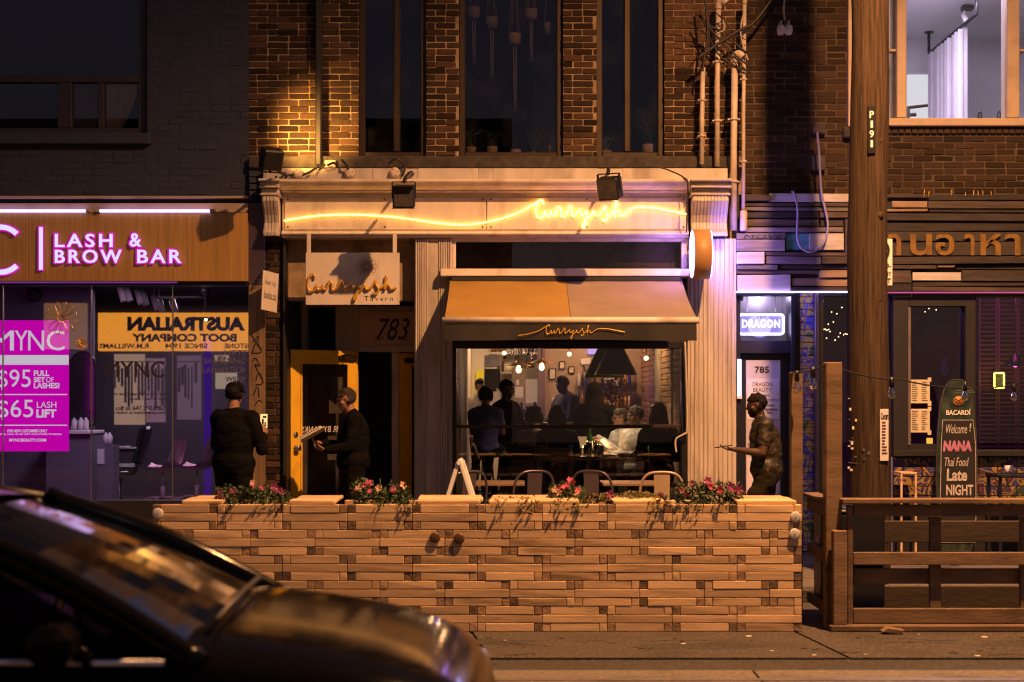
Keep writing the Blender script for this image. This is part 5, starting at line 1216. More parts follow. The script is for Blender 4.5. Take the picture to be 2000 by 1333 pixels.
MB().box(-.039, .039, -.002, .007, -.078, .078, .004, MPh).build('case', M_black, ph)
sc_ = MB().box(-.034, .034, -.0045, -.0025, -.068, .07, 0, MPh).build('screen', emis('warm_screen', (1,.62,.25), 1.3), ph)
for a, b, c, d in ((-.02,.0,-.03,.02),(.006,.02,-.05,-.01),(-.03,.03,-.045,-.04),(-.01,.024,.03,.05)): MB().box(a, b, -.006, -.0048, c, d, 0, MPh).build('image_patch', M_ink, ph)

j = stand(); j['head'] = V((0,-.075,1.605)); j['neck'] = V((0,-.01,1.47)); j['face'] = V((0,-1,-.45))
for s, a in (('l',1),('r',-1)):
    j['el'+s] = V((.21*a,-.06,1.13)); j['wr'+s] = V((.15*a,-.29,1.10 if s == 'l' else 1.16)); j['hd'+s] = V((-.15*a,-1,.15)); j['pn'+s] = V((-.3*a,0,1)); 
j['curl'] = .9
pB, SB = person('grey-haired person in black reading a newspaper at the open yellow door', (sx(690,-.5), -.5, 0), -78, j, 1.71, M_skin, M_cloth_k, M_cloth_k, M_hair_g, voxel=.009, glasses=True, bulk=1.22)
MP = Matrix.Translation(pB.location) @ Matrix.Rotation(R(-78), 4, 'Z')
nb = thing('newspaper', 'folded newspaper held by the person at the yellow door', 'newspaper', MP @ V((0,-.4,1.16)))
MN = MP @ Matrix.Translation((0,-.40,1.205)) @ Matrix.Rotation(R(28), 4, 'X')
for k_, (a, b, tl) in enumerate(((-.19,-.002,14),(.002,.19,-14))):
    Mk = MN @ Matrix.Rotation(R(tl), 4, 'Y'); s_ = MB().box(a, b, -.13, .13, -.004, .004, .001, Mk).build('sheet', M_paper, nb)
    for i in range(9): MB().box(a+.015, b-.015, -.11+i*.025, -.10+i*.025, .0042, .0052, 0, Mk).build('print_line', M_stone, s_)

j = stand(); j['face'] = V((.0,-1,-.3)); j['head'] = V((0,-.10,1.60)); j['neck'] = V((0,-.05,1.46)); shift_upper(j, (0,-.04,0), ('chest','shl','shr'))
j['ell'] = V((.23,-.08,1.14)); j['wrl'] = V((.14,-.33,1.17)); j['hdl'] = V((-.1,-1,.1)); j['pnl'] = V((0,0,1)); j['elr'] = V((-.23,.12,1.16)); j['wrr'] = V((-.23,.02,.94))
j['knl'] = V((.09,-.22,.53)); j['anl'] = V((.09,-.26,.10)); j['tol'] = V((.10,-.43,.06)); j['knr'] = V((-.09,.02,.50)); j['anr'] = V((-.09,.30,.16)); j['tor'] = V((-.10,.17,.04)); j['curl'] = .5
pC, SC_ = person('bearded person in camouflage shirt and shorts walking past with a phone', (sx(1497,-1.6), -1.6, -.0), -88, j, 1.66, M_skin_dk, M_camo, mat('dark_olive_shorts', (.020,.017,.010), .95, var=.4, vs=14, bump=.4, bs=30, spec=.1), M_hair, sleeve='short', legs='short', voxel=.009, beard=True, bulk=1.12)
MP = Matrix.Translation(pC.location) @ Matrix.Rotation(R(-88), 4, 'Z')
p3 = thing('phone', 'dark phone in the hand of the walking person', 'phone', MP @ V((.13,-.45,1.15)))
Mq = MP @ Matrix.Translation(SC_['wrl']+V((-.015,-.10,.028))) @ Matrix.Rotation(R(100), 4, 'X')
MB().box(-.037, .037, -.078, .078, -.004, .004, .003, Matrix.Translation((0,0,0)) @ MP @ Matrix.Translation(SC_['wrl']+V((-.012,-.11,.030))) @ Matrix.Rotation(R(8), 4, 'X')).build('case', M_black, p3)
# --- inside the restaurant (floor at FL)
def inside(label, px, Y, rot, j, H, **k):
    return person(label, (sx(px,Y), Y, FL), rot, j, H, voxel=.013, group='people inside the restaurant', **k)
j = stand(); j['head'] = V((0,-.07,1.60)); j['face'] = V((0,-1,-.35))
for s, a in (('l',1),('r',-1)): j['el'+s] = V((.22*a,-.08,1.15)); j['wr'+s] = V((.16*a,-.28,1.02)); j['hd'+s] = V((0,-1,-.3)); j['pn'+s] = V((-a*.5,0,-1))
inside('bartender in dark shirt looking down behind the bar', 1106, 4.75, -55, j, 1.70, top=M_cloth_n, bottom=M_cloth_k, skin=M_skin_dk)
j = sit(.74, .25); inside('person in blue shirt perched at the near end of the bar, back turned', 948, 2.9, 160, j, 1.62, top=M_cloth_b, hairstyle='bun', sleeve='short')
j = sit(.74, .25); j['face'] = V((.3,-1,0)); inside('person in black beside the blue shirt, looking over the shoulder', 988, 3.2, 52, j, 1.72, top=M_cloth_k, skin=M_skin_dk)
j = sit(.47); inside('curly-haired diner in pale ribbed top with back to the window', 1043, 1.55, 150, j, 1.62, top=mat('ribbed_cream_knit', (.40,.34,.27), .9, var=.2, bump=.6, bs=60), hairstyle='curly')
j = sit(.47); inside('long-haired diner in black nearest the window, back turned', 1088, .95, 165, j, 1.66, top=M_cloth_k, hairstyle='long')
j = sit(.74, .25); inside('long-haired person in black standing out in front of the beige wall', 1160, 3.1, 178, j, 1.68, top=M_cloth_k, hairstyle='long')
j = sit(.47); j['face'] = V((-.1,-1,-.1)); j['wrl'] = V((.10,-.30,.98)); j['wrr'] = V((-.08,-.28,1.0)); inside('diner with glasses in white shirt leaning on clasped hands', 1214, 2.05, -70, j, 1.62, top=M_cloth_w, hair=M_hair_g, glasses=True)
j = sit(.47); j['face'] = V((-.15,-1,0)); inside('short-haired diner in white shirt beside the one with glasses', 1243, 1.65, -62, j, 1.66, top=M_cloth_w, hair=M_hair_g)
j = sit(.47); inside('diner in black at the brick wall end, back to the window', 1287, .85, 200, j, 1.70, top=M_cloth_k, hairstyle='long', hair=mat('brown_hair', (.05,.03,.02), .5, var=.5, vs=30))
j = stand(); inside('cook with a white top in the kitchen', 938, 6.6, 40, j, 1.66, top=M_cloth_w)
# ------------------------------------------------------------------ lights of lamps, and unseen room lights without a fixture
def lamp(name, kind, loc, energy, color, parent=None, size=.05, rot=None, spot=None, blend=.5):
    l = bpy.data.lights.new(name, kind); l.energy = energy; l.color = color
    if kind == 'AREA': l.size = size
    else: l.shadow_soft_size = size
    if kind == 'SPOT': l.spot_size = R(spot); l.spot_blend = blend
    o = bpy.data.objects.new(name, l); col.objects.link(o)
    if parent: o.parent = parent; o.location = V(loc)-wloc(parent)
    else: o.location = loc
    if rot: o.rotation_euler = rot
    return o
M_filament = emis('warm_filament', (1,.62,.22), 14)
M_shade = mat('black_enamel_shade', (.012,.012,.013), .3, var=.1)
M_amber = mat('amber_metal_shade', (.45,.22,.06), .4, metal=.7, var=.1)
for u, v, l_ in ((1013,717,'small amber pendant lamp over the kitchen pass'),(1058,712,'small amber pendant lamp beside the plum doorway')):
    Yk = 5.0; c = V((sx(u,Yk), Yk, sz(v,Yk))); t = thing('pendant_lamp', l_, 'lamp', c, 'amber pendants in the restaurant')
    MB().lathe([(.02,.06),(.03,.045),(.16,.0),(.165,-.006),(.15,.004)], c+V((0,0,.02)), 20, cap=False).build('shade', M_amber, t); MB().cyl(c+V((0,0,.08)), (c.x,c.y,3.0), .006, n=6).build('rod', M_black, t)
    MB().lathe([(.014,.02),(.03,-.02),(.034,-.05),(.02,-.075),(.001,-.082)], c, 12).build('bulb', M_filament, t); lamp('pendant_light', 'POINT', c-V((0,0,.11)), 9, (1,.6,.28), t, .04)
for u, v, Yk, l_ in ((1180,738,2.1,'black cone pendant lamp farther over the dining table'),(1203,733,1.5,'black cone pendant lamp nearer over the dining table')):
    c = V((sx(u,Yk), Yk, sz(v,Yk))); t = thing('cone_lamp', l_, 'lamp', c, 'black cone lamps over the dining table')
    MB().lathe([(.235,0),(.237,.012),(.075,.34),(.05,.37),(.001,.38)], c, 28, cap=False).build('shade', M_shade, t); MB().lathe([(.228,.004),(.07,.33),(.001,.335)], c, 28, cap=False).build('shade_lining', M_white, t)
    MB().cyl(c+V((0,0,.37)), (c.x,c.y,3.0), .012, n=8).build('rod', M_black, t); MB().ell(c+V((0,0,.1)), .04, 12, 8).build('bulb', M_filament, t)
    lamp('cone_light', 'SPOT', c+V((0,0,.04)), 20, (1,.66,.38), t, .06, (0,0,0), 150, .5)
MB().box(X0, sx(1050,6.0), 7.0, 7.3, 2.93, 2.99).build('kitchen_light_strip', emis('kitchen_strip', (1,.76,.5), 6), rb)
lamp('kitchen_light', 'AREA', (.0, 7.1, 2.9), 64, (1,.56,.27), rb, .8)
lamp('bar_back_light', 'POINT', (1.1, 5.2, 2.7), 62, (1,.50,.22), rb, .12)
lamp('brick_wall_washer', 'SPOT', (X1-.25, 2.6, 2.85), 240, (1,.58,.22), rb, .05, V((.4,.1,-1)).to_track_quat('-Z','Y').to_euler(), 110, .8)
# bar counter and its things
M_counter = mat('dark_walnut_counter', (.06,.035,.022), .3, var=.3, vs=5, stretch=(.4,2,2))
bc = thing('bar_counter', 'dark bar counter across the back of the restaurant', 'counter', (.7, 3.9, FL))
MB().box(sx(985,3.6), X1-.05, 3.55, 4.15, 1.22, 1.27, .01).build('top', M_counter, bc)
MB().box(sx(990,3.6), X1-.08, 3.65, 4.05, FL, 1.218).build('front', M_blackmatte, bc)
for u, l_ in ((1057,'leftmost'),(1132,'middle'),(1193,'rightmost')):
    c = V((sx(u,3.62), 3.62, 1.272)); t = thing('candle', 'amber tea light glass on the bar counter, '+l_+' of three', 'candle', c, 'tea lights on the bar')
    MB().lathe([(.028,0),(.034,.07),(.031,.07),(.026,.006)], c, 12).build('glass', M_bulb, t); MB().lathe([(.001,.01),(.014,.012),(.012,.04),(.001,.055)], c, 8).build('flame', emis('candle_flame', (1,.5,.1), 6), t)
M_blueglass = mat('blue_glass_bottle', (.03,.06,.45), .1, var=.1)
r9 = random.Random(3)
for i in range(9):
    u = 1003+i*5.2; c = V((sx(u,3.85), 3.85+r9.uniform(-.1,.1), 1.272)); h = r9.uniform(.12,.26); gl_ = i % 3 == 1
    t = thing('bottle', ('chrome shaker bottle' if gl_ else 'blue glass bottle')+' on the bar, '+('first','second','third','fourth','fifth','sixth','seventh','eighth','ninth')[i]+' from the kitchen end', 'bottle', c, 'glassware at the near end of the bar')
    MB().lathe([(.03,0),(.032,h*.6),(.012,h*.75),(.012,h),(.014,h)], c, 12).build('body', M_blueglass if not gl_ else M_chrome, t)
    MB().cyl(c+V((0,0,h)), c+V((0,0,h+.02)), .014, n=8).build('cap', M_black, t)
lamp('bar_led', 'POINT', (sx(1025,4.0), 4.3, 1.55), 4, (.18,.10,1), bc, .1); lamp('flower_led', 'POINT', (sx(1210,4.3), 4.9, 1.7), 2.5, (.35,.08,1), bc, .08)
t = thing('beer_tap', 'chrome beer tap column with ball finial on the bar', 'tap', (sx(1168,3.8), 3.8, 1.272)); c = V(t.location)
MB().lathe([(.05,0),(.04,.03),(.03,.05),(.03,.36),(.05,.38),(.03,.4),(.045,.44),(.03,.48),(.001,.49)], c, 14).build('column', M_chrome, t); MB().cyl(c+V((-.06,-.05,.3)), c+V((-.06,-.06,.42)), .012, .018, 8).cyl(c+V((0,0,.3)), c+V((-.06,-.05,.3)), .01, n=8).build('handle', M_black, t)
t = thing('flower_vase', 'vase of dark violet-lit flowers on the bar end', 'vase', (sx(1196,3.9), 3.9, 1.272)); c = V(t.location)
MB().lathe([(.05,0),(.07,.08),(.05,.18),(.04,.2),(.05,.22)], c, 14).build('vase', M_stone, t); l = MB(); leaves(l, c+V((.02,0,.42)), (.2,.15,.2), 420, .028, 9); l.build('foliage', mat('violet_leaf', (.12,.05,.12), .6, rand=.2), t)
# kitchen pass contents
t = thing('steel_rack', 'tall steel kitchen rack with printer and ticket shelf', 'rack', (sx(960,6.3), 6.4, FL))
for z, h, mm, nm in ((2.02,.16,M_steel,'hood_box'),(1.72,.27,M_blackmatte,'microwave'),(1.45,.22,M_white,'ticket_stack'),(1.38,.05,M_steel,'shelf'),(1.0,.04,M_steel,'shelf')): MB().box(sx(946,6.2), sx(977,6.2), 6.2, 6.55, z, z+h, .008).build(nm, mm, t)
for u in (946, 977): MB().cyl((sx(u,6.3),6.5,FL), (sx(u,6.3),6.5,2.2), .014, n=8).build('post', M_steel, t)
tag(MB().box(sx(930,8.4), sx(948,8.4), 8.5, 8.58, 1.62, 2.0, .01).build('order_screen', emis('yellow_screen', (1,.6,.02), .9)), 'bright yellow panel on the kitchen wall', 'panel')
t = thing('paper_board', 'kitchen pass panel with sheets of paper taped on', 'panel', (sx(1030,6.05), 6.05, 1.3)); MB().box(sx(1000,6.05), sx(1050,6.05), 6.05, 6.12, 1.0, 2.0).build('panel', mat('putty_panel', (.30,.25,.2), .7), t)
for a, b, c, d in ((1006,1022,756,777),(1027,1050,741,788),(1008,1014,742,752)): MB().pb(a, b, c, d, 6.035, 6.045).build('paper', M_white, t)
for k, (u, v) in enumerate(((1083,782),(1131,782),(1139,707),(1148,706))): tag(MB().pb(u-5, u+5, v-6, v+6, 6.07, 6.095, .006).build('wall_switch', M_white), ['pale switch plate left of the bartender','pale switch plate right of the bartender','round-edged pale sensor high on the beige wall','smaller pale sensor high on the beige wall'][k], 'switch plate')
tag(MB().tube(spline([(sx(a,6.05), 6.06, sz(b,6.05)) for a, b in ((1139,712),(1146,730),(1155,750),(1160,770))], 4), .008, 6).build('wall_cord', M_stone), 'cord running down the beige wall', 'cord')  # plain cord fixed down the beige wall
t = thing('back_window', 'small violet-lit window high at the back of the bar', 'window', (sx(1170,6.05), 6.05, 2.2)); MB().pb(1148, 1192, 680, 692, 6.04, 6.09).build('pane', emis('violet_pane', (.72,.45,1), 1.1), t); MB().pb(1168, 1170, 680, 692, 6.02, 6.039).build('bar', M_black, t)
# dining table, settings and chairs
dt = thing('dining_table', 'dark dining table laid with glasses and plates', 'table', (.9, 1.7, FL))
MB().box(.60, 1.16, .85, 2.6, .91, .95, .008).build('top', M_counter, dt)
for a, b in ((.66,.93),(1.1,.93),(.66,2.52),(1.1,2.52)): MB().box(a-.03, a+.03, b-.03, b+.03, FL, .908).build('leg', M_blackmatte, dt)
M_tumbler = glass('tumbler_glass', (.93,.93,.93), .18)
ORD = ('first','second','third','fourth','fifth','sixth','seventh','eighth','ninth')
k = 0
for y in (1.0, 1.2, 1.4, 1.65, 1.9, 2.2):
    for x in (.70, .82, .95, 1.06):
        k += 1; x_ = x+r9.uniform(-.03,.03); y_ = y+r9.uniform(-.06,.06); c = V((x_, y_, .9505))
        if k % 4 == 0:
            t = thing('plate', 'white plate on the brick-wall side of the dining table, '+ORD[(k-1)//4]+' from the window', 'plate', c, 'plates on the dining table'); MB().lathe([(.05,0),(.06,.004),(.10,.014),(.098,.017),(.055,.007),(.001,.006)], c, 18).build('dish', M_white, t); MB().ell(c+V((0,0,.012)), (.04,.035,.014), 8, 5).build('food', M_amber, t)
        else:
            h = r9.choice([.09,.11,.15]); t = thing('glass', 'clear drinking glass on the dining table, '+ORD[(k-1) % 4]+' across in the '+ORD[(k-1)//4]+' row from the window', 'glass', c, 'glasses on the dining table')
            MB().lathe([(.028,0),(.034,h),(.031,h),(.025,.008),(.001,.008)], c, 12).build('bowl', M_tumbler, t)
            MB().lathe([(.001,.01),(.024,.01),(.027,h*.5),(.001,h*.5)], c, 10).build('drink', mat('pale_drink_%d' % k, (.5,.42,.3), .1, var=0), t)
t = thing('wine_bottle', 'green wine bottle standing on the dining table', 'bottle', (.88, 1.75, .9505)); MB().lathe([(.037,0),(.038,.19),(.015,.24),(.014,.30),(.016,.305)], t.location, 14).build('body', mat('green_glass_bottle', (.03,.10,.02), .1, var=.1), t); MB().lathe([(.0385,.06),(.0385,.14)], t.location, 14).build('bottle_label', M_paper, t)
t = thing('menu_card', 'white folded menu card standing on the dining table', 'menu', (.78, 1.6, .9505)); MB().box(.74, .84, 1.6, 1.603, .951, 1.15).build('leaf', M_white, t); m = MB(); m.box(.74, .84, 1.6, 1.603, .951, 1.15); m.v = [(p[0], p[1]+.05-(p[2]-.951)*.24, p[2]) for p in m.v]; m.build('leaf', M_white, t)
def wood_chair(label, x, y, rot):
    t = thing('dining_chair', label, 'chair', (0,0,0), 'dark chairs at the dining table'); m = M_counter
    MB().box(-.2, .2, -.2, .2, .43, .465, .01).build('seat', m, t)
    for a in (-1, 1):
        MB().box(a*.19-.018, a*.19+.018, -.19, -.155, 0, .43).build('leg', m, t); MB().box(a*.19-.018, a*.19+.018, .165, .2, 0, .88, .004).build('leg', m, t)
    MB().box(-.172, .172, .175, .195, .70, .85, .006).build('backrest', m, t)
    t.location = (x, y, FL); t.rotation_euler = (0, 0, R(rot)); return t
wood_chair('dark chair of the curly-haired diner', sx(1043,1.55), 1.55, 150); wood_chair('dark chair of the long-haired diner nearest the window', sx(1088,.95), .95, 165); wood_chair('dark chair of the diner with glasses', sx(1214,2.05), 2.05, -70)
wood_chair('dark chair of the short-haired diner in white', sx(1243,1.65), 1.65, -62); wood_chair('dark chair of the diner by the brick wall', sx(1287,.85), .85, 200)
for l_, x, y, rt in (('bar stool of the blue-shirted person', sx(948,2.9), 2.9, 160), ('bar stool of the person looking over the shoulder', sx(988,3.2), 3.2, 52), ('bar stool in front of the beige wall', sx(1160,3.1), 3.1, 178)):
    t = thing('bar_stool', l_, 'stool', (x, y, FL), 'bar stools'); MB().lathe([(.001,.69),(.17,.69),(.18,.71),(.17,.735),(.001,.738)], (x,y,FL), 18).build('seat', M_counter, t)
    for k in range(4): a = k*1.57+.8; MB().cyl((x+.1*math.cos(a), y+.1*math.sin(a), FL+.69), (x+.19*math.cos(a), y+.19*math.sin(a), FL), .012, n=8).build('leg', M_black, t)
    MB().tube([(x+.165*math.cos(a*.4), y+.165*math.sin(a*.4), FL+.24) for a in range(16)], .009, 6, closed=True).build('foot_ring', M_black, t)
m = MB().tube(spline([(sx(a,-.12), -.12, sz(b,-.12)) for a, b in ((1338,668),(1341,760),(1342,838),(1336,848),(1322,856),(1319,866),(1321,884))], 6), .010, 8)
tag(m.build('crank_handle', M_galv), 'cream awning crank hanging beside the restaurant window', 'crank')
for k, (x, y) in enumerate(((.74,1.30),(1.02,1.78))):  # candles added to give the table light and glints
    t = thing('added_table_candle', ('nearer','farther')[k]+' added amber candle glass on the dining table', 'candle', (x, y, .9505), 'added candles on the dining table')
    MB().lathe([(.03,0),(.036,.08),(.033,.08),(.028,.006)], t.location, 12, cap=False).build('glass', M_bulb, t); MB().lathe([(.001,.01),(.015,.012),(.012,.05),(.001,.065)], t.location, 8).build('flame', emis('added_table_flame_%d' % k, (1,.5,.12), 12), t)
    lamp('added_candle_light', 'POINT', V(t.location)+V((0,0,.12)), 1.6, (1,.55,.2), t, .03)
ks = thing('kitchen_shelf', 'loaded kitchen shelf with jars and stacked bowls behind the pass', 'shelf', (0, 8.4, 1.6))
for z in (1.62, 1.95, 2.25):
    MB().box(X0+.25, .9, 8.35, 8.59, z, z+.03).build('board', M_steel, ks)
    for i in range(13):
        x = X0+.32+i*.115; h = r9.uniform(.08,.22); MB().lathe([(.04,0),(.045,h*.8),(.03,h),(.001,h)], (x, 8.46, z+.031), 10).build('jar', r9.choice([M_white, M_steel, M_amber, M_stone, M_brick, M_paper]), ks)
ur = thing('utensil_rail', 'rail of hanging ladles above the kitchen pass', 'rail', (.1, 6.2, 2.3)); MB().cyl((X0+.1,6.3,2.42), (sx(1048,6.0),6.3,2.42), .01, n=8).build('rail', M_steel, ur)
for i in range(11): x = X0+.5+i*.055; h = r9.uniform(.16,.3); MB().cyl((x,6.3,2.42), (x,6.3,2.42-h), .005, n=5).ell((x,6.3,2.42-h), (.025,.012,.03), 8, 5).build('utensil', M_chrome if i % 3 else M_black, ur)
bs_ = thing('bottle_shelf', 'back bar shelf lined with bottles on the beige wall', 'shelf', (1.2, 6.0, 1.9))
for z in (1.42, 1.72):
    MB().box(sx(1128,5.9), sx(1240,5.9), 5.88, 6.09, z, z+.025).build('board', M_counter, bs_)
    for i in range(14):
        h = r9.uniform(.18,.26); x = sx(1131,5.9)+i*.054; MB().lathe([(.021,0),(.022,h*.6),(.008,h*.78),(.008,h),(.001,h)], (x, 5.97, z+.026), 10).build('bottle', r9.choice([M_blueglass, M_amber, M_paper, M_stone, M_gold, M_white]), bs_)
for k, (a, b, c, d) in enumerate(((1072,1086,720,742),(1092,1104,706,722),(1110,1122,716,730))):
    t = thing('wall_picture', ('largest','smallest','middle-sized')[k]+' framed picture on the beige restaurant wall', 'picture', (sx(a,6.05), 6.05, sz(d,6.05)), 'pictures on the beige wall'); MB().pb(a, b, c, d, 6.06, 6.095, .006).build('frame', M_black, t); MB().pb(a+2, b-2, c+2, d-2, 6.054, 6.059).build('print', M_paper, t)
for k, (u, v, Yk) in enumerate(((985,690,4.4),(1112,692,4.4),(1262,700,3.0))):
    t = thing('ceiling_bulb', 'bare warm bulb on the restaurant ceiling, '+('over the pass','over the bar','by the brick wall')[k], 'lamp', (sx(u,Yk), Yk, sz(v,Yk)), 'bare bulbs in the restaurant'); p = V(t.location); MB().ell(p, .026, 10, 7).build('bulb', M_filament, t); MB().cyl(p+V((0,0,.02)), (p.x,p.y,3.0), .006, n=6).build('cord', M_black, t)
# ------------------------------------------------------------------ patio furniture
M_gun = mat('gunmetal_chair_paint', (.13,.105,.13), .35, metal=.6, var=.15); M_creamch = mat('cream_chair_paint', (.50,.38,.26), .4, metal=.2, var=.15)
def metal_chair(label, px, Y, rot, m):
    t = thing('metal_chair', label, 'chair', (0,0,0), 'metal cafe chairs on the patio')
    MB().box(-.18, .18, -.18, .18, .435, .452, .008).build('seat', m, t)
    for a, b in ((-1,-1),(1,-1),(-1,1),(1,1)): MB().tube([(a*.165, b*.165, .44), (a*.215, b*.225, 0)], [.022,.014], 8).build('leg', m, t)
    MB().tube(spline([(-.19,.17,.44), (-.205,.19,.62), (-.195,.215,.78), (-.13,.235,.875), (0,.24,.895), (.13,.235,.875), (.195,.215,.78), (.205,.19,.62), (.19,.17,.44)], 5), .0125, 8).build('back_frame', m, t)
    p = MB(); p.add([(-.065,.178,.45),(.065,.178,.45),(.075,.232,.885),(-.075,.232,.885),(-.065,.186,.45),(.065,.186,.45),(.075,.240,.885),(-.075,.240,.885)], [(0,1,2,3),(7,6,5,4),(1,5,6,2),(0,3,7,4),(3,2,6,7),(0,4,5,1)]); p.build('splat', m, t)
    t.location = (sx(px,Y), Y, 0); t.rotation_euler = (0, 0, R(rot)); return t
metal_chair('gunmetal cafe chair mostly hidden behind the folding sign', 893, -1.2, -148, M_gun)
metal_chair('gunmetal cafe chair behind the pink petunias, below the bar window', 1028, -1.1, 200, M_gun)
metal_chair('gunmetal cafe chair at the left side of the wooden cafe table', 1170, -1.1, 158, M_gun)
metal_chair('cream cafe chair beside the cream pilaster', 1292, -1.35, 176, M_creamch)
M_ctop = mat('cafe_table_timber', (.22,.14,.08), .5, var=.3, vs=5, stretch=(.3,2,2))
for u, l_ in ((965,'wooden cafe table beside the folding sign'),(1234,'wooden cafe table in front of the cream chair')):
    Yt = -.75; x = sx(u,Yt); t = thing('cafe_table', l_, 'table', (x, Yt, 0), 'patio cafe tables')
    for k in range(4): MB().box(x-.30, x+.30, Yt-.3+k*.15, Yt-.155+k*.15, .735, .762, .004).build('plank', M_ctop, t)
    MB().cyl((x,Yt,.02), (x,Yt,.735), .03, n=10).build('leg', M_black, t); MB().lathe([(.22,0),(.22,.012),(.05,.03),(.001,.03)], (x,Yt,.001), 18).build('base', M_black, t)
ab = thing('sandwich_board', 'white folding pavement sign seen edge-on by the pilaster', 'sign', (sx(899,-2.3), -2.3, 0))
for a in (-1, 1):
    Mx = Matrix.Translation((sx(899,-2.3), -2.3, 1.02)) @ Matrix.Rotation(R(-17*a), 4, 'Y')
    for b in (-.30, .27): MB().box(a*.012-.018, a*.012+.018, b, b+.045, -1.06, .0, .006, Mx).build('leg', M_white, ab)
    MB().box(a*.012-.016, a*.012+.016, -.255, .27, -.055, -.003, .005, Mx).build('top_rail', M_white, ab); MB().box(a*.012-.006, a*.012+.006, -.254, .268, -.86, -.06, 0, Mx).build('panel', M_white, ab)
MB().cyl((sx(899,-2.3), -2.62, 1.025), (sx(899,-2.3), -1.98, 1.025), .022, n=10).build('hinge', M_white, ab)
# ------------------------------------------------------------------ salon contents
M_pinksh = mat('pink_plastic_shell', (.60,.36,.46), .35, var=.05); M_leather = mat('black_leather', (.015,.014,.017), .35, var=.2, bump=.2, bs=60)
def shell_chair(label, px, Y, rot):
    t = thing('swivel_chair', label, 'chair', (0,0,0), 'pink swivel chairs in the salon'); n = 14; m = MB()
    prof = [(-.25,.50),(-.20,.475),(-.05,.455),(.08,.46),(.16,.50),(.20,.58),(.235,.70),(.27,.82),(.285,.86)]
    P_ = [[V((w*(.22-.04*abs(i-4)/4), y+.05*(w*w)*(-.6 if i > 3 else 0), z+.055*w*w*(1 if i < 5 else .15))) for w in [-1+2*k/n for k in range(n+1)]] for i, (y, z) in enumerate(prof)]
    for i in range(len(P_)-1):
        for k in range(n): m.add([P_[i][k], P_[i][k+1], P_[i+1][k+1], P_[i+1][k]], [(0,1,2,3)], True); m.add([p-V((0,.0,.012)) for p in (P_[i][k], P_[i][k+1], P_[i+1][k+1], P_[i+1][k])], [(3,2,1,0)], True)
    m.build('shell', M_pinksh, t); MB().cyl((0,0,.2), (0,0,.45), .016, n=10).build('gas_lift', M_chrome, t); MB().cyl((0,0,.08), (0,0,.26), .03, n=10).build('column', M_pinksh, t)
    for k in range(5):
        a = k*1.2566; f_ = MB().tube(spline([(.02*math.cos(a),.02*math.sin(a),.12), (.16*math.cos(a),.16*math.sin(a),.115), (.27*math.cos(a),.27*math.sin(a),.06)], 4), .016, 8).build('foot', M_pinksh, t)
        MB().lathe([(.001,-.012),(.028,-.012),(.028,.012),(.001,.012)], (.28*math.cos(a),.28*math.sin(a),.029), 12, Matrix.Rotation(R(90),4,'X')).build('caster', M_blackmatte, f_)
    t.location = (sx(px,Y), Y, FL); t.rotation_euler = (0, 0, R(rot)); return t
shell_chair('pink shell swivel chair nearer the barber chair', 318, 4.0, -105); shell_chair('pink shell swivel chair nearer the violet light strip', 385, 4.3, -108)
t = thing('barber_chair', 'black leather barber chair with chrome base in the salon', 'barber chair', (0,0,0))
MB().lathe([(.29,0),(.29,.02),(.12,.05),(.07,.08),(.07,.34),(.05,.36)], (0,0,0), 24).build('base', M_chrome, t)
MB().box(-.24, .24, -.30, .22, .40, .55, .05).build('seat', M_leather, t); m = MB().box(-.23, .23, .18, .30, .53, 1.02, .05); m.v = [(p[0], p[1]+(p[2]-.53)*.22, p[2]) for p in m.v]; m.build('backrest', M_leather, t)
MB().ell((0,.35,1.17), (.13,.06,.09), 14, 9).build('headrest', M_leather, t); MB().cyl((0,.32,1.0), (0,.345,1.12), .014, n=8).build('headrest_post', M_chrome, t)
for a in (-1, 1):
    MB().box(a*.28-.04, a*.28+.04, -.22, .2, .70, .76, .025).build('armrest', M_leather, t); MB().tube(spline([(a*.28,-.2,.70), (a*.28,-.24,.58), (a*.28,-.14,.46), (a*.27,.1,.44)], 5), .014, 8).build('arm_frame', M_chrome, t)
MB().tube(spline([(-.2,-.28,.45), (-.2,-.45,.28), (-.19,-.58,.16)], 4), .014, 8).tube(spline([(.2,-.28,.45), (.2,-.45,.28), (.19,-.58,.16)], 4), .014, 8).box(-.2, .2, -.66, -.52, .13, .16, .01).build('footrest', M_chrome, t)
t.location = (sx(232,4.2), 4.2, FL); t.rotation_euler = (0, 0, R(-70))
c = thing('styling_counter', 'grey styling counter by the salon partition', 'counter', (sx(160,2.4), 2.6, FL))
MB().box(sx(90,2.3), sx(178,2.3), 2.3, 2.88, FL, 1.16).build('cabinet', M_salonwall, c); MB().box(sx(88,2.3), sx(180,2.3), 2.26, 2.885, 1.163, 1.20, .005).build('top', M_white, c)
MB().box(sx(183,2.6), sx(222,2.6), 2.6, 2.88, FL, 1.02).build('drawer_unit', M_salonwall, c); MB().box(sx(186,2.6), sx(204,2.6), 2.59, 2.599, .8, .98).build('drawer_front', M_white, c)
for k, (u, z) in enumerate(((143,1.201),(156,1.201),(166,1.201),(205,1.021),(212,1.021))):
    b = thing('pump_bottle', 'pale pump bottle on the styling counter, number %s from the poster' % ('first','second','third','fourth','fifth')[k], 'bottle', (sx(u,2.6), 2.65, z), 'pump bottles in the salon'); p = V(b.location)
    MB().lathe([(.035,0),(.036,.11),(.014,.135),(.012,.15)], p, 12).build('body', M_white, b); MB().cyl(p+V((0,0,.15)), p+V((0,0,.20)), .006, n=6).box(p.x-.03, p.x+.008, p.y-.006, p.y+.006, p.z+.2, p.z+.212).build('pump', M_black, b)
a_ = thing('arched_mirror', 'dark arched mirror on the salon partition', 'mirror', (sx(165,2.85), 2.87, 1.2)); xm, zm = sx(160,2.85), 1.95
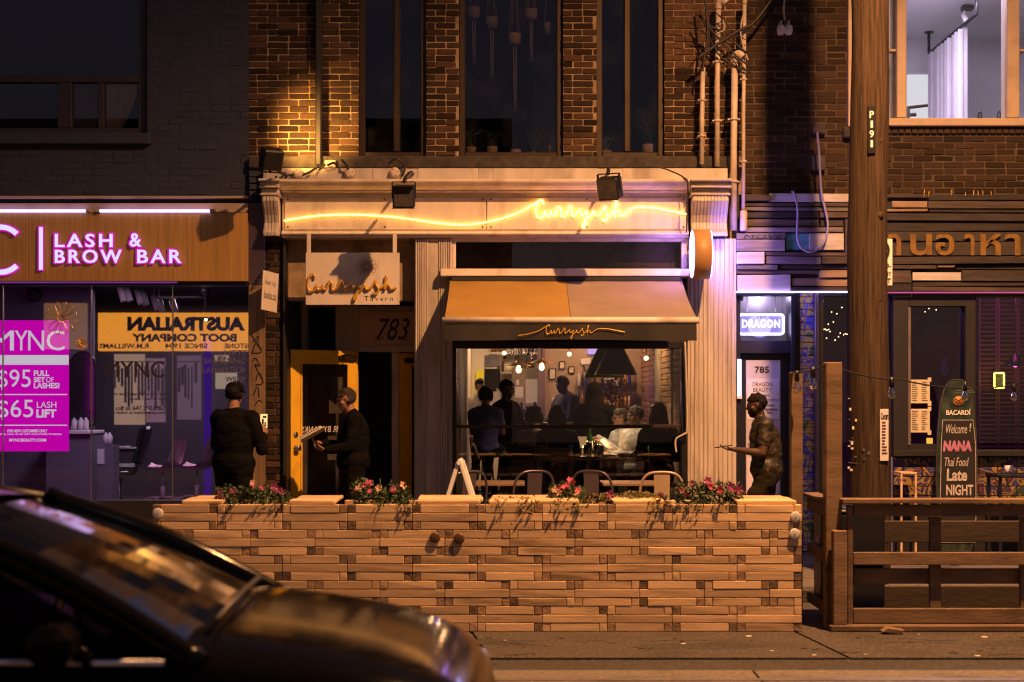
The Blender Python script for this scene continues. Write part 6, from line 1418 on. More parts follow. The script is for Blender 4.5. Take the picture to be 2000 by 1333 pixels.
poly = [(xm-.16,1.25),(xm+.16,1.25)]+[(xm+.16*math.cos(R(i*15)), zm+.2*math.sin(R(i*15))) for i in range(13)]
MB().prism(poly, 2.87, 2.895).build('frame', M_black, a_); MB().prism([(xm+(p[0]-xm)*.9, 1.7+(p[1]-1.7)*.95) for p in poly], 2.862, 2.868).build('glass', mat('dim_mirror', (.2,.2,.24), .1, metal=.9), a_)
for k, (u, v, Yk) in enumerate(((238,574,2.5),(250,574,2.6),(272,580,2.9),(282,582,3.1),(304,592,3.5),(314,596,3.7),(340,600,4.1))):
    b = thing('track_light', 'white cylinder track light on the salon ceiling, '+('first','second','third','fourth','fifth','sixth','last')[k]+' towards the back', 'track light', (sx(u,Yk), Yk, 2.9), 'salon track lights'); p = V((sx(u,Yk), Yk, sz(v,Yk)))
    MB().cyl(p+V((-.03,0,.09)), p+V((.03,-.02,-.09)), .042, n=12).build('can', M_white, b); MB().cyl(p+V((-.02,0,.08)), (p.x-.02,p.y,3.0), .008, n=6).build('stem', M_white, b)
b = thing('ceiling_lamp', 'dark funnel lamp hanging upside down from the salon ceiling', 'lamp', (sx(402,2), 2, 2.9)); p = V((sx(402,2), 2, sz(572,2)))
MB().lathe([(.07,.06),(.05,.0),(.02,-.06),(.012,-.08),(.012,-.3)], p, 16).build('funnel', M_black, b); MB().cyl(p+V((0,0,.06)), (p.x,p.y,3.0), .01, n=6).build('stem', M_black, b); MB().ell(p+V((0,0,-.31)), .018, 8, 6).build('bulb', M_filament, b)
b = thing('wall_speaker', 'small black speaker high on the salon partition', 'speaker', (sx(68,2.8), 2.8, sz(578,2.8))); MB().lathe([(.05,0),(.08,-.04),(.085,-.1),(.07,-.12)], (sx(68,2.8), 2.87, sz(578,2.8)), 14, Matrix.Rotation(R(-90),4,'X')).build('body', M_black, b); MB().cyl((sx(68,2.8), 2.74, sz(578,2.8)), (sx(68,2.8), 2.75, sz(578,2.8)), .06, n=14).build('grille', M_stone, b)
tag(MB().box(sx(398,4.6), sx(412,4.6), 4.6, 4.64, FL, 2.35).build('light_column', emis('blue_violet_column', (.14,.03,.60), .34)), 'tall blue-violet light strip at the back of the salon', 'light strip')
lamp('salon_front_fill', 'AREA', (sx(300,1.5), 1.3, 2.9), 60, (.85,.58,.9), sb, .6); lamp('salon_back_light', 'AREA', (sx(330,4), 4.6, 2.9), 70, (.95,.62,.80), sb, .6)  # front light is unseen, added to brighten the pink chairs
# vinyl lettering on the salon glass
vl = thing('window_lettering', 'faint vinyl lettering on the salon window', 'lettering', (sx(300), .0, sz(760)))
M_vinyl = mat('grey_vinyl', (.12,.10,.13), .5, var=0); M_vinyl_d = mat('dark_vinyl', (.03,.02,.03), .5, var=0)
for s_, a, b, c, d, mm in (('MYNC',205,320,706,738,M_vinyl_d),('monday to saturday 10am to 7pm',186,324,767,774,M_vinyl_d),('sunday 11am to 6pm',250,324,777,783,M_vinyl_d),('call us 647.350.6962',226,322,793,802,M_vinyl_d),('book online at myncbeauty.com',206,322,803,811,M_vinyl_d),('LIFTS',438,483,684,694,M_vinyl),('SHADING',398,483,700,711,M_vinyl),('LAMINATION',396,483,718,729,M_vinyl),('WRAPS',440,483,736,746,M_vinyl)): txt(s_, a, b, c, d, .008, mm, vl, depth=0, name='lettering_line')
for u, v, rd in ((118,622,.17),(158,672,.065)):
    m = MB()
    for k in range(12): a = k*math.pi/6+.26; m.tube(spline([(sx(u,.0)+rr_*rd*math.cos(a+w_), .009, sz(v,.0)+rr_*rd*math.sin(a+w_)) for rr_, w_ in ((.12,0),(.7,-.2),(.95,-.12),(1,0),(.95,.12),(.7,.2),(.12,0))], 3), .004, 4)
    m.build('daisy_outline', M_gold, vl)
# ------------------------------------------------------------------ right-hand frontage details
dn = thing('neon_sign', 'white-violet neon sign in a rounded frame inside the door transom', 'neon sign', (sx(1486,.2), .2, sz(655,.2)))
yd = .2; M_neonw = emis('violet_white_neon', (.74,.70,1.0), 7)
def rrect(a, b, c, d, Y, r=.03, n=5):
    x0, x1, z0, z1 = sx(a,Y), sx(b,Y), sz(d,Y), sz(c,Y); out = []
    for cx_, cz_, s0 in ((x1-r,z1-r,0),(x0+r,z1-r,90),(x0+r,z0+r,180),(x1-r,z0+r,270)): out += [(cx_+r*math.cos(R(s0+90*i/n)), Y, cz_+r*math.sin(R(s0+90*i/n))) for i in range(n+1)]
    return out
MB().tube(rrect(1443,1530,615,653,yd), .012, 8, closed=True).build('neon_frame', M_neonw, dn); txt('DRAGON', 1449, 1524, 624, 641, yd-.005, emis('violet_white_neon_letter', (.72,.68,1.0), 2.2), dn, bold=.05, spacing=1.1, depth=.012, name='neon_lettering')
MB().pb(1441, 1532, 613, 655, yd+.03, yd+.04).build('backing', mat('lilac_acrylic', (.28,.26,.45), .3), dn)
for u in (1460, 1515): MB().cyl((sx(u,yd), yd+.03, sz(613,yd)), (sx(u,yd), yd+.03, 2.75), .003, n=5).build('hanger', M_chrome, dn)
lamp('neon_spill', 'POINT', (sx(1486,yd), -.09, sz(636,yd)), 9.0, (.40,.34,1), dn, .15); lamp('transom_fill', 'POINT', (sx(1500,.5), .5, 2.68), 7, (.72,.62,1), dn, .06)  # second one is an unseen fill added to brighten the transom box
vs_ = thing('light_strip', 'bright blue-white vertical light strip beside the navy door', 'light strip', (sx(1448,-.02), -.02, sz(776))); MB().pb(1441, 1448, 702, 774, -.015, .015, .004).build('tube', emis('blue_white_strip', (.55,.5,1), 5), vs_); MB().pb(1439.5, 1449.5, 774.2, 780, -.018, .016, .003).build('end_cap', M_white, vs_)
tag(MB().pb(1439, 1655, 569.3, 572, -.075, -.05).build('led_line', emis('lilac_led_line', (.58,.42,1), 7)), 'lilac light line under the planks on the door side of the pole', 'light strip'); tag(MB().pb(1728, 2100, 570.3, 573, -.075, -.05).build('led_line', emis('rose_led_line', (.7,.12,.3), .8)), 'rose light line under the planks on the far side of the pole', 'light strip')
dp = thing('door_poster', 'tall pale door poster with house number and price panels', 'poster', (sx(1490,.08), .08, sz(965))); yq = .085
M_lilac = mat('lilac_poster', (.50,.46,.55), .5, var=.06); M_lil2 = mat('pale_lilac_card', (.68,.64,.76), .5, var=.04)
MB().pb(1457, 1524, 704, 968, yq, yq+.013).build('sheet', M_lilac, dp)
for c, d in ((740,780),(786,819),(893,965)): MB().pb(1459, 1521, c, d, yq-.003, yq-.0005).build('card', M_lil2, dp)
for s_, a, b, c, d, bo in (('785',1474,1502,716,729,.02),('DRAGON',1470,1508,747,755,0),('BEAUTY',1471,1507,758,766,0),('LASH & HAIR',1474,1503,771,774,0),('Eyelash Extensions',1465,1512,790,795,.02),('Keratin Extensions',1461,1518,797,802,.02),('Brow Tint',1480,1508,804,809,.02)): txt(s_, a, b, c, d, yq-.005, M_ink, dp, bold=bo, depth=.001)
for s_, c, d in (('Mon-Fri',833,840),('9-7',842,849)): txt(s_, 1466, 1496, c, d, yq-.002, M_white, dp, depth=.001)
txt('905-785', 1461, 1508, 866, 875, yq-.002, M_ink, dp, bold=.01, depth=.001)
# fairy lights
fl = thing('fairy_lights', 'warm fairy lights strung behind the bar glass', 'fairy lights', (sx(1640,.3), .3, sz(620)))
M_fairy = emis('fairy_bulb', (1,.68,.32), 9)
for (a, b, c, d, n) in ((1606,1656,584,670,15),(1722,1742,578,625,5),(1782,1832,594,612,7),(1606,1620,640,650,4)):
    w_ = [];
    for i in range(n):
        Yk = r9.uniform(.35,.6); p = V((sx(a+(b-a)*(i+.5)/n,Yk), Yk, sz(r9.uniform(c,d),Yk))); w_.append(p); MB().ell(p, .0052, 6, 4).build('bulb', M_fairy, fl)
    MB().tube(w_, .0015, 4).build('wire', M_cable, fl)
t = thing('pink_tube', 'magenta neon tube upright behind the bar glass by the pole', 'light tube', (sx(1745,.4), .4, sz(772))); MB().cyl((sx(1744,.4), .4, sz(772,.4)), (sx(1746,.4), .4, sz(690,.4)), .012, n=8).build('tube', emis('magenta_tube', (.8,.05,.9), 2.2), t); MB().cyl((sx(1744,.4), .4, FL-.2), (sx(1744,.4), .4, sz(772,.4)), .01, n=8).build('stand', M_black, t)
yn_ = thing('yellow_neon', 'yellow neon rectangle on the plum shutters', 'neon sign', (sx(1951,1.5), 1.5, sz(760,1.5))); MB().tube(rrect(1942,1961,729,758,1.5,.012), .009, 8, closed=True).build('tube', emis('yellow_neon', (1,.82,.08), 7), yn_); MB().pb(1941, 1962, 728, 759, 1.53, 1.55).build('backing', M_blackmatte, yn_)
lamp('yellow_spill', 'POINT', (sx(1951,1.45), 1.40, sz(742,1.5)), 1.3, (1,.75,.05), yn_, .06)
for u, v, l_ in ((1983,716,'pink-lit dark pendant lamp in the bar window'),(1757,760,'small pink-lit pendant lamp behind the bar glass by the pole')):
    Yk = 1.2; t = thing('pendant_lamp', l_, 'lamp', (sx(u,Yk), Yk, sz(v,Yk)), 'pink pendants in the bar'); p = V(t.location); MB().lathe([(.12,0),(.115,.03),(.05,.1),(.015,.14)], p, 18, cap=False).build('shade', M_shade, t); MB().cyl(p+V((0,0,.13)), (p.x,p.y,2.95), .006, n=6).build('cord', M_black, t); MB().ell(p+V((0,0,.02)), .03, 10, 6).build('bulb', emis('pink_bulb', (1,.1,.55), 5), t)
lamp('bar_magenta_light', 'AREA', (sx(1980,1), 1.0, 2.85), 6, (1,.12,.55), tb, .5); lamp('bar_violet_light', 'AREA', (sx(1700,1), 1.0, 2.85), 9, (.55,.18,1), tb, .4)
for k, (c, d) in enumerate(((742,788),(799,845))):
    t = thing('menu_sheet', ('upper','lower')[k]+' paper menu taped to the bar window', 'menu', (sx(1797,-.02), -.02, sz(d)), 'menus on the bar window'); MB().pb(1778, 1816, c, d, .088, .094).build('sheet', M_paper, t)
    for x0 in (1781, 1800):
        for i in range(11): MB().pb(x0, x0+r9.uniform(7,13), c+4+i*3.6, c+5.4+i*3.6, .086, .0875).build('print_line', M_stone, t)
    for u in (1815,): MB().pb(u-3, u+4, c-4, c+4, .084, .0855).pb(u-3, u+4, d-4, d+5, .084, .0855).build('tape', M_paper, t)
# surfboard chalk sign
sf = thing('surfboard_sign', 'dark surfboard-shaped chalk sign with welcome lettering', 'sign', (sx(1869,-.6), -.6, 0)); ys = -.6
half = [(0,740),(8,742),(15,746),(22,756),(28,774),(33,800),(37,840),(39,890),(39.5,940),(38,1000),(34,1050),(28,1077)]
poly = [(sx(1869+a,ys), sz(b,ys)) for a, b in half]+[(sx(1869-a,ys), sz(b,ys)) for a, b in half[::-1]]
poly = [(p[0], max(p[1], .004)) for p in poly]
MB().prism(poly[1:-1], ys, ys+.05).build('board', mat('palm_print_board', (.03,.05,.042), .25, var=.6, vs=12, dirt=.6, ds=9, dcol=(.09,.11,.08)), sf)
MB().tube([(p[0], ys, p[1]) for p in poly[1:-1]], .006, 6, closed=True).build('edge', M_stone, sf)
MB().prism([(sx(1841,ys),sz(821,ys)),(sx(1900,ys),sz(821,ys)),(sx(1905,ys),sz(870,ys)),(sx(1906,ys),sz(1000,ys)),(sx(1904,ys),sz(1060,ys)),(sx(1838,ys),sz(1060,ys)),(sx(1836,ys),sz(1000,ys)),(sx(1838,ys),sz(870,ys))], ys-.006, ys-.001).build('chalk_panel', M_blackmatte, sf)
M_chalk = mat('white_chalk', (.55,.5,.5), .9, var=.3, vs=40); M_chalkp = mat('pink_chalk', (.50,.20,.38), .9, var=.3, vs=40)
MB().tube([(sx(a,ys), ys-.008, sz(b,ys)) for a, b in ((1841,821),(1900,821),(1905,870),(1906,1000),(1904,1060),(1838,1060),(1836,1000),(1838,870))], .004, 5, closed=True).build('chalk_border', M_chalk, sf)
yc = ys-.008
for s_, a, b, c, d, bo, sh_, mm in (('BACARD\u00cd',1848,1896,799,811,.03,0,M_white),('Welcome',1848,1889,829,847,0,.3,M_chalk),('!',1893,1897,827,843,.01,.1,M_chalk),('NANA',1842,1898,861,882,.06,.1,M_chalkp),('Thai Food',1845,1892,894,911,0,.25,M_chalk),('Late',1849,1889,916,940,.03,.05,M_chalk),('NIGHT',1848,1901,947,968,.03,0,M_chalk)): txt(s_, a, b, c, d, yc, mm, sf, bold=bo, shear=sh_, depth=.001)
MB().lathe([(.001,0),(.052,0),(.052,.003),(.001,.003)], (sx(1872,ys), ys-.004, sz(784,ys)), 22, Matrix.Rotation(R(90),4,'X')).build('emblem_disc', mat('amber_emblem', (.55,.24,.06), .5), sf)
MB().tube(spline([(sx(a,ys), ys-.009, sz(b,ys)) for a, b in ((1864,782),(1867,779),(1870,784),(1872,781),(1874,784),(1877,779),(1880,782),(1875,788),(1872,786),(1869,788),(1864,782))], 3), .004, 5).build('emblem_bat', M_ink, sf)
for k in range(9): a = R(20+k*17); MB().add([(sx(1885,ys), ys-.003, sz(768,ys)), (sx(1885,ys)+.1*math.cos(a), ys-.003, sz(768,ys)+.1*math.sin(a)-.03), (sx(1885,ys)+.1*math.cos(a+.12), ys-.003, sz(768,ys)+.1*math.sin(a+.12)-.03)], [(0,1,2)]).build('palm_frond', mat('palm_ink_%d' % k, (.10,.15,.11), .5, var=.2), sf)
# little things on the bar terrace
t = thing('terrace_table', 'small dark table with a candle cup beside the surfboard sign', 'table', (sx(1975,-.5), -.5, 0)); MB().box(sx(1937,-.5), sx(2030,-.5), -.75, -.25, .80, .83, .006).build('top', M_navy, t)
for a, b in ((1942,-.7),(2024,-.7),(1942,-.3),(2024,-.3)): MB().box(sx(a,-.5)-.015, sx(a,-.5)+.015, b-.015, b+.015, 0, .80).build('leg', M_navy, t)
t = thing('candle_cup', 'white candle cup on the dark terrace table', 'candle', (sx(1971,-.5), -.5, .831)); MB().lathe([(.04,0),(.045,.08),(.04,.08),(.036,.02)], t.location, 14).build('cup', M_white, t); MB().ell(V(t.location)+V((0,0,.06)), (.01,.01,.02), 8, 6).build('flame', emis('cup_flame', (1,.6,.3), 3), t)
t = thing('crate_stand', 'pale wooden frame stand between the pole and the surfboard sign', 'stand', (sx(1775,-.4), -.4, 0)); yk = -.4
for a in (1759, 1787): MB().pb(a, a+4, 927, 1081, yk, yk+.03, .003).build('leg', M_wood, t)
MB().pb(1759, 1791, 923, 926.5, yk-.002, yk+.3, .003).build('top', M_wood, t); MB().pb(1763.2, 1786.8, 990, 994, yk, yk+.03).build('stretcher', M_wood, t)
tag(MB().pb(1728, 1744, 893, 1078, -.25, -.21, .004).build('blue_panel', mat('slate_blue_board', (.12,.12,.30), .6, var=.1)), 'slate blue board leaning behind the timber pole', 'board')
t = thing('lantern', 'tiny amber lantern standing on the bar window ledge', 'lantern', (sx(1817,.2), .2, sz(869))); MB().pb(1812, 1822, 856, 867, .16, .22, .004).build('glass', emis('amber_lantern', (1,.5,.08), 1.3), t); MB().pb(1811, 1823, 867.2, 869, .155, .225).build('base', M_black, t); MB().pb(1811, 1823, 853.5, 855.8, .155, .225).build('lid', M_black, t)
t = thing('feather_ornament', 'pale blue hanging ornament in the bar window', 'ornament', (sx(1846,.3), .3, sz(735))); l = MB(); leaves(l, (sx(1846,.3), .3, sz(716,.3)), (.035,.03,.10), 90, .02, 12); l.build('plumes', mat('pale_blue_plume', (.35,.38,.7), .7), t); MB().cyl((sx(1846,.3),.3,sz(700,.3)), (sx(1846,.3),.3,2.9), .002, n=4).build('thread', M_cable, t)
# ------------------------------------------------------------------ upstairs white room
ct = thing('curtain_rail', 'black pipe curtain rail hung from the white room ceiling', 'curtain rail', (5.4, 3.5, 6.05)); xr = 5.42
MB().tube([(xr,4.5,6.34), (xr,4.5,6.07), (xr,4.49,6.06), (xr,2.3,6.06), (xr,2.29,6.07), (xr,2.29,6.34)], .02, 10).build('pipe', M_black, ct)
for y in (4.5, 2.29): MB().cyl((xr,y,6.325), (xr,y,6.34), .06, n=14).build('flange', M_black, ct)
cu = thing('curtain', 'sheer grey curtain drawn along the pipe rail', 'curtain', (xr, 3.4, 4.1)); m = MB(); n = 90
ys_ = [2.75+1.75*i/n for i in range(n+1)]
for i in range(n):
    f_ = lambda y: xr+.035*math.sin(y*38)+.012*math.sin(y*91)
    m.add([(f_(ys_[i]),ys_[i],4.12),(f_(ys_[i+1]),ys_[i+1],4.12),(f_(ys_[i+1]),ys_[i+1],6.03),(f_(ys_[i]),ys_[i],6.03)], [(0,1,2,3)], True)
m.build('cloth', mat('sheer_grey_cloth', (.62,.57,.62), .9, var=.1), cu)
for i in range(18): MB().tube([(xr+.028*math.cos(a*.8), 2.8+i*.097, 6.05+.028*math.sin(a*.8)) for a in range(8)], .004, 4, closed=True).build('ring', M_black, cu)
lamp('white_room_light', 'AREA', (5.0, 1.6, 6.3), 190, (.86,.74,1), tb, 1.0)
t = thing('ceiling_spotlight', 'white spotlight on a dark bar in the white room', 'spotlight', (sx(1885,3), 3, 6.2)); MB().box(sx(1878,3), sx(1900,3), 2.95, 3.05, 6.27, 6.32).build('bar', M_stone, t); MB().cyl((sx(1882,3),3,6.22), (sx(1887,3),2.95,6.10), .035, n=12).build('can', M_white, t); MB().cyl((sx(1884,3),3,6.2), (sx(1884,3),3,6.28), .012, n=6).build('stem', M_white, t)
for k, (u, h) in enumerate(((1914,12),(1951,12),(1962,8))):
    t = thing('wall_hook', ('dark curved coat hook by the white room sill','slender dark hook by the white room sill','tiny dark hook at the white room window edge')[k], 'hook', (sx(u,.45), .45, sz(229,.45)), 'hooks at the white room sill')
    MB().tube(spline([(sx(u-4,.45),.45,sz(230,.45)), (sx(u-2,.45),.45,sz(230-h*.7,.45)), (sx(u+1,.45),.45,sz(230-h,.45)), (sx(u+3,.45),.45,sz(230-h*.5,.45)), (sx(u+2,.45),.45,sz(230,.45))], 4), .008, 6).build('hook', M_black, t)
    MB().box(sx(u-5,.45), sx(u+5,.45), .44, .47, sz(233,.45), sz(230.2,.45)).build('foot', M_black, t)
t = thing('grab_bar', 'dark handlebar by the bright doorway in the white room', 'bar', (sx(1790,1), 1, sz(225,1))); MB().cyl((sx(1772,1),1,sz(211,1)), (sx(1812,1),1,sz(206,1)), .018, n=10).cyl((sx(1772,1),1.2,sz(219,1)), (sx(1798,1),1.2,sz(218,1)), .022, n=10).build('handle', M_stone, t); MB().cyl((sx(1774,1),1,4.1), (sx(1774,1),1,sz(211,1)), .02, n=8).build('stem', M_stone, t)
# curtain and clutter in the dim salon-building window
cu = thing('curtain', 'tied-back beige curtain in the dim window over the salon', 'curtain', (sx(235,.5), .5, sz(250,.5))); m = MB(); n = 30; Yk = .312
def cx(i, t_): u = i/n; return sx(204+64*u-(18*u if 0 else 0)-(0 if u < .5 else (u-.5)*60*t_*t_),Yk)
for i in range(n):
    for k in range(8):
        t0, t1 = k/8, (k+1)/8; f_ = lambda i_: Yk+.008*math.sin(i_*1.7)
        m.add([(cx(i,t0),f_(i),sz(160+90*t0,Yk)),(cx(i+1,t0),f_(i+1),sz(160+90*t0,Yk)),(cx(i+1,t1),f_(i+1),sz(160+90*t1,Yk)),(cx(i,t1),f_(i),sz(160+90*t1,Yk))], [(3,2,1,0)], True)
m.build('cloth', mat('beige_curtain_cloth', (.66,.46,.32), .9, var=.15), cu); MB().tube([(sx(203,Yk),Yk+.06,sz(157,Yk)), (sx(270,Yk),Yk+.06,sz(157,Yk))], .012, 8).build('rod', M_black, cu)
cu = thing('curtain', 'narrow shadowed curtain in the left pane of the dim window', 'curtain', (sx(165,.6), .6, sz(250,.6))); m = MB(); Yk = .32
for i in range(16): m.add([(sx(145+i*2.8,Yk),Yk+.009*math.sin(i*1.6),sz(250,Yk)),(sx(147.8+i*2.8,Yk),Yk+.009*math.sin(i*1.6+1.6),sz(250,Yk)),(sx(147.8+i*2.8,Yk),Yk+.009*math.sin(i*1.6+1.6),sz(160,Yk)),(sx(145+i*2.8,Yk),Yk+.009*math.sin(i*1.6),sz(160,Yk))], [(0,1,2,3)], True)
m.build('cloth', mat('brown_curtain_cloth', (.22,.16,.12), .9, var=.2), cu); MB().tube([(sx(140,Yk),Yk+.06,sz(157,Yk)), (sx(192,Yk),Yk+.06,sz(157,Yk))], .012, 8).build('rod', M_black, cu)
# ------------------------------------------------------------------ shops across the street (seen mirrored in the salon glass)
YO = -20.4
os_ = thing('boot_shop', 'shop across the street with an amber lettered light box, seen mirrored in glass', 'building', (-8, YO, 0))
MB().box(-14, 0, YO-.4, YO-.1, 0, 8).build('wall', M_dkbrick, os_)
F = Matrix.Rotation(math.pi, 4, 'Z')
def oz(py): return EYE+(775-py)*37.4/(S0*17)
def ox(px): return -(px-1000)*37.4/(S0*17)     # local x before the half turn
MB().box(ox(480)-.9, ox(190), -YO-.0, -YO+.12, oz(686), oz(611), .02, F).build('light_box', emis('amber_light_box', (1,.36,.03), 4.2), os_)
for s_, a, b, c, d, bo in (('AUSTRALIAN',248,478,619,647,.06),('BOOT COMPANY',257,462,652,668,.05),('R.M.WILLIAMS',193,290,671,681,.03),('SINCE 1994',322,405,671,681,.03),('BLUNDSTONE',438,530,671,681,.03)):
    txt(s_, ox(b), ox(a), oz(d), oz(c), -YO-.02, M_ink, os_, px=False, M=F, bold=bo, depth=.005)
for a, b, c, d, col_, e in ((222,282,692,830,(.9,.55,.35),1.1),(284,322,700,825,(.75,.4,.5),.7),(345,392,695,820,(.6,.35,.5),.5),(418,446,694,706,(1,.6,.3),1.0),(420,462,728,760,(1,.75,.5),1.0)):
    MB().box(ox(b), ox(a), -YO-.0, -YO+.03, oz(d), oz(c), 0, F).build('lit_display', emis('display_%d' % a, col_, e*1.5), os_)
r9 = random.Random(8)
for i in range(26):
    u = 218+i*6.5; w_ = r9.uniform(3,6); m = MB().box(ox(u+w_), ox(u), -YO-.12, -YO-.09, oz(r9.uniform(745,800)), oz(r9.uniform(708,722)), .01, F)
    m.build('garment', r9.choice([M_cloth_k, M_cloth_w, M_cloth_n, M_brick]), os_)
MB().box(ox(395), ox(215), -YO-.11, -YO-.1, oz(708), oz(706), 0, F).build('clothes_rail', M_steel, os_)
txt('698', ox(440), ox(424), oz(705), oz(695), -YO-.02, M_ink, os_, px=False, M=F, bold=.03, depth=.004)
o2 = thing('flower_shop', 'second shop across the street with a plain tan light box', 'building', (-12, YO, 0)); MB().box(-20, -14.05, YO-.4, YO-.1, 0, 8).build('wall', M_dkbrick, o2)
MB().box(ox(168), ox(84), -YO-.0, -YO+.12, oz(682), oz(592), .02, F).build('light_box', emis('tan_light_box', (.9,.45,.16), .9), o2)
# ------------------------------------------------------------------ passing car in the foreground
M_paint = mat('black_car_paint', (.006,.0055,.006), .12, metal=0.0, var=.1, vs=3, coat=0.0, spec=.05)
M_rubber = mat('tyre_rubber', (.015,.015,.015), .8, var=.2); M_trimk = mat('black_trim', (.012,.012,.012), .5, var=.1)
M_carglass = glass('tinted_car_glass', (.07,.065,.07), .0, rough=.06, ior=1.1)
car = thing('car', 'glossy black car passing in the foreground, cropped at the frame edge', 'car', (0,0,0))
ST = [(-2.62,.62,.45,.80,.86),(-2.5,.78,.34,.95,1.0),(-2.2,.88,.24,1.03,1.06),(-1.4,.915,.2,1.06,1.06),(-.4,.92,.2,1.05,1.05),(.55,.915,.2,1.04,1.09),(.80,.912,.2,1.03,1.115),(1.1,.90,.22,1.01,1.085),(1.4,.875,.25,.965,1.03),(1.6,.82,.28,.90,.96),(1.72,.72,.33,.80,.85),(1.78,.55,.4,.66,.7)]
def ring(s):
    x, hw, zb, zs, zc = s; half = [(hw*.90,zb),(hw*.99,zb+.16),(hw,zb+(zs-zb)*.55),(hw*.985,zs-.10),(hw*.955,zs-.02),(hw*.88,zs+(zc-zs)*.35),(hw*.70,zs+(zc-zs)*.72),(hw*.60,zs+(zc-zs)*.85),(hw*.30,zc-.004)]
    return [V((x,-y,z)) for y, z in half]+[V((x,0,zc))]+[V((x,y,z)) for y, z in half[::-1]]
m = MB(); N_ = len(ring(ST[0])); SS = []
for i in range(len(ST)-1):
    for k in range(4):
        t_ = k/4; p0, p1, p2, p3 = ST[max(i-1,0)], ST[i], ST[i+1], ST[min(i+2,len(ST)-1)]
        SS.append(tuple(.5*((2*p1[q])+(p2[q]-p0[q])*t_+(2*p0[q]-5*p1[q]+4*p2[q]-p3[q])*t_*t_+(3*p1[q]-p0[q]-3*p2[q]+p3[q])*t_**3) for q in range(5)))
SS.append(ST[-1]); vs = [p for s in SS for p in ring(s)]
fs_l = [(i*N_+k, i*N_+k+1, (i+1)*N_+k+1, (i+1)*N_+k) for i in range(len(SS)-1) for k in range(N_-1)]+[(i*N_+N_-1, i*N_, (i+1)*N_, (i+1)*N_+N_-1) for i in range(len(SS)-1)]
m.add(vs, [f[::-1] for f in fs_l], True); m.add(ring(SS[0]), [list(range(N_))[::-1]]); m.add(ring(SS[-1]), [list(range(N_))]); body = m.build('body', M_paint, car)
def roofp(u, v):   # u along the car, v across: roof sheet
    x = -1.75+1.72*u; y = (-.60+1.2*v); return V((x, y, 1.57-.22*(u-.45)**2-.05*(2*v-1)**2-.06*max(0,u-.85)*6*(u-.85)))
m = MB()
for i in range(16):
    for k in range(12):
        a_ = [roofp(i/16,k/12), roofp((i+1)/16,k/12), roofp((i+1)/16,(k+1)/12), roofp(i/16,(k+1)/12)]; m.add(a_, [(0,1,2,3)], True); m.add([p-V((0,0,.02)) for p in a_], [(3,2,1,0)], True)
m.build('roof', M_paint, car)
A0 = [roofp(1,0), roofp(1,1)]; A1 = [V((.88,-.82,1.02)), V((.88,.82,1.02))]; C0 = [roofp(0,0), roofp(0,1)]; C1 = [V((-2.35,-.76,1.05)), V((-2.35,.76,1.05))]
def curve_edge(a, b, b_out): return spline([a, a.lerp(b,.5)+V((0,0,b_out)), b], 6)
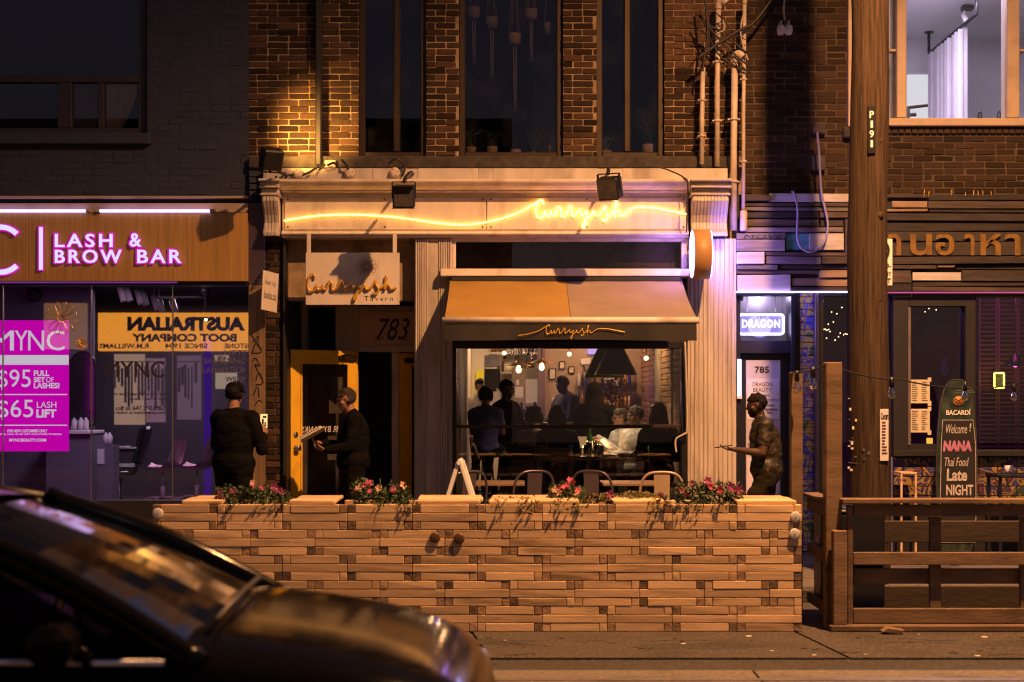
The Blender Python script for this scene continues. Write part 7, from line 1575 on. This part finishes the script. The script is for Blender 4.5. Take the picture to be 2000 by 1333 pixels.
for q in (0, 1):
    MB().tube(curve_edge(A0[q], A1[q], .035), .05, 10).build('front_pillar', M_paint, car); MB().tube(curve_edge(C0[q], C1[q], .04), .045, 8).build('rear_pillar', M_paint, car)
    sgn = -1 if q == 0 else 1; MB().tube([roofp(.42,q), V((-.75,sgn*.86,1.05))], .035, 8).build('centre_pillar', M_trimk, car)
    MB().tube([roofp(u/10,q) for u in range(11)], .022, 8).build('roof_rail', M_trimk, car)
    B = [V((.72,sgn*.86,1.05)), V((-.72,sgn*.87,1.06)), V((-.78,sgn*.87,1.06)), V((-2.2,sgn*.82,1.06))]
    for (p, r_, s_, t2) in ((B[0], B[1], roofp(.43,q), A0[q]), (B[2], B[3], C0[q], roofp(.41,q))):
        g_ = MB(); g_.add([p, r_, s_-V((0,0,.02)), t2-V((0,0,.02))], [(0,1,2,3) if q else (3,2,1,0)]); g_.build('side_window', M_carglass, car)
    MB().tube([V((.78,sgn*.875,1.045)), V((-.7,sgn*.888,1.055)), V((-2.25,sgn*.85,1.055))], .012, 6).build('window_trim', M_chrome, car)
    d_ = MB().box(-.68, .62, sgn*.9-.003, sgn*.9+.003, .40, .43).build('door', M_trimk, car); MB().box(-.60, -.42, sgn*.925-.012, sgn*.925+.012, .90, .93, .008).build('handle', M_paint, d_)
    mi = MB(); mi.box(.42, .55, sgn*1.0-.09, sgn*1.0+.09, 1.06, 1.18, .035); mi.cyl((.55,sgn*.88,1.06), (.54,sgn*.95,1.09), .025, n=8); mi.build('wing_mirror', M_paint, car)
    MB().ell((1.60,sgn*.66,.80), (.14,.13,.06), 14, 8).build('headlight', mat('headlight_lens_%d' % q, (.5,.5,.5), .08, metal=.6), car); MB().ell((-2.5,sgn*.66,.88), (.08,.14,.07), 12, 8).build('tail_light', mat('tail_lens_%d' % q, (.3,.01,.01), .15), car)
    for x in (.98, -1.72):
        wh = MB().lathe([(.22,-.10),(.31,-.11),(.335,-.08),(.335,.08),(.31,.11),(.22,.10)], (x,sgn*.81,.335), 28, Matrix.Rotation(R(90),4,'X')).build('wheel', M_rubber, car)
        MB().lathe([(.001,.085),(.06,.09),(.08,.07),(.2,.085),(.22,.10),(.22,-.1),(.001,-.1)], (x,sgn*.81,.335), 20, Matrix.Rotation(R(90*sgn),4,'X') if q == 0 else Matrix.Rotation(R(-90),4,'X')).build('rim', M_chrome, wh)
g_ = MB(); n = 10
for i in range(n):
    for k in range(6):
        def wp(u, v): a = A0[0].lerp(A0[1],u); b = A1[0].lerp(A1[1],u); bow = (1-(2*u-1)**2); return a.lerp(b,v)+V((.10*bow*v,0,.03*bow+.03*math.sin(math.pi*v)))
        g_.add([wp(i/n,k/6), wp((i+1)/n,k/6), wp((i+1)/n,(k+1)/6), wp(i/n,(k+1)/6)], [(0,1,2,3)], True)
g_.build('windscreen', M_carglass, car)
g_ = MB(); g_.add([C0[1], C0[0], C1[0], C1[1]], [(0,1,2,3)]); g_.build('rear_window', M_carglass, car)
MB().box(-2.0, .6, -.75, .75, .55, .85).build('interior', M_trimk, car)
for y in (-.38, .38):
    for x in (-.35, -1.3): MB().box(x-.1, x+.08, y-.22, y+.22, .85, 1.30, .05).ell((x-.02,y,1.38), (.06,.13,.09), 10, 7).build('seat', M_leather, car)
MB().tube([(.34,-.38+.17*math.cos(i*.42),1.02+.17*math.sin(i*.42)) for i in range(15)], .014, 6, closed=True).build('steering_wheel', M_trimk, car)
MB().tube([(.88,-.6,1.135),(.86,0,1.15),(.84,.5,1.145)], .01, 6).build('wiper', M_trimk, car)
MB().box(1.70, 1.79, -.45, .45, .42, .62, .02).build('grille', M_trimk, car)
car.location = (-1.68, -11.55, -.095); car.scale = (.92, 1.0, .915)
